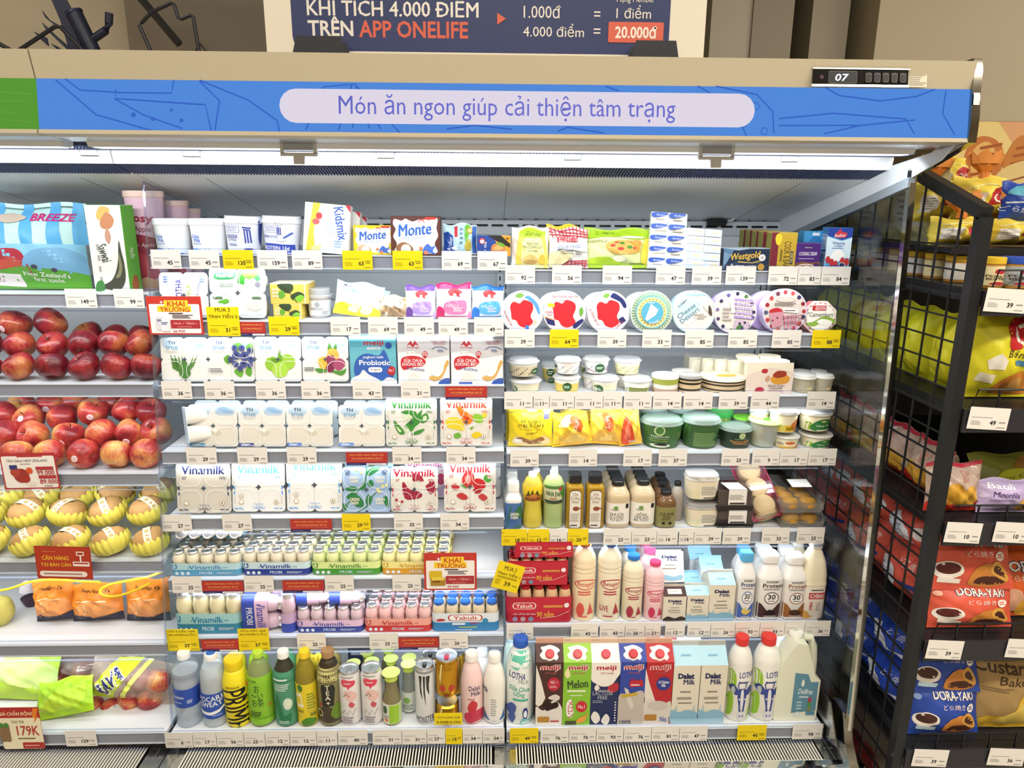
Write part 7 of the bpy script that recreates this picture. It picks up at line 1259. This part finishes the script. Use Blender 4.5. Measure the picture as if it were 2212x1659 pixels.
def dora(c,c2,dark): return A(T('DORA-YAKI',60,80,60,18,'26306a',-3,6),T('DORA-YAKI',60,80,58,16,'f4ecdc',-3,2),T('どら焼き',58,60,34,10,'f0dcd4',-2,0),E(20,34,17,15,'efe6da'),E(20,37,13,10,dark),R(22,16,26,8,c2,0,-4),B('44 10 50 34 66 44 84 36 92 14 70 4','c8823a'),B('50 12 56 22 76 22 88 12 70 8','4a241c'),B('70 30 74 46 84 44 94 20 88 14','d8a04a'),B('74 30 77 40 84 36 90 20','4a241c'),E(10,78,5,6,'f4b8a0' if c[0] != '2' else '8aa4d8'),E(84,56,7,8,'f2e8e0'),N(84,56,9,8,2,c))
rp(3,2006,2196,1270,'d85a44',dora('d85a44','f0e6dc','5a2420'),'lower coral filled pancake bag at the rack front','pancake_bag','snack bag',D=.06,lean=16,seed=65)
rp(3,2012,2202,1160,'d85a44',dora('d85a44','f0e6dc','5a2420'),'upper coral filled pancake bag stacked at the rack front','pancake_bag','snack bag',D=.05,lean=22,seed=66,yb=1276,dy=.02)
rp(3,2142,2260,1196,'d8602c',A(T('DOR',40,74,60,16,'26306a',0,6),T('DOR',40,74,58,14,'f4ecdc',0,2),T('どら焼',44,58,40,9,'f0dcd4',0,0),B('10 14 20 40 50 40 60 10','e8b090'),B('50 4 60 30 96 36 96 4','f0b040')),'orange filled pancake bag at the right frame edge','pancake_bag','snack bag',D=.06,lean=14,seed=67,dy=.05)
for k in range(4): o = sidebag(3,k,4,'d85a4a','coral pancake bag seen through the grid with white back panel, %s from the front'%NUM[k],W_=.2,H_=.15,art=A(P('10 0 50 0 60 50 40 70 14 60','e4e4ea'),N(34,30,30,50,9,'7a80a0'),R(76,36,30,8,'2a3a8a'),T('どら焼き',74,74,34,14,'f4e4e0',0,0)))
for k in range(4): o = sidebag(3,k,4,'d85a4a','upper coral pancake bag seen through the grid, %s from the front'%NUM[k],W_=.2,H_=.11,z=.155,art=A(P('20 0 70 0 70 50 40 80 20 60','e4e4ea'),N(44,30,36,50,9,'7a80a0'),E(84,50,10,16,'f2eef0')))
rp(4,1966,2122,1492,'2a48a0',dora('2a48a0','bcd8e4','4a2a24'),'lower blue filled pancake bag at the rack front','pancake_bag','snack bag',D=.06,lean=14,seed=68)
rp(4,1974,2128,1392,'2a48a0',dora('2a48a0','bcd8e4','4a2a24'),'upper blue filled pancake bag at the rack front','pancake_bag','snack bag',D=.05,lean=20,seed=69,yb=1498,dy=.02)
rp(4,2106,2260,1424,'a88a58',A(T('Custard',40,82,80,15,'4a3420',-4,2),T('Bake',50,66,40,10,'4a3420',-4,1,.2),N(30,56,40,6,2,'7a6440'),B('10 4 20 20 50 24 70 60 98 66 98 2','e0b83c'),B('30 10 56 30 80 52 96 40 90 10','ecd068')),'tan custard cake bag at the right frame edge','cake_bag','snack bag',D=.08,lean=8,seed=60)
for k in range(4):
    for j in (0,1): o = sidebag(4,k,4,'2a4cb8','%s blue pancake bag seen through the grid, %s from the front'%(('lower','upper')[j],NUM[k]),W_=.2,H_=.125,z=.13*j,art=A(P('8 0 60 0 60 50 40 74 10 60','dfe2ea'),N(34,28,36,46,9,'7a80a0'),R(78,30,34,8,'dfe6f4'),T('どら焼き',76,72,34,14,'dfe6f4',0,0)))
for k in range(5):
    o = pouch(dict(Y=GY,z=.1,deck=.02),2000,2100,1560,'7a2a2a' if k%2 else 'b08a44',A(B('20 20 40 60 70 50 60 20','c8b080')),'dim %s snack bag on the floor tier behind the grid, %s from the front'%('maroon' if k%2 else 'ochre',NUM[k]),'snack_bag','snack bag',D=.1,lean=0,seed=90+k,size=(.13,.16)); o.rotation_euler = (0,0,rad(-88)); o.location = (GX+.08,GY+.14+.15*k,.0); o.scale = (1,1,1)
# wall graphic of bread above the rack
Yp = 2.484; (xa,za),(xb,zb_) = at(2050,262,Yp),at(2330,500,Yp); W,H = xb-xa+.1, za-zb_
bread = A(P('30 100 100 100 100 60 60 60 40 80','e0a878'),B('18 40 14 70 20 86 30 84 36 70 34 46 28 36','c8783a'),B('20 50 18 72 24 82 30 76 31 54 27 44','e8b86a'),*[Ln('%d %d %d %d'%(19+k,52+8*k,31+k,56+8*k),1.6,'a85a24') for k in range(4)],B('36 60 40 82 46 88 54 78 54 60 46 52','c8803c'),*[Ln('%d %d %d %d'%(40+k,62+7*k,51+k,66+7*k),1.5,'a85a24') for k in range(3)],B('34 30 34 54 50 66 70 60 84 50 84 24','e4c888'),Ln('36 44 52 52 78 52',1,'8a5a2a'),B('46 26 52 40 74 44 90 30 84 18','d89a4a'),P('22 34 100 24 92 -4 46 -4','8a5428'),*[Ln('%d 30 %d -2'%(26+9*k,48+6*k),1,'5a3416') for k in range(8)],Ln('22 36 60 28 100 26',3,'a86a34'),R(4,92,3.6,11,'a8283a',0,14),R(5,76,6.4,9,'a8283a',0,-4))
x0 = at(2050,262,Yp)[0]; M().box(0,W,0,.005,0,H,'ecd28a').art(bread,W,H,lambda a,b,o:(a,-o,b)).make('wall_graphic',loc=(x0-.02,Yp-.006,zb_),pr=('cream wall graphic of baguettes in a basket above the bread rack','poster'))
# ---------------- things standing on top of the chiller
Ys = 1.70; (xa,zb_),(xb,_q) = at(577,115,Ys),at(1519,128,Ys); zt = Zr(.286); W = xb-xa; H = .62
kx = lambda x,y: ((at(x,y,Ys)[0]-xa)/W*100,(at(x,y,Ys)[1]-zt)/H*100)
def kt(s,x0,x1,y0,y1,c,b=1,**k):
    (a,d),(e,f) = kx(x0,y1),kx(x1,y0); ym = (y0+y1)/2; return T(s,(a+e)/2,(d+f)/2,e-a,f-d,c,0,b)
def kr(x0,x1,y0,y1,c,r=0): (a,d),(e,f) = kx(x0,y1),kx(x1,y0); return R((a+e)/2,(d+f)/2,e-a,f-d,c,r)
NV = '2f3a66'; ORG = 'd8644e'; CW = 'ece6dc'
board = A(kr(634,1468,-330,109,NV,7),kt('KHI TÍCH 4.000 ĐIỂM',664,1033,-14,33,CW,1),kt('TRÊN',666,762,36,77,CW,2),kt('APP ONELIFE',776,1011,47,81,ORG,2),kt('1.000đ',1131,1211,12,39,CW,0),kt('4.000 điểm',1130,1262,52,79,CW,0),kt('=',1283,1297,25,36,CW,0),kt('=',1282,1297,62,73,CW,0),kt('1 điểm',1331,1407,12,40,CW,0),kt('Hạng Member',1332,1414,-5,8,CW,0),kr(1313,1434,49,92,ORG,8),kt('20.000đ',1328,1419,57,83,'f4eee4',2))
a,b = kx(1074,28); c_,d_ = kx(1074,54); e_,f_ = kx(1093,41); board.append(P('%f %f %f %f %f %f'%(a,b,c_,d_,e_,f_),ORG))
M().box(0,W,0,.006,0,H,'e8e0ce').art(board,W,H,lambda p,q,o:(p,-o,q)).make('sign_board',loc=(xa,Ys,zt),pr=('cream board with a navy loyalty points panel standing on the chiller','sign'))
for x0,x1,wh in ((636,757,'left'),(1354,1462,'right')):
    (a,z0),(b,_q) = at(x0,112,1.66),at(x1,112,1.66); wd = b-a
    M().prism([(0,0),(wd,0),(wd*.9,.052),(wd*.12,.052)],-.03,-.028,'2a2a30','y').prism([(.0,0),(wd,0),(wd*.9,.052),(wd*.12,.052)],.03,.032,'2a2a30','y').box(0,wd,-.03,.032,0,.004,'2a2a30').make('sign_holder',loc=(a,1.655,zt),pr=('black folded foot holding the %s end of the loyalty sign board'%wh,'sign holder'))
def tpx(m, s, Y, r, c, n=8): return m.tube([(at(x,y,Y)[0],Y,at(x,y,Y)[1]) for x,y in pts(s)],r,c,n)
WB = '1e2026'
m = tpx(M(),'332 125 301 55 307 48 328 26 370 6 376 10 385 38 392 41 411 33 417 36 432 125',1.66,.004,WB); m.make('wire_display_stand',pr=('bent black wire stand on top of the chiller, next to the sign board','stand'))
tpx(M(),'455 122 432 95 415 125',1.66,.003,WB).make('wire_display_stand',pr=('short black wire foot right of the bent wire stand','stand'))
m = tpx(M(),'-10 90 30 112 42 108 118 58 130 58 190 120',1.68,.0045,WB); m.make('wire_display_stand',pr=('bent black wire stand crossing the dark leaf bundle','stand'))
(xa_,z0_),(xb_,z1_) = at(290,-20,2.5),at(388,96,2.5); M().tube([(xa_,2.5,z0_),(xb_,2.5,z1_)],.012,'3a3a3c',4).make('hanging_rod',pr=('dark slanted rod reaching down the corner above the chiller','rod'))
lf = empty('dark_leaf_bundle',(at(150,112,1.72)[0],1.72,zt),'bundle of dark navy leaves and a pipe on the chiller top','decoration')
def lfm(m,n): q = m.make(n,sharp=60); q.parent = lf; q.matrix_parent_inverse = Matrix.Translation(-lf.location)
for s in ('96 -20 122 40 146 120 178 120 160 50 120 -20','120 -20 140 30 165 60 150 20 128 -20','84 46 92 60 160 125 175 125 118 78','84 20 92 36 112 52 118 50 100 40','68 66 84 84 100 98 96 80','105 92 125 112 140 112 118 98'):
    p = [at(x,y,1.72) for x,y in pts(s)]; n = len(p); m = M().prism(p,1.715+.003*n,1.719+.003*n,'20243c','y'); lfm(m,'leaf')
m = tpx(M(),'158 24 206 122',1.735,.017,'1d2136',14); tpx(m,'160 27 162 30',1.7345,.0185,'2a3050',14); lfm(m,'pipe')
lfm(tpx(M(),'186 92 205 82 228 66 235 50 236 28',1.735,.0085,'1d2136',10),'pipe_elbow')
